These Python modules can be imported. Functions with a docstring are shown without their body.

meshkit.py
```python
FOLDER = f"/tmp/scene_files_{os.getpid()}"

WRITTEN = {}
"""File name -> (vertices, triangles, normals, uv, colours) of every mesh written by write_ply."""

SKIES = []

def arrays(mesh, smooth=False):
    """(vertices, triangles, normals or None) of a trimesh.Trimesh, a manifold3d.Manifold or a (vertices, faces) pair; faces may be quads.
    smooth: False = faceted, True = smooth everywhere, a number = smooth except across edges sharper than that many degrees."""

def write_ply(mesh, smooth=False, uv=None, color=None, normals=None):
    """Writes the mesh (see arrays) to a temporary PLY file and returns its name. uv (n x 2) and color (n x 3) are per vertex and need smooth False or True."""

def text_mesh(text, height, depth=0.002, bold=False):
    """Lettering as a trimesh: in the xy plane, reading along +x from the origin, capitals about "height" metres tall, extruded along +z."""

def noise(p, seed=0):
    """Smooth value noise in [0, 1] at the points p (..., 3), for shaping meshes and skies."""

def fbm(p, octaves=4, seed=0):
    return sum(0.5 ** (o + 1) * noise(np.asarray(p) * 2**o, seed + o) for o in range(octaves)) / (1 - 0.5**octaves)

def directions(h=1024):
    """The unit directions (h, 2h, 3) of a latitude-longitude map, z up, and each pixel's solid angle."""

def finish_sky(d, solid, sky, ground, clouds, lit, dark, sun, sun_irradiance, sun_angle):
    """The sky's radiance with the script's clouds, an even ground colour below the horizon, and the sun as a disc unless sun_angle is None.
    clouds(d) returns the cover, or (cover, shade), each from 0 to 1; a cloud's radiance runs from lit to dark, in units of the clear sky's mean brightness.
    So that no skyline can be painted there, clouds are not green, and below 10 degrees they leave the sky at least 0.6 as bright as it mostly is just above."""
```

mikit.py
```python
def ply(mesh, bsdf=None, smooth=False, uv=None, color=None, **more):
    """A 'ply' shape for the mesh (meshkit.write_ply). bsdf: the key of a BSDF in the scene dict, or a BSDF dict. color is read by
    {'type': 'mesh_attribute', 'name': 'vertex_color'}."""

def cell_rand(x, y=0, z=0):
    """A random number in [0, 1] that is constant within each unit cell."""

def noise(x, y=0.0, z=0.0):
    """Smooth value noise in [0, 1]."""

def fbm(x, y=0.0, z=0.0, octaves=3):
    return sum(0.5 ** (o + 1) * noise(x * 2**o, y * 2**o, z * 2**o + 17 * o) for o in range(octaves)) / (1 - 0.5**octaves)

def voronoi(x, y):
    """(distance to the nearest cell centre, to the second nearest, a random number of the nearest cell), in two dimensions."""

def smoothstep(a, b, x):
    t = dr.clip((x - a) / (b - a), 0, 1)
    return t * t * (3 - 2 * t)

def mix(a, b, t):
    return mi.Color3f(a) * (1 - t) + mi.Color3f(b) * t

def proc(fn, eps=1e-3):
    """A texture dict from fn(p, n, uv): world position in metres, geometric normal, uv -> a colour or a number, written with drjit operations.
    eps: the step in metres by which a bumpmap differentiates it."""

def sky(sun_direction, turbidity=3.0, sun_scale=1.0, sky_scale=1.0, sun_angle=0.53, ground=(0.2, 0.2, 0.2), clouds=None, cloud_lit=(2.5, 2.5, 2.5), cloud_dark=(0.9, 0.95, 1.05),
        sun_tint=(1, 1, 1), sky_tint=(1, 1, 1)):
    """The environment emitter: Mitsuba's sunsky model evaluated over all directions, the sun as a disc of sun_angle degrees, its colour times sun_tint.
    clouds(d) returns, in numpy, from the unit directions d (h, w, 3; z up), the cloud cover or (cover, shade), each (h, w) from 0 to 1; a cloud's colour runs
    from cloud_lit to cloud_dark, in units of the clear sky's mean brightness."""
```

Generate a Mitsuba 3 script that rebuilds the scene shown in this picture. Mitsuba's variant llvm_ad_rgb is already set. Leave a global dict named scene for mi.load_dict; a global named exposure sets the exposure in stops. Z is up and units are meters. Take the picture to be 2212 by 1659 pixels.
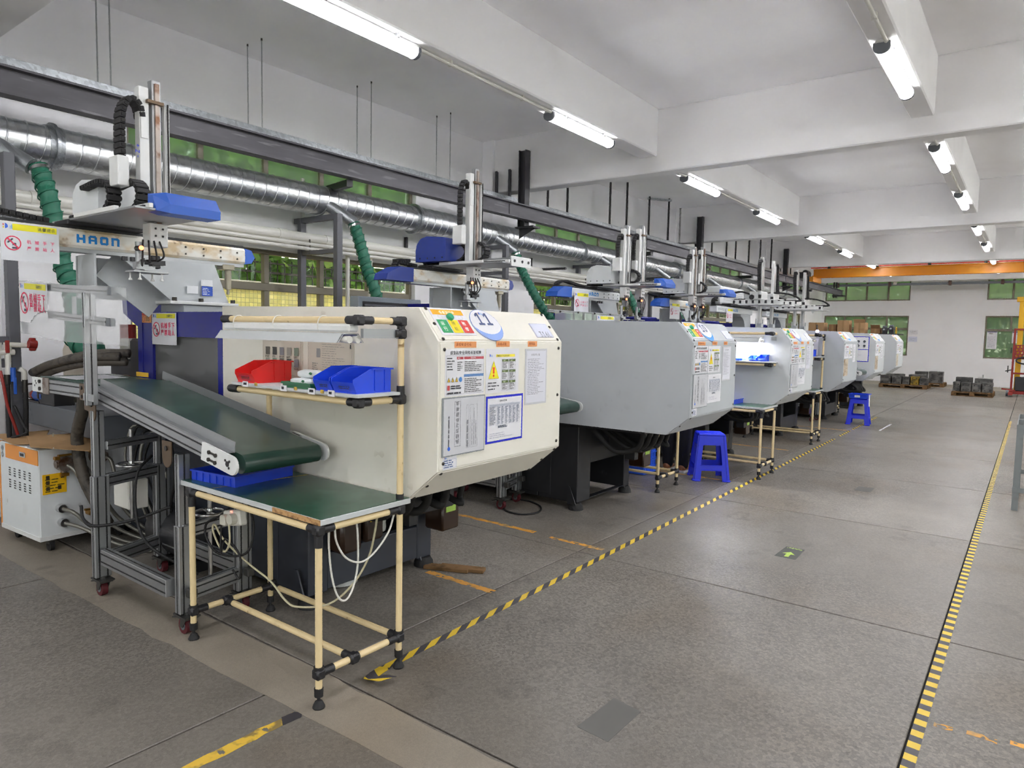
import math, random
import numpy as np, trimesh, drjit as dr, mitsuba as mi, mikit, meshkit
from shapely.geometry import Polygon
from shapely.ops import unary_union
from shapely import affinity

random.seed(7); rng = np.random.default_rng(7)
V = lambda *a: np.array(a, float)
scene, labels = {}, {}

# ------------------------------------------------------------------ camera, sky, lamps' strength, exposure
RIGHT, DOWN, FWD = V(0.79657818, 0.60419842, 0.02018606), V(0.06190417, -0.04830826, -0.99691233), V(-0.60135769, 0.79536821, -0.07588371)
EYE = V(0, 0, 1.55)
scene['camera'] = {'type': 'perspective', 'fov': 73.3044, 'fov_axis': 'x', 'near_clip': 0.05, 'far_clip': 300.0,
                   'to_world': mi.ScalarTransform4f().look_at(origin=EYE.tolist(), target=(EYE + FWD).tolist(), up=(-DOWN).tolist())}
exposure = 0.16
LAMP = 60.0            # radiance of the ceiling tubes' diffusers
LAMP_COL = (0.965, 0.965, 1.0)
BENCH_LAMP = 260.0
def _clouds(d):
    return np.clip(meshkit.fbm(d * 3.0 + 5, 4, 3) * 1.5 + 0.15, 0, 1)
scene['sky'] = {**mikit.sky([0.35, 0.5, 0.8], turbidity=5.0, sun_scale=6.0, sky_scale=12.0, clouds=_clouds, cloud_lit=(1.6, 1.6, 1.6), cloud_dark=(1.1, 1.1, 1.15)), 'sampling_weight': 3.0}

# ------------------------------------------------------------------ colours and materials
def hx(s):
    c = np.array([int(s[i:i + 2], 16) for i in (0, 2, 4)]) / 255.0
    return np.where(c <= 0.04045, c / 12.92, ((c + 0.055) / 1.055) ** 2.4).tolist()
def rgb(c): return {'type': 'rgb', 'value': list(map(float, hx(c) if isinstance(c, str) else c))}
def pri(c, rough=0.5, metal=0.0, spec=0.5, **k):
    b = c if isinstance(c, dict) else rgb(c)
    return {'type': 'twosided', 'bsdf': {'type': 'principled', 'base_color': b, 'roughness': rough, 'metallic': metal, 'specular': spec, **k}}
P3, C3 = mi.Point3f, mi.Color3f
noise, fbm, vor, mix, sstep, crand = mikit.noise, mikit.fbm, mikit.voronoi, mikit.mix, mikit.smoothstep, mikit.cell_rand

def f_floor(tint, chip):
    tint = np.array(hx(tint))
    def fn(p, n, uv):
        d, d2, r = vor(p.x * 85, p.y * 85)
        r2 = crand(dr.floor(p.x * 260), dr.floor(p.y * 260))
        big = fbm(p.x * 0.9 + 3, p.y * 0.9, 1.7, 4)
        mid = fbm(p.x * 5 + 9, p.y * 5, 4.2, 3)
        spots = sstep(0.80, 0.86, noise(p.x * 4.1 + 40, p.y * 4.3, 8.0)) * sstep(0.4, 0.7, noise(p.x * 19, p.y * 19, 2.0))
        wear = sstep(0.35, 0.7, fbm(p.x * 0.55 + 11, p.y * 0.55 + 2, 6.0, 3))
        k = 0.72 + 0.34 * big + 0.22 * (mid - 0.5) + chip * (0.35 + 0.65 * wear) * (0.52 * (r - 0.42) - 0.22 * sstep(0.0, 0.25, 0.25 - (d2 - d))) + 0.10 * (r2 - 0.5)
        c = C3(*[float(x) for x in tint]) * k
        brown = sstep(0.55, 0.8, fbm(p.x * 1.4 + 30, p.y * 1.4 + 12, 3.0, 3))
        c = mix(c, c * C3(0.86, 0.78, 0.68), brown * 0.55)
        return mix(c, c * 0.45, spots * 0.25)
    return fn
def f_blotch(a, b, s=6.0, amt=1.0, lo=0.45, hi=0.75, oct=4):
    a, b = hx(a), hx(b)
    def fn(p, n, uv):
        return mix(a, b, amt * sstep(lo, hi, fbm(p.x * s + 3, p.y * s + 1, p.z * s + 7, oct)))
    return fn
def f_scuff(a, b, s=5.0, amt=0.6, fine=40.0):
    a, b = hx(a), hx(b)
    def fn(p, n, uv):
        big = sstep(0.6, 0.8, fbm(p.x * s + 3, p.y * s + 1, p.z * s + 7, 3))
        sp = sstep(0.74, 0.8, noise(p.x * fine, p.y * fine, p.z * fine * 0.6))
        return mix(a, b, dr.clip(amt * (0.30 * big + sp * big), 0, 1))
    return fn
def f_spangle(base, var, s=45.0):
    base = hx(base)
    def fn(p, n, uv):
        d, d2, r = vor((p.x + p.z) * s, (p.y + 0.37 * p.z) * s)
        return C3(*base) * (1 - var + 2 * var * r)
    return fn
def f_duct(p, n, uv):
    d, d2, r = vor((p.x * 0.7 + p.z) * 30, p.y * 30)
    return C3(0.80, 0.82, 0.84) * (0.80 + 0.30 * r) * (0.85 + 0.3 * noise(p.x * 3, p.y * 2.3, p.z * 3))
def f_cardboard(p, n, uv):
    return C3(*hx('a58562')) * (0.9 + 0.2 * fbm(p.x * 12, p.y * 12, p.z * 12, 3))
def f_rust(p, n, uv):
    a = sstep(0.42, 0.75, fbm(p.x * 7 + 1, p.y * 9, p.z * 11 + 4, 4))
    b = sstep(0.6, 0.8, fbm(p.x * 20 + 1, p.y * 26, p.z * 22 + 4, 3))
    c = mix(hx('d9d7cf'), hx('b99a5e'), a * 0.75)
    return mix(c, hx('6d4a26'), b * a * 0.8)
def f_leaf(p, n, uv):
    r = noise(p.x * 3.7, p.y * 3.7, p.z * 3.7)
    return mix((0.10, 0.24, 0.05), (0.30, 0.46, 0.12), r)
def f_tile(p, n, uv):
    g = sstep(0.03, 0.10, dr.minimum(dr.abs(p.y * 16 - dr.floor(p.y * 16) - 0.5) * -1 + 0.5, dr.abs(p.z * 16 - dr.floor(p.z * 16) - 0.5) * -1 + 0.5))
    r = crand(dr.floor(p.y * 16), dr.floor(p.z * 16))
    return mix((0.45, 0.40, 0.16), C3(0.80, 0.70, 0.25) * (0.8 + 0.3 * r), g)
def f_steel(p, n, uv):
    return C3(0.058, 0.056, 0.062) * (0.65 + 0.9 * fbm(p.x * 5, p.y * 2.2, p.z * 9, 4)) + C3(0.05, 0.05, 0.05) * sstep(0.62, 0.75, fbm(p.x * 9, p.y * 4, p.z * 30, 3))
def f_mould(p, n, uv):
    return mix((0.045, 0.044, 0.042), (0.15, 0.145, 0.135), sstep(0.35, 0.7, fbm(p.x * 8, p.y * 8, p.z * 8, 4)))

def mat(name, b): scene[name] = b
def frost(c, b, dt=1.0):
    return {'type': 'principledthin', 'base_color': rgb(c), 'roughness': b, 'spec_trans': 0.72, 'diff_trans': dt, 'eta': 1.3}
px = mikit.proc
mat('m_wall', pri(px(f_blotch('f0eff1', 'e8e7e9', 1.6, 0.5)), 0.75, spec=0.2))
mat('m_ceiling', pri(px(f_blotch('f0eff0', 'e6e4e5', 1.1, 0.6)), 0.85, spec=0.15))
mat('m_floor_a', pri(px(f_floor('706b64', 1.0)), 0.42, spec=0.35))
mat('m_floor_b', pri(px(f_floor('78736c', 0.7)), 0.40, spec=0.35))
mat('m_floor_new', pri(px(f_floor('8a8276', 0.18)), 0.55, spec=0.3))
mat('m_soil', pri('262422', 0.9))
mat('m_duct', pri(px(f_duct), 0.34, metal=1.0))
mat('m_galv', pri(px(f_spangle('9fa3a6', 0.25)), 0.42, metal=0.85))
mat('m_steel', pri(px(f_steel), 0.55, spec=0.3))
mat('m_black', pri('17171a', 0.45))
mat('m_rubber', pri('101011', 0.7))
mat('m_alu', pri('a6a8aa', 0.42, metal=0.85))
mat('m_groove', pri('2a2b2c', 0.6, metal=0.5))
mat('m_chrome', pri('c9c9c9', 0.18, metal=1.0))
mat('m_bolt', pri('3c3a37', 0.4, metal=0.8))
mat('m_pvc', pri('d9d7d0', 0.35))
mat('m_cream', pri(px(f_scuff('dedacf', 'b0a896', 5, 0.35)), 0.42))
mat('m_grey', pri(px(f_scuff('abafb3', '8f9294', 5, 0.2)), 0.45))
mat('m_light_grey', pri(px(f_scuff('bfc2c4', 'a0a2a4', 5, 0.2)), 0.45))
mat('m_navy', pri('171b72', 0.38))
mat('m_slate', pri(px(f_scuff('2c3038', '55585c', 6, 0.4)), 0.45))
mat('m_machine_black', pri(px(f_scuff('1a1b1e', '34353a', 6, 0.4)), 0.45))
mat('m_machine_grey', pri(px(f_scuff('5c6065', '45484c', 6, 0.5)), 0.5))
mat('m_pipe_beige', pri(px(f_scuff('dbc598', '7d6336', 14, 0.75, 70)), 0.36))
mat('m_green_mat', pri(px(f_blotch('1c3d2e', '24493a', 7, 0.7)), 0.22, spec=0.6))
mat('m_belt', pri(px(f_blotch('1d332c', '263f36', 5, 0.8)), 0.25, spec=0.55))
mat('m_blue_plastic', pri('1a3fc4', 0.35))
mat('m_stool_blue', pri('1528c8', 0.33))
mat('m_red_plastic', pri('c81f1c', 0.35))
mat('m_green_plastic', pri('1f5a3a', 0.4))
mat('m_white', pri(px(f_scuff('d3d6d8', 'a9a9a6', 7, 0.5)), 0.38))
mat('m_white_metal', pri('d8d9d8', 0.35))
mat('m_rusty', pri(px(f_rust), 0.45))
mat('m_robot_blue', pri('2050a6', 0.42))
mat('m_robot_navy', pri('1b2d72', 0.42))
mat('m_robot_grey', pri(px(f_scuff('b4b8bb', '94979a', 5, 0.4)), 0.45))
mat('m_board_grey', pri('82868a', 0.5))  # plain grey of the instruction board backing
mat('m_paper', pri('dcdbe0', 0.45, spec=0.4))
mat('m_print', pri({'type': 'mesh_attribute', 'name': 'vertex_color'}, 0.5, spec=0.35))
mat('m_floor_print', pri({'type': 'mesh_attribute', 'name': 'vertex_color'}, 0.6, spec=0.2))
mat('m_crane', pri('cb800f', 0.42))
mat('m_crane_red', pri('d3402a', 0.45))
mat('m_yellow', pri('dfae16', 0.45))
mat('m_orange', pri('d98b3a', 0.5))
mat('m_rust_red', pri('7d1c16', 0.45))
mat('m_card', pri(px(f_cardboard), 0.85, spec=0.1))
mat('m_wood', pri(px(f_blotch('6e553a', '40301f', 14, 0.9)), 0.85, spec=0.15))
mat('m_mould', pri(px(f_mould), 0.45, metal=0.6))
mat('m_hose_green', pri('185a45', 0.55))
mat('m_hose_wrap', pri(px(f_blotch('4a443c', '2b2722', 18, 1.0)), 0.6))
mat('m_beige_panel', pri('c4bbab', 0.5))
mat('m_brass', pri('a57a35', 0.35, metal=0.8))
mat('m_white_block', pri(px(f_scuff('dcd9d2', 'a8a39a', 8, 0.6)), 0.6))
mat('m_amber', pri('28180d', 0.2))
mat('m_skin', pri('9a7056', 0.55))
mat('m_cloth', pri('1b1b20', 0.85, spec=0.1))
mat('m_frame', pri('6f6a5c', 0.45, metal=0.3))
mat('m_leaf', {'type': 'principledthin', 'base_color': px(f_leaf), 'roughness': 0.5, 'diff_trans': 0.9})
mat('m_trunk', pri('4a3a2a', 0.9))
mat('m_tile', pri(px(f_tile), 0.5))
mat('m_outside', pri('b5b0a0', 0.8))
mat('m_machine_slate', pri('4a4b50', 0.5))
mat('m_rust_brown', pri('4b332a', 0.6))
mat('m_green_label', pri('8fae4a', 0.5))
mat('m_blue_frame', pri('1a22b0', 0.4))
mat('m_orange_paper', pri('d9935c', 0.6))
mat('m_knob_green', pri('22936a', 0.3))
mat('m_plate_rim', pri('7f92c4', 0.4))
mat('m_paper_blue', pri('cfd2e4', 0.4))
mat('m_brown_board', pri(px(f_blotch('b9ab98', '8a7354', 9, 1.0)), 0.6))
mat('m_board_pale', pri('c9c0b3', 0.5))
mat('m_rail_rust', pri(px(f_blotch('8a8078', '5a3a22', 16, 1.0)), 0.35, metal=0.7))
mat('m_brown_metal', pri('5b4a38', 0.45, metal=0.6))
mat('m_amber_clear', pri('9a937f', 0.25))
mat('m_edge_white', pri('b9bcbd', 0.45))
mat('m_chipboard', pri(px(f_blotch('b08a5c', '7d5a36', 60, 1.0)), 0.8))
mat('m_bag', pri('d6dadb', 0.3))
mat('m_plug', pri('c9c6bb', 0.4))
mat('m_cord_beige', pri('bdb596', 0.45))
mat('m_caster_red', pri('4a121a', 0.5))
mat('m_dark_zinc', pri('4c4c4a', 0.4, metal=0.7))
mat('m_gloss_paper', pri('dadbe2', 0.12, spec=0.6))
mat('m_crate_blue', pri('3465d8', 0.4))
mat('m_shoe', pri('6f4326', 0.5))
mat('m_cabinet_grey', pri('7f8890', 0.45))
mat('m_tape_brown', pri('8a6a42', 0.4))
mat('m_card_dark', pri('7a5c40', 0.85, spec=0.1))
mat('m_mould_yellow', pri(px(f_blotch('8d7324', '4f441f', 9, 1.0)), 0.5, metal=0.3))
mat('m_frame_grey', pri(px(f_scuff('6f7474', '53433a', 9, 0.6)), 0.5))
mat('m_hose_steel', pri('85837c', 0.4, metal=0.6))
mat('m_paper_grey', pri('c3c3c8', 0.3, spec=0.4))
mat('m_outside_dark', pri('5d5c59', 0.75, spec=0.2))
def f_hazard(p, n, uv):
    return mix(hx('3a373b'), hx('cfae34'), sstep(0.48, 0.52, dr.abs(uv.x - dr.floor(uv.x) - 0.5) * 2))
mat('m_hazard', pri(px(f_hazard), 0.5))
mat('m_tape_black', pri('2e2c30', 0.55))
mat('m_tape_yellow', pri('d9b61f', 0.5))
mat('m_tape_yellow_old', pri(px(f_blotch('cda83c', '7d6a3c', 20, 1.0, 0.42, 0.62)), 0.6))
mat('m_line_orange', pri(px(f_blotch('c98f3c', '8f7a58', 18, 0.9)), 0.65))
mat('m_sticker_dark', pri('3d3f3a', 0.6))
mat('m_glass', {'type': 'thindielectric', 'int_ior': 1.5})
mat('m_frost', frost('bfd8ba', 0.09))
mat('m_acrylic', {'type': 'blendbsdf', 'weight': 0.10, 'a': {'type': 'thindielectric', 'int_ior': 1.5}, 'b': {'type': 'twosided', 'bsdf': {'type': 'diffuse', 'reflectance': rgb('e4e8e8')}}})
mat('m_smoke', {'type': 'principledthin', 'base_color': rgb('8f9090'), 'roughness': 0.12, 'spec_trans': 0.55, 'diff_trans': 0.35, 'eta': 1.45})
def glow(c, k): return {'type': 'area', 'radiance': {'type': 'rgb', 'value': [float(x * k) for x in c]}}

# ------------------------------------------------------------------ mesh helpers
def unit(a): a = np.asarray(a, float); return a / np.linalg.norm(a)
class MB:
    def __init__(self): self.v, self.f, self.c, self.n = [], [], [], 0
    def add(self, v, f, col=None):
        v, f = np.asarray(v, float), np.asarray(f, int)
        if f.shape[1] == 4: f = np.vstack([f[:, [0, 1, 2]], f[:, [0, 2, 3]]])
        self.v.append(v); self.f.append(f + self.n); self.n += len(v)
        if col is not None: self.c.append(np.tile(np.asarray(hx(col) if isinstance(col, str) else col, float), (len(v), 1)))
        return self
    def box(self, a, b, bev=0.0, col=None):
        a, b = np.minimum(a, b).astype(float), np.maximum(a, b).astype(float)
        return self.obox((a + b) / 2, np.eye(3), b - a, bev, col)
    def obox(self, c, R, size, bev=0.0, col=None):
        """box centred on c with axes = rows of R"""
        h = np.asarray(size, float) / 2; R = np.asarray(R, float)
        s = np.array([[x, y, z] for x in (-1, 1) for y in (-1, 1) for z in (-1, 1)], float)
        bev = min(bev, 0.45 * 2 * h.min())
        if bev <= 0:
            v = s * h; f = [[0, 1, 3, 2], [4, 6, 7, 5], [0, 4, 5, 1], [2, 3, 7, 6], [0, 2, 6, 4], [1, 5, 7, 3]]
        else:
            v = np.vstack([s * (h - bev * (np.arange(3) != k)) for k in range(3)])
            m = trimesh.convex.convex_hull(v)
            v, f = m.vertices, m.faces
        return self.add(v @ R + c, f, col)
    def bar(self, p, q, w, h, up=(0, 0, 1), bev=0.0, col=None):
        p, q = np.asarray(p, float), np.asarray(q, float)
        x = unit(q - p); up = np.asarray(up, float)
        if abs(x @ up) > 0.99: up = V(1, 0, 0)
        y = unit(np.cross(up, x)); z = np.cross(x, y)
        return self.obox((p + q) / 2, [x, y, z], [np.linalg.norm(q - p), w, h], bev, col)
    def cyl(self, p, q, r, n=16, r2=None, col=None, caps=True):
        p, q = np.asarray(p, float), np.asarray(q, float); r2 = r if r2 is None else r2
        z = unit(q - p); x = unit(np.cross(z, (0, 0, 1) if abs(z[2]) < 0.9 else (1, 0, 0))); y = np.cross(z, x)
        a = np.arange(n) * 2 * np.pi / n; ring = np.cos(a)[:, None] * x + np.sin(a)[:, None] * y
        v = np.vstack([p + ring * r, q + ring * r2, p, q]); i = np.arange(n); j = (i + 1) % n
        f = [np.stack([i, j, j + n], 1), np.stack([i, j + n, i + n], 1)]
        if caps: f += [np.stack([j, i, i * 0 + 2 * n], 1), np.stack([i + n, j + n, i * 0 + 2 * n + 1], 1)]
        return self.add(v, np.vstack(f), col)
    def tube(self, pts, r, n=8, smooth=0, caps=True, col=None):
        p = np.asarray(pts, float)
        if smooth: p = spline(p, smooth)
        t = np.gradient(p, axis=0); t /= np.linalg.norm(t, axis=1, keepdims=True) + 1e-12
        a = np.cross(t[0], (0, 0, 1) if abs(t[0][2]) < 0.9 else (1, 0, 0)); a /= np.linalg.norm(a)
        A = []
        for k in range(len(p)):
            a = a - (a @ t[k]) * t[k]; a = a / (np.linalg.norm(a) + 1e-12); A.append(a)
        A = np.array(A); B = np.cross(t, A); th = np.arange(n) * 2 * np.pi / n
        rr = np.broadcast_to(np.asarray(r, float), (len(p),))
        v = (p[:, None] + rr[:, None, None] * (np.cos(th)[None, :, None] * A[:, None] + np.sin(th)[None, :, None] * B[:, None])).reshape(-1, 3)
        i, j = np.meshgrid(np.arange(len(p) - 1), np.arange(n), indexing='ij')
        f = np.stack([i * n + j, i * n + (j + 1) % n, (i + 1) * n + (j + 1) % n, (i + 1) * n + j], -1).reshape(-1, 4)
        f = np.vstack([f[:, [0, 1, 2]], f[:, [0, 2, 3]]])
        if caps:
            m = len(v); v = np.vstack([v, p[0], p[-1]]); k = np.arange(n); e = (len(p) - 1) * n
            f = np.vstack([f, np.stack([(k + 1) % n, k, k * 0 + m], 1), np.stack([e + k, e + (k + 1) % n, k * 0 + m + 1], 1)])
        return self.add(v, f, col)
    def poly(self, pts, o, u, v, d=0.0, holes=(), col=None):
        """polygon (2-D points or shapely) in the plane o + x u + y v, extruded by d along u x v (d = 0: a single sheet)"""
        g = pts if hasattr(pts, 'geom_type') else Polygon(pts, holes)
        if not g.is_valid: g = g.buffer(0)
        o, u, v = (np.asarray(x, float) for x in (o, u, v)); w = np.cross(u, v)
        for q in getattr(g, 'geoms', [g]):
            if q.area < 1e-10: continue
            if d == 0:
                vv, ff = trimesh.creation.triangulate_polygon(q, engine='earcut')
                vv = np.c_[vv, np.zeros(len(vv))]
            else:
                m = trimesh.creation.extrude_polygon(q, d, engine='earcut'); vv, ff = m.vertices, m.faces
            self.add(o + vv[:, :1] * u + vv[:, 1:2] * v + vv[:, 2:] * w, ff, col)
        return self
    def lathe(self, prof, o, axis=(0, 0, 1), n=20, col=None):
        z = unit(axis); x = unit(np.cross(z, (0, 0, 1) if abs(z[2]) < 0.9 else (1, 0, 0))); y = np.cross(z, x)
        a = np.arange(n) * 2 * np.pi / n; ring = np.cos(a)[:, None] * x + np.sin(a)[:, None] * y; o = np.asarray(o, float)
        v = np.vstack([o + ring * r + z * h for r, h in prof]); k = len(prof)
        i, j = np.meshgrid(np.arange(k - 1), np.arange(n), indexing='ij')
        f = np.stack([i * n + j, i * n + (j + 1) % n, (i + 1) * n + (j + 1) % n, (i + 1) * n + j], -1).reshape(-1, 4)
        return self.add(v, f, col)
    def sphere(self, c, r, sub=2, sc=(1, 1, 1), col=None):
        m = trimesh.creation.icosphere(sub); return self.add(m.vertices * r * np.asarray(sc) + c, m.faces, col)
    def mesh(self, m, col=None): return self.add(m.vertices, m.faces, col)
    def tri(self): return trimesh.Trimesh(np.vstack(self.v), np.vstack(self.f), process=False)
def spline(p, k):
    """Catmull-Rom through p with k steps per span"""
    p = np.asarray(p, float); q = np.vstack([2 * p[0] - p[1], p, 2 * p[-1] - p[-2]]); out = []
    for i in range(1, len(q) - 2):
        for t in np.arange(k) / k:
            a, b, c, d = q[i - 1], q[i], q[i + 1], q[i + 2]
            out.append(0.5 * (2 * b + (c - a) * t + (2 * a - 5 * b + 4 * c - d) * t * t + (3 * b - a - 3 * c + d) * t ** 3))
    return np.vstack([out, p[-1:]])
X, Y, Z = V(1, 0, 0), V(0, 1, 0), V(0, 0, 1)

USED = {}
def numbered(k):
    i = USED.get(k, -1) + 1; USED[k] = i
    return k if i == 0 else f'{k}_{i:03d}'
def thing(name, label, cat, group=None, kind=None):
    k = numbered(name); labels[k] = {'label': label, 'category': cat}
    if group: labels[k]['group'] = group
    if kind: labels[k]['kind'] = kind
    return k
def put(key, mb, m, smooth=False, **more):
    col = np.vstack(mb.c) if mb.c else None
    if mb.c: smooth = False
    scene[key] = mikit.ply(mb.tri(), m, smooth=smooth, color=col, **more)
    return key
def part(par, name, mb, m, smooth=False, label=None, kind=None, **more):
    k = put(numbered(par + '__' + name), mb, m, smooth, **more)
    if label or kind: labels[k] = {**({'label': label} if label else {}), **({'kind': kind} if kind else {})}
    return k
def whole(name, label, cat, mb, m, smooth=False, group=None, kind=None, **more):
    k = thing(name, label, cat, group, kind); put(k, mb, m, smooth, **more); return k
def struct(name, mb, m, label=None, smooth=False):
    k = numbered(name); put(k, mb, m, smooth); labels[k] = {'kind': 'structure', **({'label': label} if label else {})}; return k

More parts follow.
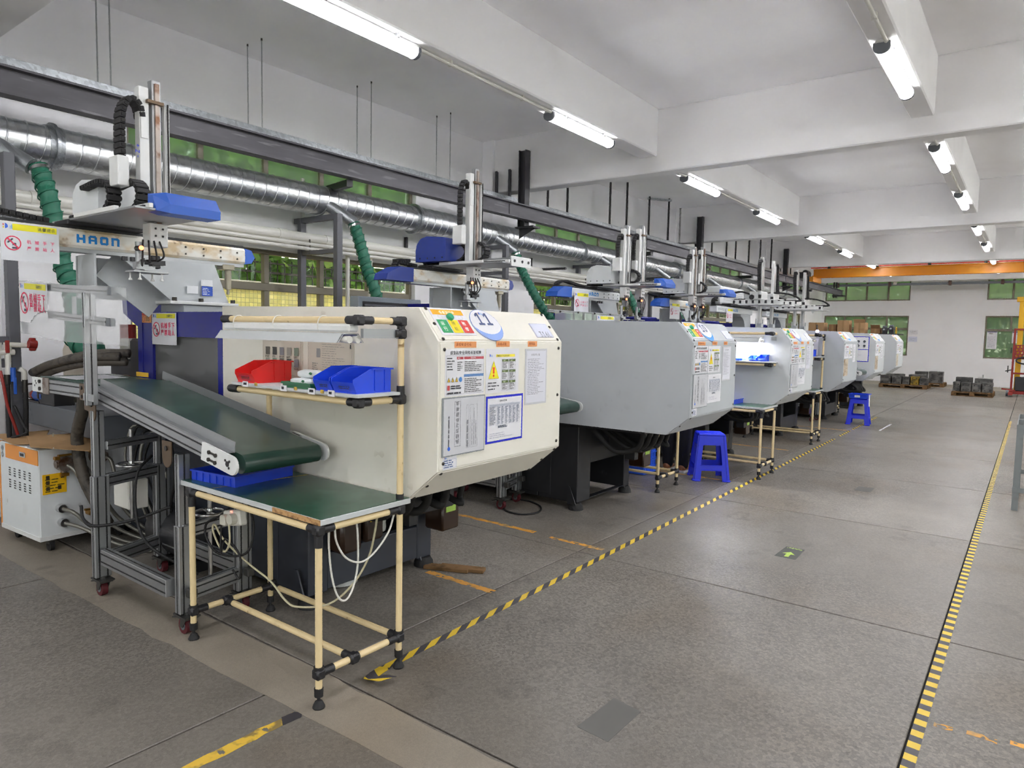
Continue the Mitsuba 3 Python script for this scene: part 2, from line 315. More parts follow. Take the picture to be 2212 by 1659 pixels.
# ------------------------------------------------------------------ lettering
GLYPHS = {}
for _ch, _polys in {   # outlines of the characters on a 0 to 63 grid: polygons of rings of x, y, x, y
    '下': [[[4,49,4,56,59,56,59,49,33,49,34,41,49,33,55,30,56,27,51,23,41,30,34,34,33,3,28,3,27,3,27,49]]],
    '业': [[[4,7,5,13,21,13,21,59,28,59,28,13,35,13,35,59,42,59,42,27,43,27,48,37,51,45,53,46,58,43,48,23,45,22,42,23,42,13,58,13,58,6]],[[6,43,7,45,10,46,12,45,20,28,20,24,16,22,14,23,10,34]]],
    '严': [[[2,7,6,13,7,19,8,37,15,37,10,47,10,49,12,51,7,51,7,52,7,57,56,57,57,52,56,51,51,51,54,49,54,48,48,37,58,37,58,31,14,31,14,19,11,9,7,3],[41,39,43,41,47,51,41,51],[42,38,41,37,42,37],[29,37,34,37,34,51,29,51],[15,50,20,41,21,38,20,37,22,37,22,51]]],
    '书': [[[4,28,4,33,5,33,26,34,26,43,9,43,8,49,25,50,26,60,32,60,32,50,48,50,43,55,46,58,48,58,59,50,56,45,50,48,50,34,59,33,57,16,56,13,53,10,40,9,38,14,38,16,50,15,52,22,51,27,32,27,32,3,26,3,26,27],[32,34,44,34,44,43,32,43]]],
    '产': [[[3,6,8,19,8,37,21,38,17,46,7,47,8,53,28,53,26,59,32,60,37,53,56,52,56,47,48,46,48,44,45,38,58,37,57,31,15,31,14,18,11,6,8,3,7,3],[24,46,28,37,37,37,41,46]]],
    '人': [[[8,3,3,9,11,13,21,25,27,41,28,59,34,60,34,48,39,32,46,20,52,14,59,10,60,7,55,4,45,10,37,20,32,33,26,19,18,10]]],
    '作': [[[19,34,20,37,28,48,32,59,38,58,36,50,60,50,60,44,41,44,42,37,59,36,58,31,41,31,41,24,58,24,59,24,59,18,41,18,41,3,40,3,35,3,35,44,32,43,24,32]],[[3,34,12,47,18,59,20,60,24,58,18,44,18,3,12,3,11,4,11,33,7,30,6,30]]],
    '修': [[[19,43,23,43,28,48,34,60,36,60,40,59,39,54,55,54,58,52,56,47,49,39,55,35,60,35,61,33,58,29,51,31,43,35,32,30,25,29,25,13,20,12,19,13],[37,48,43,42,49,47],[25,40,25,34,37,39,33,44,28,39]],[[26,7,26,9,43,13,49,16,54,21,59,19,59,17,55,13,43,7,31,3,28,3]],[[29,16,29,18,43,23,48,27,53,25,49,20,38,14,31,13]],[[28,24,29,26,39,30,43,33,47,31,47,30,45,28,36,22,31,21]],[[2,34,9,45,15,59,20,59,21,56,16,46,16,3,11,3,10,4,10,33,5,29]]],
    '全': [[[2,36,3,37,19,47,31,61,36,59,35,56,42,49,60,37,61,35,57,32,51,35,50,32,35,32,35,25,50,25,51,19,35,19,35,11,58,11,58,5,6,5,6,11,28,11,28,19,13,19,13,24,28,25,28,32,13,32,13,35,8,32,6,32],[32,51,18,38,46,38]]],
    '出': [[[7,30,14,30,14,13,28,13,28,32,10,32,10,54,16,54,16,38,28,38,28,60,34,60,35,59,35,39,46,38,47,54,53,55,54,54,54,33,53,32,35,32,35,14,49,13,49,30,56,30,56,3,49,3,49,7,7,7]]],
    '原': [[[3,7,6,15,8,26,9,57,59,56,59,51,40,51,38,47,54,46,54,23,39,23,39,8,37,4,26,3,25,6,25,9,33,9,33,23,19,23,18,24,18,45,19,46,30,46,32,51,15,51,15,27,12,13,9,4,7,4],[25,28,47,28,48,32,25,32],[25,38,47,37,48,40,25,41]],[[42,18,43,20,47,22,58,10,59,8,53,5]],[[13,8,23,22,29,20,24,12,18,5]]],
    '口': [[[8,53,55,53,54,5,48,5,47,10,16,10,14,4,9,4,8,5],[15,17,48,16,48,47,15,47]]],
    '告': [[[4,32,4,37,8,38,5,40,5,41,12,49,16,60,22,58,20,51,29,51,30,60,35,60,36,51,54,51,54,45,36,45,36,38,59,37,59,32],[12,38,29,38,30,45,16,45]],[[12,3,12,28,52,28,52,3,46,2,45,6,18,6,18,2],[19,22,19,12,45,13,45,22]]],
    '型': [[[4,5,4,11,29,12,28,17,10,18,10,23,28,23,28,27,24,27,24,39,18,39,15,31,10,26,8,25,4,29,9,34,12,38,12,39,5,40,5,45,12,46,12,51,7,52,7,57,35,58,35,52,30,52,30,46,36,45,37,40,30,39,30,30,35,30,35,23,53,23,53,17,35,17,35,12,59,11,59,5],[24,51,19,52,19,45,24,45]],[[43,26,41,32,50,32,50,60,55,60,56,30,53,27]],[[38,56,44,57,44,34,38,35]]],
    '备': [[[5,28,3,34,15,36,24,40,24,41,18,45,10,39,5,43,6,45,15,50,21,56,23,60,30,59,28,55,48,55,50,53,51,52,49,49,40,41,39,40,61,34,57,29,52,29,52,3,51,3,46,3,45,5,18,5,17,3,12,3,11,4,11,29],[34,21,45,21,45,25,35,25],[35,15,35,11,45,11,45,16],[32,36,20,31,43,31],[24,48,28,45,32,43,39,48],[18,21,28,21,28,25,18,25],[18,16,18,11,28,11,28,16]]],
    '安': [[[5,31,5,36,6,37,22,37,26,46,26,47,13,47,13,39,7,39,6,53,7,53,27,53,26,59,30,60,32,60,35,53,56,53,57,53,56,39,50,39,50,47,28,46,32,45,30,37,58,36,58,31,46,30,43,23,39,18,54,11,57,8,52,3,46,7,34,13,20,6,9,3,6,7,6,9,19,12,26,16,12,22,17,30],[23,25,33,21,39,30,25,31]]],
    '导': [[[4,22,5,27,39,27,39,31,15,32,10,34,9,37,9,58,52,57,52,43,57,41,57,37,54,32,46,31,46,27,58,27,59,21,46,21,46,7,44,4,30,3,28,7,29,9,39,9,39,21,21,21,28,13,28,11,24,8,17,16,13,19,14,21],[16,41,16,38,18,37,48,37,51,39,51,41],[16,52,16,47,45,48,45,52]]],
    '常': [[[6,50,14,51,11,57,14,59,17,59,18,58,22,51,28,51,29,60,30,60,35,60,35,51,41,51,47,60,53,58,49,51,57,51,58,37,57,36,51,36,51,45,13,45,12,36,6,36]],[[10,25,29,25,29,28,15,29,16,42,48,42,48,29,36,28,35,25,53,25,54,9,51,6,40,5,38,11,47,11,47,19,36,19,35,3,30,3,29,19,17,19,16,6,10,6],[22,37,22,33,42,34,42,37]]],
    '录': [[[5,11,5,13,20,19,16,23,9,27,9,29,12,31,5,32,5,37,44,37,44,40,44,41,11,41,11,47,44,47,45,50,9,51,9,57,52,56,51,38,58,37,59,32,52,31,55,28,44,19,50,14,59,11,59,9,56,5,47,9,40,14,35,19,34,6,31,3,21,3,19,7,20,9,28,9,28,15,9,7],[35,32,40,24,48,31],[14,31,25,24,23,20,28,22,28,31]]],
    '待': [[[5,24,3,30,11,38,18,47,23,45,21,40,37,40,37,46,24,46,24,52,37,52,37,60,43,59,43,52,57,52,57,46,43,46,44,40,60,40,60,34,52,34,52,30,59,30,60,25,59,24,52,23,52,9,51,5,49,4,38,3,36,8,36,9,45,10,45,24,31,24,38,13,37,11,33,9,26,20,26,22,28,24,21,24,21,30,45,30,45,34,21,34,20,38,19,38,18,37,18,3,17,3,12,3,12,28]],[[3,46,14,56,16,60,22,58,18,51,8,42,6,42]]],
    '成': [[[3,6,7,15,8,23,9,50,33,50,33,59,34,60,39,60,40,59,40,50,48,50,41,55,42,59,45,60,54,54,56,52,55,50,59,49,59,43,40,43,43,27,50,41,56,39,50,25,45,18,47,13,51,10,53,12,54,21,55,21,60,18,59,9,55,4,50,3,46,5,41,12,30,3,28,3,25,7,25,9,31,13,38,19,35,29,34,43,15,43,15,37,31,37,30,22,29,14,25,12,16,12,15,18,23,18,24,31,15,31,14,18,11,6,8,2]]],
    '手': [[[4,23,4,29,29,29,28,36,8,37,8,43,28,43,28,50,9,49,8,53,8,55,34,57,47,60,50,60,53,56,52,54,35,51,35,43,56,43,56,37,55,36,35,36,35,29,59,29,59,23,35,23,35,8,33,5,28,3,18,3,16,8,16,10,28,10,28,23]]],
    '指': [[[27,59,33,59,34,51,52,56,56,53,56,51,34,45,33,41,51,40,53,43,53,47,55,48,60,45,58,37,54,34,32,34,30,35,27,39]],[[27,31,56,31,57,3,51,3,50,6,33,6,32,3,27,3],[33,12,50,11,51,16,33,16],[33,22,50,21,51,25,33,26]],[[3,26,3,29,12,31,12,41,4,41,3,42,3,47,12,48,12,60,17,60,18,60,18,48,25,47,25,42,18,41,18,33,25,34,26,29,18,26,18,7,16,4,6,3,5,9,12,10,12,23,4,22]]],
    '提': [[[3,25,3,29,11,31,11,41,3,42,3,47,11,48,11,60,16,60,17,48,23,48,23,42,17,42,17,33,24,34,58,34,59,33,58,29,43,28,43,23,55,23,56,18,43,18,43,10,60,10,59,4,43,4,38,5,32,8,29,12,26,6,21,3,18,6,18,7,24,15,27,28,32,27,32,19,34,15,37,13,37,28,23,29,17,26,16,6,12,3,6,3,4,9,11,10,11,23,4,22]],[[25,58,55,58,55,37,26,36],[31,42,48,42,49,45,32,45],[31,50,48,50,49,52,31,53]]],
    '料': [[[3,15,11,32,11,34,4,34,4,40,7,40,4,55,9,56,13,44,13,60,19,60,19,44,23,56,29,55,24,40,29,40,29,39,32,41,42,34,42,32,40,29,38,29,30,35,29,34,20,34,28,22,30,22,46,26,46,60,52,60,52,27,59,28,60,22,52,20,52,3,46,3,46,19,28,16,27,19,24,18,19,25,19,3,13,3,13,22,7,11,5,11],[21,41,19,40,21,40],[11,41,13,40,13,41]],[[32,51,33,55,35,56,45,47,41,43,35,49]]],
    '日': [[[11,55,52,55,52,4,47,4,45,5,45,8,18,8,18,4,11,4],[18,15,45,14,45,29,18,29],[18,49,18,35,45,36,45,49]]],
    '机': [[[2,19,6,24,13,40,13,41,4,41,4,47,14,47,14,60,20,60,20,47,28,47,29,46,29,41,20,41,20,37,29,26,31,32,31,56,52,56,52,10,55,10,56,21,60,19,61,9,58,4,49,4,46,6,46,50,37,50,35,21,33,13,27,3,26,3,22,6,22,8,27,14,29,26,25,22,20,27,20,3,19,3,14,3,14,26,6,14,5,15]]],
    '械': [[[3,19,8,29,11,41,5,41,4,46,5,47,11,47,11,59,12,60,18,60,18,47,23,47,23,49,41,49,41,60,46,60,47,57,52,59,58,52,56,49,59,48,59,43,48,42,49,28,50,29,53,40,59,39,56,27,51,18,53,10,55,18,60,15,59,8,57,4,51,4,46,10,39,3,35,5,34,8,36,10,34,10,34,26,32,25,31,19,28,9,25,5,23,5,20,8,20,9,24,15,26,25,23,26,22,29,21,27,18,29,17,3,13,3,11,4,11,22,7,14,5,14],[47,49,52,49,48,55,47,54],[39,13,44,17,43,26,39,25],[18,41,23,32,26,32,26,41,31,41,32,32,34,32,34,41,39,42,39,32,42,32,41,43,23,43,23,41]]],
    '检': [[[3,21,11,41,11,42,4,43,4,48,11,48,11,59,12,60,17,60,18,59,18,48,24,48,24,43,31,49,38,60,40,60,44,58,43,55,44,53,51,46,60,40,58,35,56,35,51,38,50,35,29,35,28,37,23,34,24,30,29,32,30,31,34,16,29,15,25,28,24,29,22,26,20,26,18,29,18,4,17,3,12,3,11,4,11,24,7,16,5,17],[40,50,33,41,47,42],[18,42,19,39,23,42]],[[21,6,22,12,42,12,51,32,53,33,57,31,49,12,58,12,58,6]],[[38,16,36,32,41,32,44,21,43,17]]],
    '温': [[[5,7,16,28,21,25,22,30,56,29,56,11,60,11,60,5,16,5,16,11,21,11,21,24,11,5,8,4],[46,11,50,11,50,24,46,23],[36,11,40,11,40,24,36,23],[27,11,31,11,31,24,27,23]],[[23,57,53,57,54,33,24,32],[29,48,47,48,47,51,29,51],[30,42,29,38,47,39,47,42]],[[7,56,9,59,11,59,19,55,22,52,19,48,18,48,7,54]],[[3,38,4,41,8,43,18,37,19,35,16,32,14,32]]],
    '点': [[[45,16,46,18,51,19,59,8,59,6,54,3]],[[11,41,28,42,28,60,34,60,35,54,57,53,57,48,56,47,34,47,35,42,52,41,52,21,11,21],[17,35,17,27,46,27,46,35]],[[33,17,39,18,43,8,43,5,37,4]],[[22,4,21,17,27,18,29,4,24,3]],[[3,5,3,7,8,12,12,19,18,17,14,9,9,3]]],
    '牌': [[[3,5,5,13,7,25,7,59,13,58,13,43,17,44,17,60,23,59,23,43,27,43,27,54,36,54,39,60,45,59,44,54,58,54,58,29,50,29,50,22,59,22,60,16,50,16,50,3,44,3,44,16,24,16,24,3,19,3,18,4,18,25,12,25,12,15,9,3,7,3],[45,38,45,34,52,35,52,39],[45,45,52,44,52,49,45,49],[35,22,44,22,44,29,42,29,40,26],[33,35,38,35,39,39,33,39],[33,45,39,44,39,49,33,49],[13,37,13,31,24,31,24,22,27,22,27,24,34,28,27,29,26,37]]],
    '生': [[[4,5,4,11,29,12,28,25,11,25,11,31,28,31,28,42,16,42,9,32,4,35,4,37,12,48,16,59,22,58,19,48,28,48,29,60,34,60,35,60,35,48,56,48,56,42,35,42,35,31,53,31,54,31,54,25,35,25,35,12,59,11,59,5]]],
    '知': [[[3,7,3,8,12,17,15,27,15,30,4,30,3,31,3,35,7,36,3,40,7,48,11,60,16,59,15,52,31,52,31,46,22,46,22,36,33,36,33,55,57,54,56,5,51,5,50,9,40,9,39,5,33,5,33,13,30,9,29,9,20,19,16,11,9,4,6,3],[39,16,50,16,50,48,39,48],[22,30,22,26,33,14,33,29],[8,36,16,36,16,46,13,46]]],
    '示': [[[4,35,5,41,59,40,58,34,35,34,35,7,33,4,30,3,20,3,18,8,18,10,28,10,28,34]],[[47,19,41,29,44,30,48,30,55,19,58,12,58,10,53,8,52,9]],[[10,50,10,56,53,55,53,49]],[[3,12,11,22,15,31,21,29,16,18,8,8]]],
    '禁': [[[3,36,3,38,7,40,13,48,6,48,5,54,15,54,16,60,21,60,21,54,30,54,29,48,24,48,31,43,30,40,38,48,31,48,31,54,41,54,41,60,47,60,47,54,58,54,57,48,50,48,60,37,57,34,55,34,47,41,47,33,52,32,52,27,12,27,12,33,15,33,15,41,7,33],[21,33,41,33,41,41,34,35,31,34,28,38,21,42]],[[4,7,4,8,11,12,16,18,5,19,5,25,58,25,59,24,58,19,45,18,58,8,58,6,54,4,52,4,40,15,43,19,35,19,35,7,31,3,21,3,19,7,20,9,28,9,28,19,18,19,21,17,22,15,14,7,9,4]]],
    '站': [[[5,9,4,16,13,18,10,18,9,19,7,41,12,41,15,23,14,18,17,18,18,24,21,43,4,43,5,49,15,49,11,57,12,59,17,59,21,51,21,49,30,48,30,43,24,43,27,41,27,39,23,20,29,21,29,31,38,32,38,59,39,60,45,60,45,48,60,47,59,41,45,41,45,32,57,31,57,3,51,3,50,6,35,6,34,3,29,3,28,15,8,9],[35,13,51,12,51,25,35,25]]],
    '行': [[[24,34,25,40,59,40,60,34,59,33,50,33,50,7,48,4,35,3,33,8,33,10,44,10,44,33]],[[27,51,27,56,28,57,58,56,57,50]],[[2,28,12,37,20,47,25,45,25,43,19,35,18,3,12,3,12,28,6,24]],[[3,45,17,60,23,58,21,54,7,41,6,41]]],
    '表': [[[3,20,4,21,15,26,22,31,5,31,5,37,28,37,28,40,10,40,10,45,28,45,28,48,7,49,8,55,28,55,28,60,34,60,35,55,56,54,56,49,34,48,35,45,54,45,53,40,35,40,34,37,58,36,58,32,53,31,57,27,46,18,51,14,60,11,57,5,52,6,43,12,36,19,31,30,23,23,23,13,36,16,38,12,37,10,16,3,14,8,16,11,16,19,6,15],[37,31,39,26,42,23,51,31]]],
    '记': [[[4,35,4,41,19,41,20,40,20,17,25,20,27,17,27,36,49,36,49,49,26,49,26,55,55,56,56,28,49,27,49,30,34,30,33,11,51,10,53,13,54,20,56,20,60,18,60,13,58,7,54,4,51,4,32,4,28,7,26,14,13,4,10,8,13,14,13,35]],[[8,54,8,55,11,58,13,58,22,50,23,47,18,44]]],
    '设': [[[21,7,23,9,29,11,35,14,29,22,27,27,24,28,24,33,21,36,21,38,25,40,29,44,30,58,51,58,51,42,59,42,59,36,48,36,46,37,45,39,45,52,36,52,35,42,27,34,54,33,56,32,56,31,53,23,46,14,52,11,60,9,60,7,57,3,55,3,40,10,32,5,24,3],[33,27,37,20,41,18,45,23,48,27]],[[3,35,3,41,4,41,18,41,18,17,24,20,26,17,25,14,13,4,9,8,12,13,12,35]],[[8,56,11,59,14,58,22,50,22,48,18,45,8,54]]],
    '运': [[[3,7,3,9,11,16,11,33,4,33,3,39,18,39,18,16,23,12,31,10,60,11,58,4,28,4,22,6,15,10,8,3,6,3]],[[20,36,20,42,21,43,59,42,59,36,39,36,31,23,37,23,46,24,42,33,47,35,58,16,54,13,52,14,50,18,24,15,22,21,26,26,31,36]],[[24,50,24,56,55,56,55,50,54,50]],[[5,52,8,57,10,57,20,49,21,48,18,44,16,44]]],
    '险': [[[6,57,22,58,25,56,19,41,24,31,24,22,21,18,18,17,13,17,12,19,12,3,6,4],[13,38,17,52,12,51,12,23,17,23,18,25,18,31]],[[24,34,21,39,32,49,39,61,44,59,44,56,47,52,61,40,58,35,56,35,52,39,51,35,30,35,29,37],[41,50,34,41,48,42]],[[23,11,43,12,45,17,40,16,37,32,43,32,46,18,52,33,58,31,49,12,59,12,59,6,23,6]],[[30,15,26,31,30,32,31,31,35,20,35,16]]],
    '风': [[[3,6,7,13,10,25,10,57,52,57,53,15,55,11,56,19,57,19,60,16,60,10,59,5,57,4,52,4,49,7,48,11,46,21,45,51,17,51,17,29,14,15,8,3]],[[15,14,15,15,23,22,28,29,18,42,18,44,23,46,32,36,37,48,42,47,42,42,36,30,45,17,46,13,40,11,32,23,27,16,20,10,19,10]]],
    '馨': [[[3,16,3,17,15,20,18,22,5,23,6,28,3,30,3,31,7,37,8,46,31,46,32,37,38,39,33,40,34,43,32,47,7,47,7,51,8,52,5,53,6,57,16,57,17,60,22,60,22,57,32,57,33,53,31,52,32,51,36,53,36,59,52,59,52,52,59,52,59,48,56,47,55,44,51,40,59,35,57,31,49,34,51,32,50,30,34,28,58,27,57,23,44,22,51,19,60,17,57,12,50,14,50,3,44,3,43,5,20,5,19,3,14,3,14,14,6,12],[39,49,47,48,46,54,41,54],[43,43,46,42,46,43],[44,35,46,34,46,35],[35,21,35,19,37,19,37,20],[9,28,15,28,13,31,14,33,27,33,31,34,13,35],[26,20,28,19,29,21,27,21],[22,40,25,39,26,41,22,41],[16,39,17,41,13,41,13,39]]],
}.items():
    GLYPHS[_ch] = []
    for _rings in _polys:
        r = [np.array(q, float).reshape(-1, 2) / 63 for q in _rings]
        g = Polygon(r[0], [h for h in r[1:] if len(h) > 2])
        GLYPHS[_ch].append(g if g.is_valid else g.buffer(0))
_LAT = {}
def latin(ch):
    if ch not in _LAT: _LAT[ch] = meshkit.text_mesh(ch, 1.0, 0.02, True)
    return _LAT[ch]
class Print:
    """flat print on a surface: o = lower left corner, u = reading direction, v = up; each layer a hair above the last"""
    def __init__(self, o, u, v, lift=0.0006): self.o, self.u, self.v, self.mb, self.k = V(*o), unit(u), unit(v), MB(), lift; self.w = np.cross(self.u, self.v)
    def _o(self): self.k += 0.00012; return self.o + self.w * self.k
    def poly(self, pts, col, holes=()): self.mb.poly(pts, self._o(), self.u, self.v, 0, holes, col); return self
    def rect(self, x, y, w, h, col): return self.poly([(x, y), (x + w, y), (x + w, y + h), (x, y + h)], col)
    def rects(self, rs, col):
        o = self._o()
        for x, y, w, h in rs:
            self.mb.add([o + a * self.u + b * self.v for a, b in ((x, y), (x + w, y), (x + w, y + h), (x, y + h))], [[0, 1, 2, 3]], col)
        return self
    def frame(self, x, y, w, h, t, col): return self.rects([(x, y, w, t), (x, y + h - t, w, t), (x, y + t, t, h - 2 * t), (x + w - t, y + t, t, h - 2 * t)], col)
    def text(self, s, x, y, h, col, step=1.06, sx=1.0):
        o = self._o()
        for ch in s:
            if ch in GLYPHS:
                for g in GLYPHS[ch]: self.mb.poly(affinity.affine_transform(g, [h * sx, 0, 0, h, x, y]), o, self.u, self.v, 0, col=col)
                x += h * step * sx
            elif ch == ' ': x += h * 0.4 * sx
            else:
                m = latin(ch); t = m.vertices * [h * sx, h, 0]
                up = m.face_normals[:, 2] > 0.5
                self.mb.add(o + (t[:, :1] + x) * self.u + t[:, 1:2] * self.v, m.faces[up], col); x += (m.vertices[:, 0].max() + 0.14) * h * sx
        return x
    def lines(self, x, y, w, h, n, col='555558', fill=0.45, seed=0):
        """n rows of illegible small print in the rectangle"""
        r = random.Random(seed); rs = []; p = h / n
        for i in range(n):
            a = x; b = x + w * (0.55 + 0.45 * r.random())
            while a < b:
                l = min(p * (1.2 + 2.5 * r.random()), b - a); rs.append((a, y + h - (i + 1) * p + p * 0.25, l, p * fill)); a += l + p * 0.45
        return self.rects(rs, col)
    def ring(self, x, y, r, t, col, n=28):
        a = np.arange(n) * 2 * np.pi / n; c = np.c_[np.cos(a), np.sin(a)]
        return self.poly(c * r + (x, y), col, [c[::-1] * (r - t) + (x, y)])
    def disc(self, x, y, r, col, n=24, sx=1.0):
        a = np.arange(n) * 2 * np.pi / n; return self.poly(np.c_[np.cos(a) * r * sx + x, np.sin(a) * r + y], col)
    def done(self, par, name='print', m='m_print', label=None): return part(par, name, self.mb, m, label=label)
def sheet(par, o, u, v, w, h, t=0.0012, m='m_paper', name='sheet'):
    o, u, v = V(*o), unit(u), unit(v); n = np.cross(u, v)
    return part(par, name, MB().obox(o + u * w / 2 + v * h / 2 + n * t / 2, [u, v, n], [w, h, t]), m)

# ================================================================== THE SETTING
XW, YB, ZC = -6.65, 28.6, 4.32          # left wall, back wall, ceiling
XR, YF = 6.4, -4.85                       # right wall and front wall (out of the frame)
# floor: cast slabs with open joints, on a bed
xs = [-6.85] + [-4.70, -2.50, -0.30, 1.90, 4.10] + [XR]
ys = [YF] + [-0.32 + 2.22 * i for i in range(13)] + [YB]
b = MB().box((-6.85, YF, -0.2), (XR, YB, -0.012)); struct('floor', b, 'm_soil', 'grey speckled concrete floor of cast slabs with open joints')
sr = random.Random(4)
for i in range(len(xs) - 1):
    for j in range(len(ys) - 1):
        g = 0.005
        m = 'm_floor_new' if ys[j] > 25.0 else sr.choice(['m_floor_a', 'm_floor_a', 'm_floor_b'])
        if (i, j) in ((2, 4), (3, 4)): m = 'm_floor_b'
        part('floor', 'slab', MB().box((xs[i] + g, ys[j] + g, -0.012), (xs[i + 1] - g, ys[j + 1] - g, 0), 0.003), m)
# newer concrete poured over an old trench
r = random.Random(3); top = []; bot = []
for k in range(41):
    x = -6.2 + 5.9 * k / 40; bot.append((x, 1.50 + 0.030 * (x + 6.2) + r.uniform(-.012, .012))); top.append((x, 1.885 + r.uniform(-.010, .010)))
part('floor', 'trench_strip', MB().poly(bot + top[::-1], (0, 0, 0), X, Y, 0.0015), 'm_floor_new', label='strip of paler newer concrete under the near workbench')
part('floor', 'repair_patch', MB().poly([(-1.345, 2.25), (-1.20, 2.238), (-1.197, 2.51), (-1.337, 2.533)], (0, 0, 0), X, Y, 0.001), 'm_outside_dark', label='dark grey rectangular patch')
part('floor', 'repair_patch', MB().poly([(-1.38, 7.675), (-1.232, 7.685), (-1.234, 7.925), (-1.384, 7.914)], (0, 0, 0), X, Y, 0.001), 'm_outside_dark', label='dark grey rectangular patch')

# ceiling slab with main beams and secondary beams
struct('ceiling', MB().box((-6.85, YF - .2, ZC), (XR + .2, YB + .2, ZC + .12)), 'm_ceiling', 'white plastered ceiling with deep beams')
MAIN = [(-4.85, -4.62), (1.58, 1.82), (8.0, 8.22), (14.4, 14.65), (20.8, 21.05), (27.2, 27.45)]
SEC = [(-4.10, -3.865), (-1.13, -0.92), (1.84, 2.06), (4.80, 5.02)]
for y0, y1 in MAIN: part('ceiling', 'main_beam', MB().box((XW, y0, 3.56), (XR, y1, ZC), 0.012), 'm_ceiling')
spans = [(MAIN[k][1], MAIN[k + 1][0]) for k in range(5)]
for y0, y1 in spans:
    for x0, x1 in SEC: part('ceiling', 'secondary_beam', MB().box((x0, y0, 3.75), (x1, y1, ZC), 0.012), 'm_ceiling')

# walls with their window openings
ZU, ZL, ZT = (2.94, 3.58), (0.97, 2.38), 1.98
WL = [(2.95 + 6.4 * k, 6.60 + 6.4 * k) for k in range(4)]
WB = [(-6.55, -3.68), (-1.39, 1.5), (3.4, 6.2)]
def rect(a, b, c, d): return [(a, c), (b, c), (b, d), (a, d)]
hol = [rect(a, b, *z) for a, b in WL for z in (ZU, ZL)]
struct('wall_left', MB().poly(Polygon(rect(YF, YB + .2, 0, ZC), hol), (XW - .2, 0, 0), Y, Z, 0.2), 'm_wall', 'white plastered side wall behind the machines')
for y0 in (1.5, 7.95, 14.35, 20.75): part('wall_left', 'pilaster', MB().box((XW, y0, 0), (-6.44, y0 + 0.4, ZC), 0.01), 'm_wall')
ZUB, ZLB = (2.96, 3.72), (0.965, 2.41)
hol = [rect(a, b, *z) for a, b in WB for z in (ZUB, ZLB)]
struct('wall_back', MB().poly(Polygon(rect(-6.85, XR + .2, 0, ZC), [[(x, z) for x, z in h] for h in hol]), (0, YB + .2, 0), X, Z, 0.2), 'm_wall', 'white end wall with green windows')
WR = [(2.95 + 6.4 * k, 6.60 + 6.4 * k) for k in range(-1, 4)]; WF = [(-5.6, -2.7)]; ADDED_DOOR = (-1.6, 4.4, 0.0, 3.4)  # unseen windows and door opening, added for daylight from right and behind
struct('wall_right', MB().poly(Polygon(rect(YF, YB + .2, 0, ZC), [rect(a, b, *z) for a, b in WR for z in (ZU, ZL)]), (XR, 0, 0), Y, Z, 0.2), 'm_wall')
struct('wall_front', MB().poly(Polygon(rect(-6.85, XR + .2, -.1, ZC), [rect(a, b, *z) for a, b in WF for z in (ZU, ZL)] + [rect(*ADDED_DOOR)]), (0, YF, 0), X, Z, 0.2), 'm_wall')

nwin = [0]
def window(o, u, w, z0, z1, panes, transom=None, glass='m_frost', glass_low='m_glass', lowsplit=None):
    """frame in the opening, one pane per light; o = the opening's lower corner on the wall's middle plane"""
    nwin[0] += 1; k = f'window_{nwin[0]}'; USED[k] = 0
    u = unit(u); nrm = np.cross(u, Z); o = V(*o); t = 0.045; F = MB(); h = z1 - z0
    R = [u, nrm, Z]
    def bar_(x0, x1, a, b): F.obox(o + u * (x0 + x1) / 2 + Z * (a + b) / 2, R, [x1 - x0, 0.07, b - a], 0.004)
    bar_(0, w, 0, t); bar_(0, w, h - t, h); bar_(0, t, t, h - t); bar_(w - t, w, t, h - t)
    cells = []
    zt = h if transom is None else transom - z0
    if transom is not None: bar_(t, w - t, zt - .04, zt + .04)
    def split(n, a, b, gl):
        e = np.linspace(0, w, n + 1)
        for x in e[1:-1]: bar_(x - .03, x + .03, a, b)
        for i in range(n): cells.append((e[i] + .03, e[i + 1] - .03, a, b, gl))
    if transom is None: split(panes, t, h - t, glass)
    else: split(panes, zt + .04, h - t, glass_low); split(lowsplit or panes, t, zt - .04, glass_low)
    struct(k, F, 'm_frame', None)
    for i, (x0, x1, a, b, gl) in enumerate(cells):
        p = [o + u * x + Z * z for x, z in rect(x0 - .012, x1 + .012, a - .012, b + .012)]
        part(k, 'pane', MB().add(p, [[0, 1, 2, 3]]), gl)
    return k
for a, bb in WL:
    window((XW - .1, a, ZU[0]), Y, bb - a, *ZU, 5)
    window((XW - .1, a, ZL[0]), Y, bb - a, *ZL, 5, ZT, lowsplit=5)
for a, bb in WB:
    window((a, YB + .1, ZUB[0]), X, bb - a, *ZUB, 4)
    window((a, YB + .1, ZLB[0]), X, bb - a, *ZLB, 4, 1.93, glass_low='m_frost', lowsplit=3)

for a, bb in WR:
    window((XR + .1, a, ZU[0]), Y, bb - a, *ZU, 5); window((XR + .1, a, ZL[0]), Y, bb - a, *ZL, 5, ZT, glass_low='m_frost', lowsplit=5)  # unseen right-wall windows, added to bring in side daylight
for a, bb in WF:
    window((a, YF - .1, ZU[0]), X, bb - a, *ZU, 4); window((a, YF - .1, ZL[0]), X, bb - a, *ZL, 4, ZT, glass_low='m_frost', lowsplit=3)  # unseen front-wall windows, added for daylight on camera-facing sides
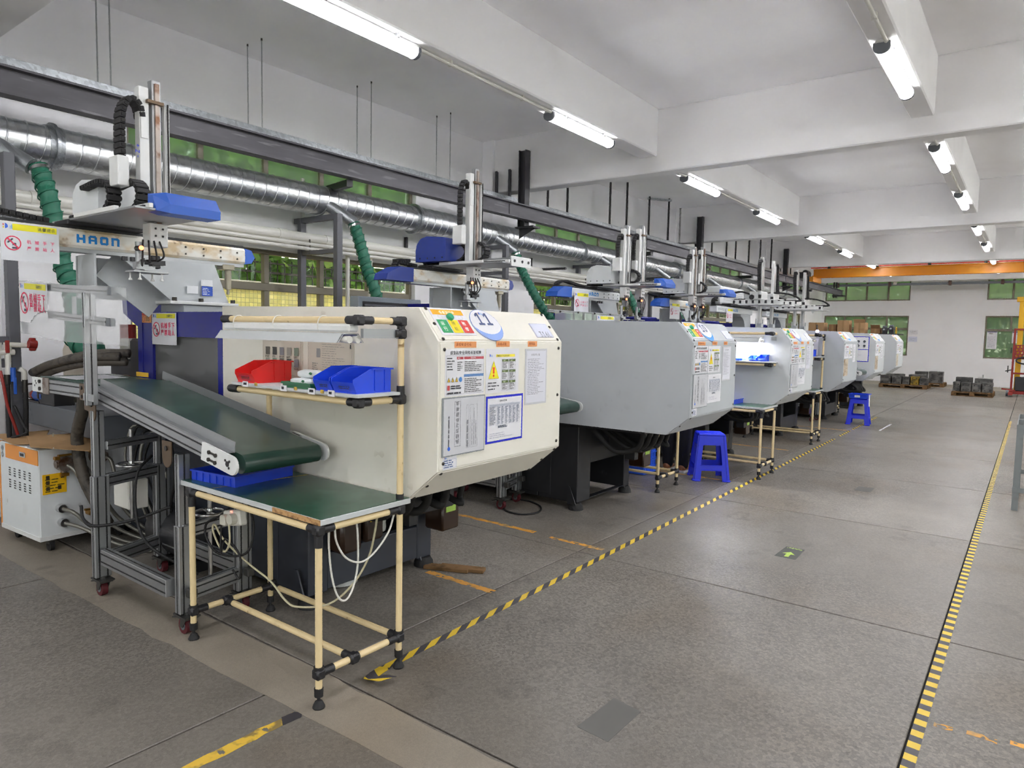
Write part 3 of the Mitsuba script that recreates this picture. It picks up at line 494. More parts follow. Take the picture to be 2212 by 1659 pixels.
# unseen open roller door behind the camera, added to let daylight in
F = MB().box((ADDED_DOOR[0] - .12, YF - .02, 0), (ADDED_DOOR[0], YF + .10, ADDED_DOOR[3])).box((ADDED_DOOR[1], YF - .02, 0), (ADDED_DOOR[1] + .12, YF + .10, ADDED_DOOR[3])); struct('door_1', F, 'm_machine_grey', 'frame of the unseen open door added to let daylight in')
part('door_1', 'roller_housing', MB().box((ADDED_DOOR[0] - .2, YF, ADDED_DOOR[3]), (ADDED_DOOR[1] + .2, YF + .34, ADDED_DOOR[3] + .34), .03), 'm_machine_grey')  # belongs to the added door, never in view
# ------------------------------------------------------------------ outside the windows
def tree(x, y, h, r, n, label, group, seed):
    q = np.random.default_rng(seed); t = thing('tree', label, 'tree', group)
    part(t, 'trunk', MB().tube([(x, y, -.3), (x + .1, y + .05, h * .35), (x - .05, y, h * .7)], [0.14, .1, .05], 7), 'm_trunk')
    c = q.normal(size=(n, 3)); c /= np.linalg.norm(c, axis=1, keepdims=True); c *= q.random((n, 1)) ** 0.4
    c = c * [r, r, h * .48] + [x, y, h * .55]
    keep = meshkit.noise(c * 1.6, seed) > 0.27; c = c[keep]; n = len(c)
    a = q.normal(size=(n, 3)); a /= np.linalg.norm(a, axis=1, keepdims=True)
    b_ = np.cross(a, q.normal(size=(n, 3))); b_ /= np.linalg.norm(b_, axis=1, keepdims=True)
    l = q.uniform(.13, .25, (n, 1)); w = l * .38
    v = np.stack([c - a * l, c + b_ * w, c + a * l, c - b_ * w], 1).reshape(-1, 3)
    f = (np.arange(n)[:, None] * 4 + [0, 1, 2, 3])
    part(t, 'foliage', MB().add(v, f), 'm_leaf', kind='stuff')
for k in range(10): tree(-10.6 - (k % 2) * 1.3, 0.5 + 3.1 * k, 6.6 + (k * 37 % 10) * .12, 2.3, 5200, 'leafy green tree growing outside the side windows', 'trees outside the side windows', 40 + k)
for k in range(5): tree(-7.5 + 3.4 * k, 32.2 + (k % 2) * 1.4, 6.4, 2.5, 6000, 'leafy green tree growing outside the end windows', 'trees outside the end windows', 60 + k)
struct('ground', MB().box((-40, -40, -0.5), (40, 60, -0.25)), 'm_outside', 'paved ground outside')
t = thing('boundary_wall', 'low outside wall of yellow tiles topped by an iron railing', 'wall')
part(t, 'tiled_face', MB().box((-8.85, -2, -.3), (-8.6, 27, 2.12)), 'm_tile')
part(t, 'coping', MB().box((-8.9, -2, 2.12), (-8.55, 27, 2.17), .01), 'm_outside')
F = MB().box((-8.75, -2, 2.30), (-8.71, 27, 2.33)).box((-8.75, -2, 2.44), (-8.71, 27, 2.46))
part(t, 'railing', F, 'm_black')
F = MB()
for k in range(240): F.box((-8.735, -1.9 + .12 * k, 2.17), (-8.723, -1.888 + .12 * k, 2.50))
part(t, 'baluster', F, 'm_black', kind='stuff')

# ------------------------------------------------------------------ floor marks
def strip(t, nm, c, side, pitch, slant):
    """tape along the polyline c; side = half-width vectors; the stripes run with uv.x"""
    c = np.asarray(c, float); sd = np.broadcast_to(side, c.shape); L = np.r_[0, np.cumsum(np.linalg.norm(np.diff(c, axis=0), axis=1))]
    v = np.stack([c - sd, c + sd], 1).reshape(-1, 3); w = 2 * np.linalg.norm(sd[0])
    uv = np.stack([np.c_[L / pitch, L * 0], np.c_[(L - slant * w) / pitch, L * 0 + 1]], 1).reshape(-1, 2)
    k = numbered(t + '__' + nm); scene[k] = mikit.ply((v, [[2 * i, 2 * i + 2, 2 * i + 3, 2 * i + 1] for i in range(len(c) - 1)]), 'm_hazard', uv=uv)
def hazard(label, pts, w, pitch, slant, breaks=()):
    t = thing('hazard_tape', label, 'floor tape'); (x0, y0), (x1, y1) = pts; L = math.hypot(x1 - x0, y1 - y0); u = V((x1 - x0) / L, (y1 - y0) / L, 0); n = V(-u[1], u[0], 0); a = 0
    for b0, b1 in list(breaks) + [(L, L)]:
        strip(t, 'strip', [V(x0, y0, .0006) + u * q for q in np.linspace(a, b0, 2)], n * w / 2, pitch, slant); a = b1
    return t
tp = hazard('black and yellow hazard tape on the floor along the machines', [(-2.285, 2.06), (-2.41, 15.3)], 0.046, 0.155, 2.2, [(9.35, 9.75), (10.55, 10.75)])
strip(tp, 'loose_end', spline([(-2.285, 2.10, .001), (-2.272, 2.03, .003), (-2.245, 1.97, .010), (-2.20, 1.955, .026), (-2.175, 1.985, .034), (-2.17, 2.03, .028)], 5), V(.026, .010, 0), .155, 1.0)
hazard('black and yellow hazard tape on the floor along the right side of the aisle', [(-0.273, 0.9), (-0.279, 16.5)], 0.044, 0.098, 0.12)
def worn(label, x0, x1, y0, y1, seed, m='m_line_orange', n=26, holes=8, kind='painted_line'):
    r = random.Random(seed); up = (x1 - x0) > (y1 - y0); P_ = []
    for side in (0, 1):
        row = []
        for i in range(n + 1):
            t = i / n; j = r.uniform(-.006, .006)
            row.append((x0 + (x1 - x0) * t, (y0, y1)[side] + j) if up else ((x0, x1)[side] + j, y0 + (y1 - y0) * t))
        P_ += row if side == 0 else row[::-1]
    g = Polygon(P_).buffer(0)
    for i in range(holes):
        cx, cy = r.uniform(x0, x1), r.uniform(y0, y1); s = r.uniform(.006, .018)
        g = g.difference(Polygon([(cx + s * r.uniform(.6, 1.6) * math.cos(a), cy + s * r.uniform(.4, 1) * math.sin(a)) for a in np.linspace(0, 6.2, 8)]).buffer(0))
    B = MB()
    for q in getattr(g, 'geoms', [g]): B.poly(q, (0, 0, .0003), X, Y, 0.0004)
    return whole(kind, label, 'floor marking', B, m)
worn('worn orange line on the floor behind the cream machine end', -4.15, -3.0, 4.275, 4.325, 1)
worn('short worn orange line on the floor that meets the hazard tape', -2.84, -2.38, 4.25, 4.295, 2, holes=14)
worn('worn orange line on the floor beside the near machine foot', -3.02, -2.48, 3.11, 3.16, 3)
worn('faded orange line at the lower right corner of the floor, left dash', -0.23, -0.165, 3.17, 3.205, 4, n=6, holes=4)
worn('faded orange line at the lower right corner of the floor, middle dash', -0.12, -0.02, 3.18, 3.215, 5, n=6, holes=5)
worn('faded orange line at the lower right corner of the floor, right dash', 0.02, 0.16, 3.205, 3.24, 6, n=6, holes=3)
worn('thin orange line on the floor behind the blue stool', -3.6, -2.6, 7.20, 7.235, 7)
worn('orange line on the floor between two far machines', -3.6, -2.4, 12.6, 12.64, 8)
worn('orange line on the floor under the workbench with the lit lamp', -4.2, -2.6, 9.75, 9.79, 9)
t = worn('worn yellow tape strip on the floor in front of the near workbench', -2.296, -2.244, 0.55, 1.62, 10, 'm_tape_yellow_old', holes=10, kind='tape_strip')
whole('dark_tape_end', 'dark torn end of the yellow tape strip on the floor', 'tape', MB().poly([(-2.296, 1.56), (-2.244, 1.53), (-2.236, 1.61), (-2.262, 1.635), (-2.29, 1.615)], (0, 0, .0009), X, Y, .0003), 'm_tape_black')
worn('pale tape scrap on the floor of the aisle, left of its far end', -2.02, -1.99, 13.0, 14.2, 12, 'm_paper', kind='tape_scrap')
t = thing('exit_floor_sign', 'dark floor sticker with a green arrow and exit lettering in the aisle', 'floor sign')
part(t, 'sheet', MB().poly([(-1.382, 4.96), (-1.238, 4.959), (-1.246, 5.244), (-1.376, 5.237)], (0, 0, .0002), X, Y, .0006), 'm_sticker_dark')
pr_ = Print((-1.38, 4.96, .0008), X, Y, 0.0003)
gcol = 'a9c25a'
pr_.poly([(.055, .03), (.085, .03), (.085, .10), (.115, .10), (.07, .16), (.025, .10), (.055, .10)][::1], gcol)
pr2 = Print((-1.238 - .004, 5.235, .0008), -X, -Y, 0.0003)
pr2.text('安全出口', .012, .008, .026, gcol, 1.1); pr2.text('EXIT', .035, .045, .02, gcol)
pr_.done(t, 'arrow', 'm_floor_print'); pr2.done(t, 'lettering', 'm_floor_print')

# ================================================================== OVERHEAD
ORD = ['nearest', 'second', 'third', 'fourth', 'fifth', 'sixth', 'seventh', 'eighth']
ROWS = [(-3.98, 'row nearer the machines', 'left'), (-1.03, 'row over the aisle', 'right'), (1.95, None, ''), (4.91, None, '')]
def ceiling_light(x, y0, label, group):
    t = thing('ceiling_light', label, 'ceiling light', group); y1 = y0 + 1.26
    prof = [(-.05, .029), (-.04, .052), (.04, .052), (.05, .029)]
    part(t, 'housing', MB().poly([(a, b) for a, b in prof], (x, y1, 3.69), X, Z, y1 - y0), 'm_white_metal')
    a = np.linspace(math.pi, 2 * math.pi, 9); half = [(.054 * math.cos(q), .040 * math.sin(q)) for q in a] + [(.052, .030), (-.052, .030)]
    d = MB().poly(half, (x, y1 - .03, 3.69), X, Z, y1 - y0 - .06)
    part(t, 'diffuser', d, 'm_white_metal', emitter=glow(LAMP_COL, LAMP))
    for yy in (y0, y1 - .03):
        e = MB().poly([(.058 * math.cos(q), .044 * math.sin(q)) for q in a] + [(.056, .034), (-.056, .034)], (x, yy + .03, 3.69), X, Z, .03); part(t, 'end_cap', e, 'm_machine_grey')
    for yy in (y0 + .25, y1 - .25): part(t, 'clip', MB().box((x - .066, yy - .012, 3.71), (x + .066, yy + .012, 3.75)), 'm_alu')
for x, nm, side in ROWS:
    n = 0
    for k in range(-1, 4):
        b0 = 1.6 + 6.4 * k
        for dy in (1.08, 4.17):
            y0 = b0 + dy
            if nm and k >= 0:
                lb = f'{ORD[n]} lit tube light under the ceiling beam of the {nm}'; n += 1; g = 'ceiling lights'
            else: lb = 'lit tube light under a ceiling beam outside the picture'; g = 'ceiling lights outside the picture'
            if nm and (side, k, dy) == ('right', 0, 1.08): lb = 'lit tube light under a ceiling beam outside the picture'; g = 'ceiling lights outside the picture'; n -= 1
            ceiling_light(x, y0, lb, g)
        if nm and k >= 0:
            c = MB(); zc = 3.722
            c.tube([(x + .03, b0 + .15, zc), (x + .03, b0 + 1.08, zc)], .015, 8); c.tube([(x + .03, b0 + 2.34, zc), (x + .035, b0 + 3.2, zc - .006), (x + .03, b0 + 4.17, zc)], .015, 8)
            t = thing('conduit', f'white conduit along the ceiling beam of the {nm}, {ORD[k]} bay', 'conduit', 'light conduits')
            part(t, 'pipe', c, 'm_pvc', True)
            for yy in (b0 + .6, b0 + 2.7, b0 + 3.7): part(t, 'clip', MB().box((x + .012, yy - .01, zc - .018), (x + .048, yy + .01, 3.752)), 'm_pvc')

# long steel runway beam (I-section) with splice plates and braces
t = thing('runway_beam', 'long dark grey steel beam carried along the left wall', 'steel beam')
def ibeam(mb, x, z0, z1, y0, y1, w=.12, tw=.014, tf=.016):
    s = [(-w / 2, z0), (w / 2, z0), (w / 2, z0 + tf), (tw / 2, z0 + tf), (tw / 2, z1 - tf), (w / 2, z1 - tf), (w / 2, z1), (-w / 2, z1), (-w / 2, z1 - tf), (-tw / 2, z1 - tf), (-tw / 2, z0 + tf), (-w / 2, z0 + tf)]
    return mb.poly(s, (x, y1, 0), X, Z, y1 - y0)
for a, bb in ((-2, 7.55), (7.56, 13.95), (13.96, 20.4), (20.41, 27.5)): part(t, 'section', ibeam(MB(), -5.72, 3.09, 3.285, a, bb), 'm_steel')
for yy in (7.55, 13.95, 20.4):
    part(t, 'splice_plate', MB().box((-5.712, yy - .14, 3.115), (-5.700, yy + .14, 3.255), .003), 'm_steel')
for yy in (4.82, 11.9, 17.6, 23.4): part(t, 'brace', MB().bar((-5.76, yy - .06, 3.05), (-6.64, yy + .12, 3.05), .07, .07), 'm_black')
ht = 0
for yy, nm in ((7.93, 'nearest'), (14.33, 'second'), (20.73, 'third')):
    p = thing('hanger_post', f'{nm} black steel H-section post hanging from a ceiling beam', 'steel post', 'hanger posts of the runway beam')
    ps = MB(); x0, x1, y0, y1 = -5.92, -5.80, yy - .05, yy + .06
    s = [(x0, y0), (x0 + .012, y0), (x0 + .012, yy - .006), (x1 - .012, yy - .006), (x1 - .012, y0), (x1, y0), (x1, y1), (x1 - .012, y1), (x1 - .012, yy + .006), (x0 + .012, yy + .006), (x0 + .012, y1), (x0, y1)]
    part(p, 'post', ps.poly(s, (0, 0, 3.02), X, Y, 1.06), 'm_black')
    part(p, 'bracket', MB().box((-5.93, yy - .09, 2.995), (-5.62, yy + .09, 3.02)).poly([(0, 0), (.28, 0), (0, -.13)], (-5.92, yy + .006, 2.996), X, Z, .012), 'm_black')
p = thing('hanger_post', 'black steel post at the far end of the runway beam', 'steel post')
part(p, 'post', MB().box((-5.84, 26.95, 3.0), (-5.80, 27.05, 3.56)).box((-5.92, 26.95, 3.0), (-5.88, 27.05, 3.56)), 'm_black'); part(p, 'bracket', MB().box((-5.93, 26.85, 3.05), (-5.55, 27.3, 3.09)), 'm_black')

# galvanised cable tray hung above it
t = thing('cable_tray', 'galvanised cable tray hanging above the runway beam along the left wall', 'cable tray')
for a, bb in ((-2, 4.6), (4.61, 10.9), (10.91, 17.2), (17.21, 26.5)):
    s = [(-6.38, 3.39), (-6.10, 3.39), (-6.10, 3.475), (-6.105, 3.475), (-6.105, 3.395), (-6.375, 3.395), (-6.375, 3.475), (-6.38, 3.475)]
    part(t, 'section', MB().poly(s, (0, bb, 0), X, Z, bb - a), 'm_galv')
c = MB()
for k in range(5): c.tube([(-6.33 + .045 * k, y, 3.408 + .008 * ((k * 7 + int(y)) % 3)) for y in np.arange(-2, 26.5, 1.5)], .012, 5)
part(t, 'cables', c, 'm_rubber', True, kind='stuff')
for i, y in enumerate((2.6, 3.98, 5.36, 6.68)):
    for x in (-6.36, -6.12):
        q = thing('hanger_rod', f'thin steel rod holding the cable tray, {ORD[i]} pair, {"wall" if x < -6.2 else "aisle"} side', 'hanger rod', 'hanger rods of the cable tray')
        part(q, 'rod', MB().cyl((x, y, 3.37), (x, y, ZC), .006, 6), 'm_alu', True); part(q, 'nut', MB().cyl((x, y, 3.365), (x, y, 3.39), .013, 6), 'm_bolt')
        part(q, 'anchor', MB().cyl((x, y, ZC - .02), (x, y, ZC), .009, 8), 'm_bolt')
for i, (y, ya) in enumerate(((9.49, 9.28), (11.5, 11.3), (13.3, 12.9), (14.75, 14.42), (16.66, 16.33), (18.3, 17.98), (20.2, 19.98), (22.2, 22.0))):
    for x, yy in ((-6.12, y), (-6.36, ya)):
        q = whole('hanger_angle', f'black steel angle holding the cable tray, {ORD[i]} pair behind the first ceiling beam, {"aisle" if x > -6.2 else "wall"} side', 'hanger', MB().box((x - .02, yy - .02, 3.40), (x + .02, yy - .014, ZC)).box((x - .02, yy - .02, 3.40), (x - .014, yy + .02, ZC)), 'm_black', group='hanger angles of the cable tray')
for x in (-6.12, -6.36): whole('hanger_angle', f'short black steel angle on the first ceiling beam above the cable tray, {"aisle" if x > -6.2 else "wall"} side', 'hanger', MB().box((x - .02, 7.93, 3.37), (x + .02, 7.936, 3.86)).box((x - .02, 7.93, 3.37), (x - .014, 8.0, 3.86)), 'm_black', group='hanger angles of the cable tray')
whole('cross_bar', 'galvanised bar joining two cable tray hangers at the ceiling', 'bar', MB().bar((-6.39, 12.88, 4.28), (-6.09, 13.32, 4.28), .04, .04), 'm_galv')

# spiral duct
t = thing('air_duct', 'large galvanised spiral air duct along the left wall', 'air duct'); DX, DZ, DR = -6.2, 2.91, .155
part(t, 'pipe', MB().cyl((DX, -2, DZ), (DX, 23.6, DZ), DR, 40, caps=False).tube([(DX, 23.6, DZ), (DX - .02, 23.75, DZ), (DX - .1, 23.9, DZ), (DX - .3, 23.98, DZ), (DX - .5, 24.0, DZ)], DR, 32), 'm_duct', True)
n = 24; turns = int(25.2 / .125); th = np.arange(turns * n + 1) * 2 * np.pi / n
part(t, 'spiral_seam', MB().tube(np.c_[DX + (DR + .001) * np.cos(th), -1.9 + .125 * th / 2 / np.pi, DZ + (DR + .001) * np.sin(th)], .006, 4, caps=False), 'm_duct', True)
for y in (-1.72, 2.18, 6.10, 9.98, 13.8, 17.65, 21.6):
    part(t, 'flange', MB().lathe([(DR, -.012), (DR + .028, -.012), (DR + .028, .012), (DR, .012)], (DX, y, DZ), Y, 32).lathe([(DR, -.05), (DR + .006, -.05), (DR + .006, .05), (DR, .05)], (DX, y, DZ), Y, 32), 'm_galv', 40)
STUB = [1.86, 4.86, 7.75, 10.66, 12.85, 15.65, 18.3]
for y in STUB:
    p0, p1 = V(DX + .09, y - .12, DZ - .05), V(-5.905, y + .09, 2.68)
    part(t, 'branch', MB().tube([p0, p0 * .5 + p1 * .5, p1], .062, 18), 'm_galv', 50)
HOSES = [([(-5.97, 1.93, 2.75), (-5.90, 1.99, 2.69), (-5.86, 2.01, 2.58), (-5.80, 2.02, 2.45), (-5.78, 2.04, 2.3), (-5.75, 2.08, 1.97), (-5.7, 2.10, 1.85), (-5.62, 2.10, 1.69), (-5.52, 2.07, 1.53), (-5.45, 2.04, 1.42), (-5.35, 2.08, 1.36), (-5.28, 2.14, 1.36)], 'green spiral hose hanging from the duct at the left edge of the picture'),
 ([(-5.96, 4.92, 2.735), (-5.90, 4.93, 2.67), (-5.85, 4.96, 2.51), (-5.80, 4.97, 2.36), (-5.75, 4.99, 2.19), (-5.65, 4.99, 2.01), (-5.60, 5.03, 1.81), (-5.5, 5.06, 1.62), (-5.4, 5.08, 1.45)], 'green spiral hose hanging from the duct behind the cream machine end'),
 ([(-5.97, 7.80, 2.735), (-5.90, 7.82, 2.66), (-5.85, 7.86, 2.49), (-5.75, 7.88, 2.30), (-5.60, 7.90, 2.06), (-5.50, 7.98, 1.86), (-5.40, 8.10, 1.69), (-5.3, 8.2, 1.5)], 'green spiral hose hanging from the duct between the two nearest robots'),
 ([(-5.97, 10.72, 2.735), (-5.90, 10.74, 2.62), (-5.80, 10.76, 2.45), (-5.60, 10.77, 2.15), (-5.50, 10.80, 1.93), (-5.40, 10.88, 1.74), (-5.3, 11.0, 1.5)], 'green spiral hose hanging behind the third robot'),
 ([(-5.97, 12.92, 2.735), (-5.90, 12.97, 2.68), (-5.88, 13.0, 2.55), (-5.86, 13.02, 2.3), (-5.7, 13.1, 1.9), (-5.4, 13.3, 1.6)], 'green spiral hose hanging from the duct behind the fourth robot'),
 ([(-5.97, 15.70, 2.735), (-5.90, 15.84, 2.67), (-5.85, 16.0, 2.52), (-5.8, 16.1, 2.3), (-5.6, 16.3, 1.9), (-5.4, 16.5, 1.6)], 'green spiral hose hanging from the duct in front of the fifth robot')]
for pts, lb in HOSES:
    pts = pts[1:]
    t = thing('flexible_hose', lb, 'hose', 'green hoses of the air duct'); c = spline(pts, 8); R = .066
    s = np.r_[0, np.cumsum(np.linalg.norm(np.diff(c, axis=0), axis=1))]; L = s[-1]; u = np.linspace(0, L, int(L / .012))
    c = np.c_[[np.interp(u, s, c[:, i]) for i in range(3)]].T
    ph = u / .075 * 2 * np.pi
    part(t, 'fabric', MB().tube(c, R - .010 * np.abs(np.sin(ph / 2)), 18), 'm_hose_green', True)
    tg = np.gradient(c, axis=0); tg /= np.linalg.norm(tg, axis=1, keepdims=True)
    a = np.cross(tg, (0, 1, 0)); a /= np.linalg.norm(a, axis=1, keepdims=True); bb = np.cross(tg, a)
    uu = np.linspace(0, L, int(L / .075 * 16)); pp = uu / .075 * 2 * np.pi
    I = lambda q: np.c_[[np.interp(uu, u, q[:, i]) for i in range(3)]].T
    part(t, 'wire', MB().tube(I(c) + (R + .001) * (np.cos(pp)[:, None] * I(a) + np.sin(pp)[:, None] * I(bb)), .0055, 4), 'm_hose_green', True)
    part(t, 'clamp', MB().tube([c[1], c[3]], R + .004, 18), 'm_chrome', 40)

# white pipes and their stands
for z, r_, x, lb in ((2.53, .052, -6.42, 'thick white water pipe along the left wall'), (2.455, .021, -6.36, 'thin white pipe under the thick water pipe'), (2.405, .021, -6.36, 'lowest thin white pipe along the left wall')):
    t = thing('water_pipe', lb, 'pipe')
    part(t, 'pipe', MB().cyl((x, -2, z), (x, 24, z), r_, 16), 'm_pvc', True)
    for y in (1.2, 2.15, 4.4, 5.0, 8.9, 12.9, 16.9): part(t, 'coupling', MB().cyl((x, y - .05, z), (x, y + .05, z), r_ * 1.13, 16), 'm_pvc', 40)
for i, (y, x, lb) in enumerate(((4.79, -6.6, 'white drop pipe nearest to the robot with the white head'), (5.30, -6.45, 'white drop pipe, middle one of three in front of the side window'), (5.62, -6.42, 'white drop pipe, right one of three in front of the side window'))):
    whole('drop_pipe', lb, 'pipe', MB().cyl((x, y, 0 if i else .3), (x, y, 3.2 if i == 0 else 2.40), .022 if i == 0 else .025, 12), 'm_pvc', True, group='white drop pipes')
for i, y in enumerate((1.80, 4.72, 7.6, 10.5, 13.4)):
    t = thing('duct_stand', ['dark grey duct stand at the left edge of the picture', 'dark grey duct stand behind the cream machine end', 'dark grey duct stand behind the second robot', 'dark grey duct stand behind the third robot', 'dark grey duct stand behind the fourth robot'][i], 'pipe stand', 'stands of the duct and pipes')
    for x in (-5.90, -6.52): part(t, 'post', MB().box((x - .035, y - .035, 0), (x + .035, y + .035, 2.745), .004), 'm_machine_slate')
    part(t, 'cross_bar', MB().box((-6.62, y - .03, 2.69), (-5.865, y + .03, 2.745)), 'm_machine_slate')
    part(t, 'cross_bar', MB().box((-6.52, y - .025, 2.34), (-5.9, y + .025, 2.385)), 'm_machine_slate')
    for k, z in enumerate((2.53, 2.455, 2.405)): part(t, 'pipe_clip', MB().tube([(-6.42 + .07 * (k > 0), y - .02, z - .06), (-6.42 + .07 * (k > 0), y - .02, z + .05)], .008, 6), 'm_bolt')
for i, y in enumerate((3.35, 6.4, 9.2, 12.2, 15.2)):
    t = whole('wall_bracket', f'black L-shaped bracket under the duct, {ORD[i]} from the left', 'bracket', MB().bar((-6.62, y, 2.55), (-6.62, y, 2.75), .035, .035).bar((-6.65, y, 2.56), (-5.95, y + .02, 2.56), .035, .035), 'm_black', group='wall brackets under the duct')

# bridge crane at the far end
t = thing('bridge_crane', 'orange yellow bridge crane girder across the far end of the hall', 'crane')
part(t, 'girder', MB().box((-5.75, 23.42, 3.44), (XR - .3, 23.44, 3.72)).box((-5.75, 23.34, 3.44), (XR - .3, 23.52, 3.455)).box((-5.75, 23.34, 3.70), (XR - .3, 23.52, 3.72)), 'm_crane')
part(t, 'power_rail', MB().box((-5.8, 23.28, 3.735), (XR - .3, 23.33, 3.765)), 'm_crane_red', label='red power rail')
for k in range(8): part(t, 'rail_clip', MB().box((-5.3 + 1.35 * k, 23.27, 3.72), (-5.23 + 1.35 * k, 23.35, 3.785)), 'm_black')
part(t, 'end_truck', MB().box((-5.80, 23.0, 3.30), (-5.64, 24.0, 3.46), .01), 'm_crane')
for y in (23.15, 23.85): part(t, 'wheel', MB().cyl((-5.76, y, 3.34), (-5.68, y, 3.34), .055, 16), 'm_bolt', 40)
part(t, 'drive_motor', MB().cyl((-5.95, 23.2, 3.60), (-5.95, 23.55, 3.60), .09, 14).box((-6.12, 23.1, 3.45), (-5.84, 23.5, 3.62), .01), 'm_black', 40)
part(t, 'support_leg', MB().box((-5.78, 23.36, 3.44), (-5.66, 23.5, 3.52)), 'm_crane')
t = thing('end_wall_rail', 'grey steel rail with brown hangers along the end wall', 'steel rail')
part(t, 'rail', MB().box((-6.4, 27.55, 3.44), (XR - .3, 27.60, 3.52)).box((-6.4, 27.55, 3.44), (XR - .3, 27.68, 3.45)), 'm_machine_grey')
for x in (-5.9, -4.2, -2.4, -0.95, .9): part(t, 'hanger', MB().box((x - .045, 27.53, 3.41), (x + .045, 27.56, 3.74)).box((x - .03, 27.53, 3.41), (x + .03, 27.66, 3.45)), 'm_rust_brown')
part(t, 'cable_box', MB().box((-4.1, 27.53, 3.47), (-3.98, 27.56, 3.6), .01).cyl((-4.04, 27.55, 3.6), (-4.04, 27.55, 3.9), .012, 8), 'm_pvc')
part(t, 'cable_box', MB().box((-1.2, 27.53, 3.53), (-1.08, 27.56, 3.63), .01).cyl((-1.14, 27.55, 3.6), (-1.14, 27.55, 3.95), .012, 8), 'm_pvc')
whole('wall_cable', 'black cable run along the top of the end wall', 'cable', MB().tube([(-1.5, 28.55, 3.9), (2, 28.55, 3.92), (6, 28.55, 3.9)], .02, 6), 'm_rubber', True)

# ================================================================== MACHINES
def screws(par, pts, n, r=.0085, m='m_bolt'):
    for p in pts:
        part(par, 'screw', MB().lathe([(0.0, .006), (r * .6, .006), (r, .003), (r, 0)], p, n, 8), m)
def machine(label, y0, w, x1, hood, base, hood_lbl, zl=.922, cav=(.13, .93, .28, .66), xl=-3.80, navy='m_navy', frontbase=-3.11, door=True, seams=True):
    t = thing('molding_machine', label, 'molding machine', 'injection molding machines in the row')
    y1 = y0 + w; zb = zl - .155
    prof = [(xl, zb), (x1 - .19, zb), (x1, zl), (x1, 1.5), (x1 - .125, 1.651), (xl, 1.664)]
    part(t, 'hood', MB().poly(prof, (0, y1, 0), X, Z, w), hood, label=hood_lbl)
    def plate(name, a, b, n):
        u = unit(V(b[0] - a[0], 0, b[1] - a[1])); L = math.hypot(b[0] - a[0], b[1] - a[1]); nn = unit(V(n[0], 0, n[1]))
        c = V((a[0] + b[0]) / 2, (y0 + y1) / 2, (a[1] + b[1]) / 2) + nn * .0015
        part(t, name, MB().obox(c, [Y, u, nn], [w - .024, L - .016, .005], .0015), hood)
        for q, yy in [(q, yy) for q in (.06, .5, .94) for yy in (y0 + .035, y1 - .035)]:
            screws(t, [V(a[0], yy, a[1]) + u * L * q + nn * .003], nn)
    plate('end_panel', (x1, zl), (x1, 1.5), (1, 0)); plate('top_panel', (x1, 1.5), (x1 - .125, 1.651), (.77, .64)); plate('bottom_panel', (x1 - .19, zb), (x1, zl), (.63, -.77))
    # base with an open bay in its end
    f = frontbase; ya, yb = y0 + .09, y0 + 1.06; a, b_, c, d = cav
    part(t, 'base', MB().box((-6.2, ya, .06), (f - .42, yb, .74), .006), base)
    part(t, 'base_cheek', MB().box((f - .415, ya, .06), (f, ya + a, .74), .006), base); part(t, 'base_cheek', MB().box((f - .415, y0 + b_, .06), (f, yb, .74), .006), base)
    part(t, 'base_sill', MB().box((f - .06, ya + a, .07), (f - .004, y0 + b_, c), .004), base); part(t, 'base_lintel', MB().box((f - .415, ya + a, d), (f - .004, y0 + b_, .74), .004), base)
    for sx in (f - .30, f - .62, f - 1.3):
        if seams: part(t, 'base_panel', MB().box((sx - .27, ya - .004, .10), (sx + .02, ya, .70), .002), base)
    part(t, 'bed', MB().box((-6.2, y0 + .06, .74), (x1 - .40, y1 - .06, zb), .003), base)
    for sx, yy in ((f - .02, ya + .02), (f - .02, yb - .05), (-5.4, ya + .02)):
        part(t, 'foot', MB().lathe([(.0, .06), (.045, .06), (.06, .035), (.065, .0), (0, 0)], (sx, yy, 0), Z, 16), 'm_rubber', 40)
        part(t, 'foot_bracket', MB().poly([(0, 0), (.09, 0), (.02, .16), (0, .16)], (sx - .06, yy - .045, .05), X, Z, .01).cyl((sx, yy, .04), (sx, yy, .16), .012, 8), base)
    # guard over the mould
    if door:
        dx0, dx1 = -4.86, xl - .003
        fr = Polygon([(dx0, .90), (dx1, .90), (dx1, 1.632), (dx0, 1.632)], [[(-4.655, .98), (-3.855, .98), (-3.855, 1.475), (-4.655, 1.475)]])
        k = part(t, 'door', MB().poly(fr, (0, y0 + .03, 0), X, Z, .03), navy, label='navy blue guard door')
        part(k, 'window_pane', MB().box((-4.67, y0 + .018, .965), (-3.84, y0 + .022, 1.49)), 'm_smoke')
        part(k, 'rib', MB().box((-4.80, y0 - .006, .90), (-4.785, y0, 1.63)), navy)
        part(t, 'platen', MB().box((-4.75, y0 + .25, .74), (-4.45, y1, 1.62), .01), 'm_machine_grey'); part(t, 'platen', MB().box((-4.1, y0 + .2, .74), (-3.82, y1, 1.62), .01), 'm_machine_grey')
        part(t, 'mould', MB().box((-4.44, y0 + .38, .98), (-4.12, y0 + .75, 1.4), .006), 'm_mould')
        part(t, 'rear_guard', MB().box((-4.86, y1 - .03, .76), (xl, y1, 1.62), .004), navy)
    part(t, 'platen_guard', MB().poly([(-5.46, 1.82), (-5.44, 1.63), (-5.27, 1.555), (-5.1, 1.49), (-4.75, 1.49), (-4.75, 1.82)], (0, y0 + .32, 0), X, Z, .16), navy, label='navy blue platen guard with a slanted side')
    part(t, 'injection_unit', MB().box((-5.9, y0 + .25, .95), (-5.0, y0 + .75, 1.28), .02).cyl((-6.1, y0 + .5, 1.2), (-4.9, y0 + .5, 1.2), .09, 16), 'm_machine_black', 40)
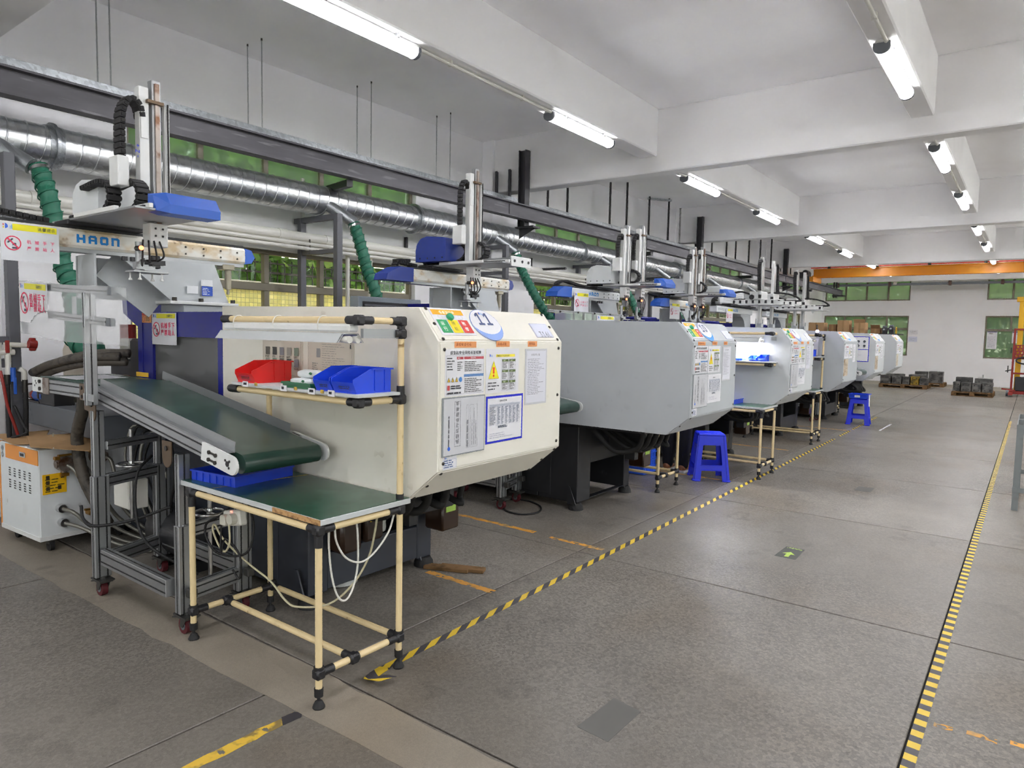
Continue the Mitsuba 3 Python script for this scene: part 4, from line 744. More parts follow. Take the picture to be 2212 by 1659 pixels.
    part(t, 'nozzle_guard', MB().box((-5.45, y0 + .2, .93), (-4.88, y0 + .7, 1.44), .02), 'm_machine_black'); part(t, 'hopper', MB().lathe([(.045, 1.28), (.05, 1.38), (.17, 1.56), (.17, 1.78), (.0, 1.84)], (-5.45, y0 + .5, 0), Z, 20), 'm_white_metal', 40)
    part(t, 'injection_bed', MB().box((-6.45, y0 - .22, .76), (-4.92, y1 - .1, .93), .006), 'm_machine_grey')
    return t
MY = [(2.20, .98, -2.07), (5.0, .97, -2.07), (7.92, 1.0, -2.145), (11.05, 1.0, -2.235), (13.95, .98, -2.30), (16.5, .95, -2.32)]
M1 = machine('cream injection molding machine end with a notice numbered 11, nearest in the row', *MY[0], 'm_cream', 'm_slate', 'cream steel end hood with slanted edges')
M2 = machine('long grey molding machine end with a notice numbered 10, behind the cream one', *MY[1], 'm_grey', 'm_machine_black', 'plain grey steel end hood', cav=(.22, .95, .075, .39))
M3 = machine('grey molding machine end with a bright bench lamp in front of it', *MY[2], 'm_light_grey', 'm_machine_black', 'light grey end hood')
M4 = machine('grey molding machine end between the lit bench and the far blue stool', *MY[3], 'm_grey', 'm_machine_black', 'grey end hood', zl=.90)
M5 = machine('grey molding machine end with a blue framed chart on its side', *MY[4], 'm_light_grey', 'm_machine_black', 'grey end hood', zl=.93)
M6 = machine('pale grey molding machine end farthest down the row', *MY[5], 'm_light_grey', 'm_machine_black', 'pale grey end hood', zl=.96)
# dark hoses and valves that hang under the hoods
def under_hood(y0, x1, par, seed):
    r = random.Random(seed); H = MB()
    for k in range(5):
        yb = y0 + .15 + .14 * k; H.tube([(-3.0, yb, .72), (-2.8 + .05 * k, yb + .02, .55 + .03 * r.random()), (-2.6, yb + .05, .60), (x1 - .45, yb, .76)], .018 + .008 * r.random(), 8, 6)
    part(par, 'hydraulic_hoses', H, 'm_rubber', True, kind='stuff')
    part(par, 'valve_block', MB().box((-3.05, y0 + .5, .50), (-2.72, y0 + .85, .70), .01).cyl((-2.72, y0 + .66, .6), (-2.62, y0 + .66, .6), .035, 12).box((-2.9, y0 + .55, .42), (-2.8, y0 + .62, .5)), 'm_machine_black', 40)
    part(par, 'oil_bowl', MB().lathe([(0, .02), (.05, .03), (.062, .08), (.062, .16), (.04, .17), (0, .17)], (-2.98, y0 + 1.02, .33), Z, 16).box((-3.06, y0 + .94, .28), (-2.90, y0 + 1.1, .46), .012), 'm_amber', 40)
    part(par, 'bowl_label', MB().box((-2.899, y0 + .97, .40), (-2.897, y0 + 1.06, .44)), 'm_green_label')
for k, (p, (y0, w, x1)) in enumerate(zip((M1, M2, M3, M4, M5), MY)): under_hood(y0, x1, p, 20 + k)

# ------------------------------------------------------------------ prints on the hood ends
LOGO_B, LOGO_R = '3a63c8', 'c8483c'
def logo(P, x, y, h):
    P.poly([(x + .5 * h + .5 * h * math.sin(a), y + .5 * h + .5 * h * math.cos(a)) for a in np.linspace(0, math.pi, 12)], LOGO_B); P.rect(x + .12 * h, y + .05 * h, .22 * h, .35 * h, 'd9c02c'); P.rect(x + .12 * h, y + .6 * h, .22 * h, .3 * h, LOGO_R)
    P.rects([(x + 1.25 * h, y + .1 * h, .8 * h, .12 * h), (x + 1.25 * h, y + .45 * h, .8 * h, .1 * h), (x + 1.55 * h, y + .1 * h, .12 * h, .75 * h)], '6aa0d8')
def notice_set(y0, w, x1, num, code, near, colors=True, tags=3):
    """papers on the end of a hood; near = where it is, for the labels; w scales the positions along y"""
    s = w / .98; nm = near; u, v = Y, Z; xf = x1 + .0045
    gr = 'papers on the ends of the hoods'
    T = lambda y: y0 + (y - 2.2) * s
    zo = 0
    def at(label, y, z, ww, hh, cat='notice', m='m_paper', name='notice', t=.0012):
        k = thing(name, f'{label} on {nm}', cat, gr); sheet(k, (xf, T(y), z), u, v, ww * s, hh, t, m); return k, Print((xf + t, T(y), z), u, v)
    # safety risk notice
    k, P = at('safety risk notice with red and blue header bars', 2.24, 1.255, .27, .212); W = .27 * s
    P.text('成型机安全风险点告知牌', .03 * s, .186, .0185 * s, '303038', 1.06); P.rect(.075 * s, .165, .045 * s, .012, 'a8404a'); P.rect(.125 * s, .165, .14 * s, .012, 'b04f58'); P.rect(.125 * s, .085, .14 * s, .012, '5b7fb0')
    P.text('安全', .08 * s, .1665, .009, 'e8e8ec'); P.text('风险告知', .17 * s, .1665, .009, 'e8e8ec')
    P.lines(.01, .115, .055 * s, .062, 5, seed=1); P.lines(.078 * s, .112, .04 * s, .045, 5, seed=2); P.lines(.128 * s, .108, .125 * s, .05, 6, seed=3); P.lines(.128 * s, .012, .13 * s, .068, 8, seed=4)
    P.frame(.006, .008, W - .012, .175, .0012, '8f9098')
    for q in range(3): P.poly([(.012 + .026 * q * s, .064), (.032 * s + .026 * q * s, .064), (.022 * s + .026 * q * s, .086)], '2b2b2b'); P.poly([(.0145 + .026 * q * s, .0655), (.0295 * s + .026 * q * s, .0655), (.022 * s + .026 * q * s, .082)], 'd8b23a')
    P.disc(.100 * s, .074, .011, '3d78b8'); P.rect(.012, .028, .016, .022, 'b8494c'); P.lines(.034, .03, .075 * s, .02, 2, '303038', .6, 5); P.lines(.012, .008, .10 * s, .012, 1, '303038', .6, 6); P.done(k)
    # warning notice with yellow triangle
    k, P = at('notice with a yellow warning triangle', 2.523, 1.252, .26, .214); logo(P, .02, .175, .014)
    P.rect(.075 * s, .174, .15 * s, .013, 'e8d64a'); P.text('温馨提示 作业安全告知', .08 * s, .1755, .0095 * s, '4b4a30')
    P.poly([(.018 * s, .07), (.10 * s, .07), (.058 * s, .157)], 'b3a31c'); P.poly([(.020 * s, .0715), (.097 * s, .0715), (.058 * s, .153)], 'ece030'); P.poly([(.052 * s, .095), (.063 * s, .095), (.067 * s, .125), (.048 * s, .125)], 'd8501f'); P.disc(.0575 * s, .085, .0065, 'd8501f')
    for a in range(2):
        for bq in range(3):
            xx, zz = (.122 + .056 * a) * s, .118 - .052 * bq; P.frame(xx - .002, zz - .004, .053 * s, .05, .0012, '9aa0a8'); P.rect(xx, zz + .033, .049 * s, .011, '56653a'); P.text('待修', xx + .01, zz + .0345, .008, 'dfe3d0'); P.lines(xx + .003, zz, .043 * s, .03, 4, seed=a * 3 + bq)
    P.lines(.012, .014, .09 * s, .045, 3, '404048', .35, 9); P.done(k)
    # plastic sleeve
    k, P = at('clear sleeve with a grey record sheet', 2.838, 1.175, .195, .288, 'record sheet', 'm_paper_grey', t=.002); P.rect(.012, .01, .172 * s, .268, 'd3d3dc'); P.text('设备日常记录', .05 * s, .252, .0125, '7a7a80'); P.lines(.02, .05, .15 * s, .19, 22, '8f8f98', .35, 11); P.done(k)
    # wooden-edged instruction board, reading upwards
    k = thing('instruction_board', f'grey framed work instruction board on {nm}', 'board', gr)
    o = (xf, T(2.222), .985); sheet(k, o, u, v, .292 * s, .266, .006, 'm_board_grey', 'backing'); sheet(k, (xf + .006, T(2.222) + .006, .991), u, v, .28 * s, .254, .0015, 'm_paper_grey')
    P = Print((xf + .0075, T(2.222) + .28 * s, .991), Z, -Y); P.text('成型机作业指导书', .045, .172 * s, .0235, '66666c', 1.05); P.frame(.035, .163 * s, .205, .04 * s, .0014, '66666c'); P.lines(.03, .235 * s, .15, .012, 1, '55555c', .6, 2); P.frame(.02, .105 * s, .20, .018 * s, .001, '8c8c92'); P.lines(.025, .108 * s, .19, .012, 1, '77777d', .6, 3); P.frame(.02, .045 * s, .2, .05 * s, .001, '8c8c92'); P.lines(.03, .05 * s, .18, .04 * s, 3, '9a9aa0', .3, 4)
    P.disc(.03, .24 * s, .009, LOGO_B); P.done(k)
    # blue framed check sheet
    k = thing('check_sheet', f'{"blue framed " if colors else ""}check sheet with a table on {nm}', 'check sheet', gr); o = V(xf, T(2.529), 1.008)
    sheet(k, o, u, v, .294 * s, .23, .002, 'm_blue_frame' if colors else 'm_paper', 'frame'); sheet(k, o + X * .002 + Y * .011 + Z * .011, u, v, .294 * s - .022, .208)
    P = Print(o + X * .0032 + Y * .011 + Z * .011, u, v); P.text('设备点检表', .09 * s, .188, .011, '55555c'); rs = []
    for q in range(17): rs.append((.012, .075 + .0065 * q, .245 * s, .0006))
    for q in range(9): rs.append((.012 + .0306 * q * s, .075, .0008, .105))
    P.rects(rs, '8890a8'); P.rect(.012, .168, .245 * s, .009, 'a8acb8')
    for q in range(6): P.lines(.075 * s + .0306 * q * s, .078, .022 * s, .088, 13, '5c6478', .5, q)
    P.lines(.014, .078, .05 * s, .09, 12, '505868', .4, 30); P.lines(.08 * s, .06, .11 * s, .012, 2, '404858', .8, 31); P.lines(.014, .012, .2 * s, .03, 3, 'a0a0b0', .25, 32); P.done(k)
    k, P = at('small white data label below the papers', 2.232, .927, .092, .062, 'label', name='label'); logo(P, .008, .047, .009); P.lines(.008, .006, .078, .038, 4, '5a6a90', .5, 3); P.frame(.004, .004, .084 * s, .04, .001, '8090b0'); P.done(k)
    for q, (ya, ww, tx) in enumerate(((2.30, .15, '成型安全作业'), (2.60, .105, '设备点检'), (2.86, .08, '原料表'))[:tags]):
        k, P = at(f'orange paper strip, {("left", "middle", "right")[q]} of three above the papers,', ya, 1.475 if q else 1.473, ww, .028, 'paper strip', 'm_orange_paper', 'paper_strip')
        P.text(tx, .008, .006, .0165, 'a0552c', 1.1); P.done(k)
    # the slanted panel above
    n = unit(V(.77, 0, .64)); up = unit(V(-.125, 0, .151)); o0 = V(x1, 0, 1.5) + n * .0045
    def on(y, q): return o0 + Y * T(y) + up * q
    k = thing('status_board', f'status board with green, yellow and red fields above {nm}', 'status board', gr); o = on(2.245, .033); sheet(k, o, Y, up, .235 * s, .158, .002)
    P = Print(o + n * .002, Y, up); P.rect(.012, .118, .21 * s, .03, 'e4a92c'); P.text('设备状态', .065 * s, .122, .020, 'f4f0e0') if False else P.text('设备运行表', .06 * s, .1225, .020, 'f4f0e0')
    for q, (c, tx) in enumerate((('2f8f5a', '运行'), ('e3cf22', '待机'), ('c9463f', '检修'))):
        P.rect((.014 + .072 * q) * s, .012, .066 * s, .076, c); P.text(tx[0], (.03 + .072 * q) * s, .055, .026, 'eef0ea' if q != 1 else '8a7a20'); P.text(tx[1], (.03 + .072 * q) * s, .022, .026, 'eef0ea' if q != 1 else '8a7a20')
    for q in range(3): P.ring((.05 + .068 * q) * s, .103, .014, .001, '9a9a9a')
    P.done(k); part(k, 'pointer_knob', MB().lathe([(0, .016), (.016, .015), (.019, .010), (.019, 0)], on(2.245, .033) + n * .002 + Y * .112 * s + up * .102, n, 16), 'm_knob_green', 40, label='round green knob')
    k = thing('number_plate', f'oval plate with the machine number above {nm}', 'number plate', gr); c = on(2.60, .098) ; a = np.linspace(0, 2 * math.pi, 33)[:-1]
    ell = np.c_[np.cos(a) * .105 * s, np.sin(a) * .094]; part(k, 'plate', MB().poly(ell * 1.03, c, Y, up, .002), 'm_plate_rim'); part(k, 'face', MB().poly(ell, c + n * .0005, Y, up, .0022), 'm_paper')
    P = Print(c + n * .0027, Y, up); sw = Polygon(ell).difference(affinity.translate(affinity.scale(Polygon(ell), 1.12, .96), 0, .032))
    P.poly(sw, '8aa4dc' if num != '10' else '4f9ade')
    wd = sum(latin(ch).vertices[:, 0].max() + .14 for ch in num) * .072 * .9; P.text(num, -wd / 2, -.03, .072, '4a5478', sx=.9); logo(P, -.02, .062, .016); P.done(k)
    k = thing('material_tag', f'white tag {"reading " + code if code else "without readable text"} above {nm}', 'tag', gr); o = on(2.965, .025); sheet(k, o, Y, up, .155 * s, .092, .004, 'm_paper_blue')
    P = Print(o + n * .004, Y, up)
    if code: P.text(code, .035 * s, .026, .036, '8a8c98', sx=.75)
    P.frame(.002, .002, .151 * s, .088, .0014, 'b8bac8'); P.done(k)
notice_set(*MY[0], '11', '316L', 'the cream hood end')
notice_set(*MY[1], '10', '', 'the long grey hood end', colors=False)
notice_set(*MY[2], '9', '', 'the hood end beside the lit bench', colors=False)
# farther ends: their papers are only pale rectangles with print
def far_papers(y0, w, x1, where, brown):
    xf = x1 + .0045
    for nm, y, z, ww, hh, m, cat in (('notice with a red header', .04, 1.255, .25, .21, 'm_paper', 'notice'), ('notice with green header bars', .31, 1.25, .24, .215, 'm_paper', 'notice'), ('plastic sleeve', .60, 1.19, .18, .27, 'm_paper', 'record sheet'), ('brown stained instruction board' if brown else 'pale instruction board', .03, .99, .27, .25, 'm_brown_board' if brown else 'm_beige_panel', 'board')):
        k = thing('notice', f'{nm} on {where}', cat, 'papers on the ends of the hoods'); y *= w / .98; ww *= w / .98
        sheet(k, (xf, y0 + y, z), Y, Z, ww, hh, .002, m); P = Print((xf + .002, y0 + y, z), Y, Z)
        if 'red' in nm: P.rect(.08, .16, ww - .1, .014, 'a8505a'); P.rect(.12, .09, ww - .14, .012, '6a88b0')
        if 'green' in nm: [P.rect(.12 + .055 * a, .14 - .05 * b_, .045, .012, '55664a') for a in (0, 1) for b_ in (0, 1, 2)]; P.poly([(.02, .07), (.09, .07), (.055, .14)], 'e0d040')
        P.lines(.015, .02, ww - .03, hh - .06, 12, '8a8a90' if 'board' not in nm else '7d6a55', .35, 3); P.done(k)
    n = unit(V(.77, 0, .64)); up = unit(V(-.125, 0, .151)); o0 = V(x1, y0, 1.5) + n * .0045
    k = thing('number_plate', f'oval number plate above {where}', 'number plate', 'papers on the ends of the hoods'); a = np.linspace(0, 2 * math.pi, 25)[:-1]
    part(k, 'plate', MB().poly(np.c_[np.cos(a) * .1, np.sin(a) * .09], o0 + Y * .45 + up * .098, Y, up, .002), 'm_paper'); P = Print(o0 + Y * .45 + up * .098 + n * .002, Y, up); P.poly([(.09 * math.cos(q), -.02 + .065 * math.sin(q)) for q in np.linspace(-2.8, -.3, 12)], '4f9ade'); P.done(k)
    k = thing('status_board', f'status board above {where}', 'status board', 'papers on the ends of the hoods'); o = o0 + Y * .05 + up * .03; sheet(k, o, Y, up, .22, .155, .002)
    P = Print(o + n * .002, Y, up); P.rect(.012, .115, .19, .03, 'd8873f'); [P.rect(.014 + .066 * q, .012, .06, .074, c) for q, c in enumerate(('2f8f5a', 'e3cf22', 'c9463f'))]; P.done(k)
far_papers(*MY[3], 'the fourth machine end', True)
far_papers(*MY[4], 'the fifth machine end', True)
far_papers(*MY[5], 'the farthest machine end', False)
# charts on the near sides of the hoods
def chart(label, x, z, w, h, y, pics, tint, frame=None, cat='chart'):
    k = thing('chart', label, cat); sheet(k, (x, y, z), X, Z, w, h, .004, 'm_board_pale' if frame is None else frame)
    if frame: sheet(k, (x + .012, y - .004, z + .012), X, Z, w - .024, h - .024, .001)
    P = Print((x, y - .0052, z), X, Z)
    return k, P
k, P = chart('beige chart of defect photographs behind the bench shelf', -3.385, 1.285, .355, .21, MY[0][0] - .001, True, '')
P.text('成型作业指导书', .10, .19, .013, '4a4038')
for a in range(5):
    for b_ in range(2): P.rect(.03 + .065 * a, .115 - .06 * b_, .038, .042, ('55504a', '8d8880', '3e3c3a', '6f7a6c', '77757a')[(a * 2 + b_) % 5]); P.lines(.026 + .065 * a, .10 - .06 * b_, .045, .012, 2, '5a5048', .5, a + b_)
P.lines(.03, .012, .3, .035, 4, '8a5a58', .4, 8); P.frame(.008, .008, .339, .194, .0015, '8f8474'); P.done(k)
k, P = chart('grey drawing sheet behind the bench shelf, right of the defect chart', -2.985, 1.285, .36, .213, MY[0][0] - .001, False, '')
P.rect(.075, .115, .03, .045, '8a8a8a'); P.lines(.12, .03, .18, .16, 14, '9a958f', .2, 5); P.lines(.04, .04, .05, .05, 5, '6a6a6a', .3, 6); P.frame(.01, .01, .34, .193, .0012, '9b968e'); P.rects([(.335, .165, .008, .02), (.335, .19, .008, .008)], '33333a'); P.done(k)
k, P = chart('white chart in a blue frame on the side of a far machine', -2.86, 1.13, .46, .46, MY[4][0] - .001, True, '', 'm_blue_frame')
P.rect(.0, .215, .46, .012, '2b35a8')
for a in range(4):
    for b_ in range(2): P.disc(.08 + .1 * a, .37 - .08 * b_, .022, '3f434c'); P.rect(.06 + .1 * a, .335 - .08 * b_, .04, .007, '9aa0b0')
P.lines(.04, .04, .3, .14, 6, 'a8a8b0', .3, 3); P.done(k)

# ================================================================== TAKE-OUT ROBOTS
def chain(par, name, pts, w, h, m='m_rubber', side=None):
    """a cable chain: links along a smoothed path; side = the direction of the links' width"""
    c = spline(pts, 6); s = np.r_[0, np.cumsum(np.linalg.norm(np.diff(c, axis=0), axis=1))]; n = max(2, int(s[-1] / .032)); u = np.linspace(0, s[-1], n + 1)
    q = np.c_[[np.interp(u, s, c[:, i]) for i in range(3)]].T; M_ = MB()
    for a, b in zip(q[:-1], q[1:]):
        x = unit(b - a); y = unit(side); z = np.cross(x, y)
        M_.obox((a + b) / 2, [x, y, z], [np.linalg.norm(b - a) * .9, w, h], .003); M_.obox((a + b) / 2, [x, y, z], [np.linalg.norm(b - a) * .4, w * 1.12, h * .55])
    M_.tube(q, h * .3, 6)
    return part(par, name, M_, m, label='black cable chain')
def robot(label, yL, yR, ya, masts, top, capm, headm, head, xb=-4.4, arm_end='cap', capL=True, capR=True, text='HAON', textpos=None, rust=True, sup=None, lights=True, xarm=-3.58, drop=1.84, head_x=(-4.86, -4.48), cw=.045):
    t = thing('takeout_robot', label, 'robot arm', 'take-out robots on the molding machines')
    z0, z1 = 1.978, 2.086; bm = 'm_rusty' if rust else 'm_white'
    sec = [(-.12, z0), (-.01, z0), (0, z0 + .015), (0, z1 - .015), (-.012, z1), (-.12, z1)]
    part(t, 'beam', MB().poly(sec, (xb, yR, 0), X, Z, yR - yL), bm)
    part(t, 'beam_rail', MB().box((xb - .10, yL, z1), (xb - .02, yR, z1 + .018)), 'm_groove')
    part(t, 'beam_lip', MB().box((xb - .11, yL, z0 - .022), (xb - .015, yR, z0)), 'm_alu')
    if capR: part(t, 'end_cap', MB().poly([(0, z0), (.05, z0 + .01), (.075, z0 + .05), (.05, z1 - .01), (0, z1)], (xb - .12, yR, 0), Y, Z, .12), capm, label='blue end cap')
    if capL: part(t, 'end_cap', MB().poly([(0, z0 - .01), (0, z1 + .004), (-.16, z1 + .004), (-.30, z0 + .045), (-.32, z0 - .01)], (xb - .14, yL, 0), Y, Z, .16), capm, label='blue sloped end cap')
    for k in range(4): screws(t, [(xb + .001, yR - .06 - .12 * k, z) for z in (z0 + .03, z1 - .035)], X, .006)
    # support bracket on the machine
    a, b_ = sup if sup else (yR - .95, yR - .19)
    fr = [(a + .13, z0 - .022), (b_ - .10, z0 - .022), (b_, 1.70), (a + .44, 1.70)]
    bk = [(a, z0 - .022), (b_ - .10, z0 - .022), (b_, 1.70), (a, 1.70)]
    part(t, 'support_plate', MB().poly(fr, (xb - .02, 0, 0), Y, Z, .012), 'm_robot_grey'); part(t, 'support_plate', MB().poly(bk, (xb - .30, 0, 0), Y, Z, .012), 'm_robot_grey')
    part(t, 'support_web', MB().bar((xb - .15, a + .135, z0 - .03), (xb - .15, a + .445, 1.706), .28, .012, up=X), 'm_robot_grey')
    part(t, 'end_plate', MB().box((xb - .24, a - .012, 1.76), (xb - .01, a, z0 - .022)), 'm_robot_grey')
    part(t, 'support_foot', MB().box((xb - .33, a + .40, 1.682), (xb + .05, b_ + .04, 1.702), .003), 'm_white_metal')
    part(t, 'riser', MB().box((xb - .28, a + .5, 1.55), (xb + .02, b_ - .02, 1.682), .004), 'm_robot_grey')
    for yy in (a + .44, (a + b_) / 2 + .2, b_ + .01): part(t, 'bolt', MB().cyl((xb + .025, yy, 1.70), (xb + .025, yy, 1.725), .015, 10), 'm_bolt', 40)
    for k in range(3): part(t, 'bolt', MB().box((xb - .012, a + .14 + .05 * k, 1.93), (xb + .006, a + .17 + .05 * k, 1.955)), 'm_black')
    # lettering
    if text:
        ty = textpos if textpos is not None else yL + .3
        P = Print((xb, ty, z0 + .030), Y, Z); gl = {'H': [(0, 0, .3, 1), (.7, 0, .3, 1), (.3, .36, .4, .28)], 'A': [(0, 0, .3, .85), (.7, 0, .3, .85), (.12, .72, .76, .28), (.3, .3, .4, .22)], 'O': [(0, .1, .3, .8), (.7, .1, .3, .8), (.1, 0, .8, .27), (.1, .73, .8, .27)], 'N': [(0, 0, .3, 1), (.7, 0, .3, .88), (.1, .72, .78, .28)]}
        for i, ch in enumerate(text): P.rects([(i * .062 + x * .046, y * .048, w * .046, h * .048) for x, y, w, h in gl[ch]], '1f74b8')
        P.done(t, 'lettering')
    # carriage and swing-free arm along x
    part(t, 'carriage', MB().box((xb - .16, ya - .22, z1 + .018), (xb + .03, ya + .20, z1 + .045), .004), 'm_black')
    pl = z1 + .05
    part(t, 'arm_plate', MB().box((-4.62, ya - .21, pl - .012), (xarm, ya + .19, pl), .002), 'm_alu')
    part(t, 'arm_edge', MB().box((-4.30, ya - .215, pl - .004), (-3.80, ya - .19, pl + .020), .002), 'm_white_metal'); part(t, 'arm_edge', MB().box((-3.80, ya - .15, pl - .004), (xarm + .02, ya - .13, pl + .020), .002), 'm_white_metal')
    part(t, 'arm_profile', MB().box((-4.62, ya - .05, pl), (xarm, ya + .05, pl + .05), .003).box((-4.6, ya + .10, pl), (xarm, ya + .15, pl + .03)), 'm_alu')
    part(t, 'arm_belt', MB().box((-4.6, ya - .16, pl + .002), (xarm - .02, ya - .07, pl + .012)), 'm_black')
    if arm_end == 'cap':
        sec_ = [(-.08, -.022), (.05, -.022), (.052, .022), (.005, .085), (-.08, .085)]
        v = [(xarm + a_, yy, pl + c_) for yy in (ya - .06, ya + .21) for a_, c_ in sec_] + [(xarm + a_, ya - .11, pl + c_) for a_, c_ in ((-.08, -.012), (.01, -.012), (-.03, .07), (-.08, .08))]
        part(t, 'arm_end_cap', MB().mesh(trimesh.convex.convex_hull(np.array(v))), 'm_robot_blue', label='blue end cover')
    else:
        part(t, 'arm_end_plate', MB().box((xarm, ya - .10, pl - .03), (xarm + .012, ya + .18, pl + .055), .002), 'm_white_metal')
        for yy in (ya - .06, ya + .05, ya + .14): part(t, 'bolt', MB().cyl((xarm + .012, yy, pl + .015), (xarm + .017, yy, pl + .015), .012, 10), 'm_black')
    # motor cover
    hx0, hx1 = head_x; y0, y1 = head
    hp = [(y0, 2.135), (y1, 2.135), (y1, 2.36), (y0 + .09, 2.372), (y0 + .03, 2.345), (y0, 2.27)]
    hp2 = [(hx0, 2.16), (hx1, 2.16), (hx1, 2.355), (hx1 - .03, 2.365), (hx0 + .14, 2.385), (hx0 + .06, 2.365), (hx0 + .015, 2.32), (hx0, 2.26)]
    k = part(t, 'motor_cover', MB().poly(hp2, (0, y1, 0), X, Z, y1 - y0), headm)
    screws(t, [(hx0 + .06 + .09 * q, y0 - .001, 2.19) for q in range(4)], -Y, .006)
    for q, (dx_, dy_) in enumerate(((-.10, -.10), (.06, -.02))):
        yc_ = ya + dy_; xe = -3.98 + dx_
        chain(t, 'arm_chain', [(xe - .34, yc_, pl + .185), (xe - .15, yc_, pl + .20), (xe - .04, yc_, pl + .185), (xe + .02, yc_, pl + .12), (xe - .02, yc_, pl + .055), (xe - .12, yc_, pl + .03), (xe - .5, yc_, pl + .03)], .07, .026, side=Y)
    # masts with rail, chain loop and gripper
    for j, (ym, zt, both) in enumerate(masts):
        xm = -4.0
        part(t, 'mast', MB().box((xm - .045, ym + .035, drop + .16), (xm + .005, ym + .085, zt), .003), 'm_alu')
        part(t, 'mast_rail', MB().box((xm + .005, ym + .048, drop + .16), (xm + .016, ym + .072, zt - .02)), 'm_rail_rust' if rust else 'm_chrome')
        part(t, 'mast_cover', MB().box((xm - .05, ym - .035, pl), (xm + .005, ym + .018, zt - .05), .003), 'm_white_metal')
        part(t, 'mast_conduit', MB().box((xm - .02, ym + .10, pl), (xm + .012, ym + .128, zt - .13), .002), 'm_white_metal')
        part(t, 'mast_cable', MB().tube([(xm + .02, ym + .115, zt - .12), (xm + .025, ym + .112, zt - .3), (xm + .022, ym + .115, pl + .1), (xm + .02, ym + .13, pl)], .005, 6, 4), 'm_rubber', True)
        part(t, 'mast_stop', MB().box((xm - .05, ym + .0, zt - .135), (xm + .03, ym + .09, zt - .118)), 'm_brown_metal')
        chain(t, 'mast_chain', [(xm - .03, ym - .125, pl + .20), (xm - .03, ym - .125, zt - .30), (xm - .03, ym - .115, zt - .19), (xm - .03, ym - .075, zt - .125), (xm - .03, ym - .03, zt - .15), (xm - .03, ym - .015, zt - .22)], cw, .03, side=X)
        part(t, 'chain_guide', MB().box((xm - .085, ym - .16, pl + .16), (xm + .022, ym - .10, pl + .32), .004), 'm_white_metal')
        part(t, 'chain_plate', MB().box((xm + .004, ym - .03, zt - .33), (xm + .012, ym + .01, zt - .19), .002), 'm_white_metal')
        # gripper
        zb = drop
        part(t, 'slide_block', MB().box((xm - .06, ym + .0, pl - .15), (xm + .03, ym + .10, pl - .02), .004), 'm_white_metal')
        screws(t, [(xm + .031, ym + a, pl - b) for a in (.03, .07) for b in (.05, .09)], X, .006, 'm_black')
        part(t, 'wrist', MB().box((xm - .02, ym - .015, zb + .05), (xm + .025, ym + .085, zb + .075)).box((xm - .02, ym + .01, zb + .03), (xm + .02, ym + .06, zb + .10), .004), 'm_black')
        part(t, 'cylinder', MB().cyl((xm + .0, ym - .05, zb + .06), (xm, ym - .05, zb + .17), .018, 12).box((xm - .02, ym - .075, zb + .02), (xm + .02, ym - .03, zb + .06)), 'm_alu', 40)
        part(t, 'gripper_plate', MB().box((xm - .06, ym - .10, zb), (xm + .05, ym + .09, zb + .012), .002).box((xm - .03, ym - .03, zb + .012), (xm + .02, ym + .03, zb + .04)), 'm_alu')
        for a, b2 in ((-.04, -.08), (.03, -.06), (-.04, .04), (.03, .06)): part(t, 'suction_cup', MB().cyl((xm + a, ym + b2, zb - .03), (xm + a, ym + b2, zb), .005, 8).lathe([(.0, -.028), (.009, -.03), (.012, -.04), (.004, -.032)], (xm + a, ym + b2, zb), Z, 10), 'm_white_metal', 40)
        H = MB()
        for q in range(4): H.tube([(xm + .03, ym + .05 - .03 * q, pl - .12), (xm + .06, ym + .06 - .04 * q, pl - .2 - .02 * q), (xm + .03, ym + .04 - .03 * q, zb + .07)], .005, 5, 5)
        part(t, 'air_hoses', H, 'm_rubber', True, kind='stuff')
        if lights:
            part(t, 'sensor', MB().cyl((xm + .02, ym - .07, pl - .17), (xm + .07, ym - .07, pl - .17), .014, 10), 'm_bolt', 40)
            part(t, 'sensor_lamp', MB().sphere((xm + .075, ym - .07, pl - .17), .013, 1), 'm_red_plastic', emitter=glow((1, .10, .04), 9.0), label='lit red lamp')
    part(t, 'regulator', MB().cyl((xb - .05, b_ + .02, 1.80), (xb - .05, b_ + .02, 1.93), .022, 12).box((xb - .09, b_ - .04, 1.93), (xb - .01, b_ + .05, 1.965), .004).cyl((xb - .05, b_ + .02, 1.765), (xb - .05, b_ + .02, 1.80), .010, 8), 'm_amber_clear', 40)
    chain(t, 'beam_chain', [(xb - .17, ya - .25, z1 + .045), (xb - .17, ya - .5, z1 + .07), (xb - .17, yL + .12, z1 + .085), (xb - .17, yL - .02, z1 + .06), (xb - .17, yL - .06, z1 - .01), (xb - .17, yL + .02, z1 - .06), (xb - .17, yL + .2, z1 - .07)], .07, .028, side=X)
    return t
R1 = robot('take-out robot with lettered rusty beam and white motor cover, nearest in the row', 1.02, 2.72, 1.83, [(1.875, 2.905, 1)], 2.9, 'm_robot_blue', 'm_white', (1.74, 2.0), head_x=(-4.645, -4.29), textpos=1.665, sup=(1.77, 2.60), drop=1.835, cw=.085)
k_ = [k for k in scene if k.startswith(R1 + '__motor_cover')][0]; labels[k_] = {'label': 'white motor cover'}
P = Print((-3.9945, 1.838, 2.46), Z, -Y); P.text('- Z +', 0, 0, .022, '3a4ac8'); P.done(R1, 'axis_mark')
R2 = robot('take-out robot with a navy motor cover and navy end caps, behind the cream machine end', 4.33, 5.74, 4.78, [(4.66, 2.97, 1)], 2.97, 'm_robot_navy', 'm_robot_navy', (4.5, 4.78), head_x=(-4.53, -4.16), arm_end='plate', text='', sup=(4.86, 5.61), drop=1.80)
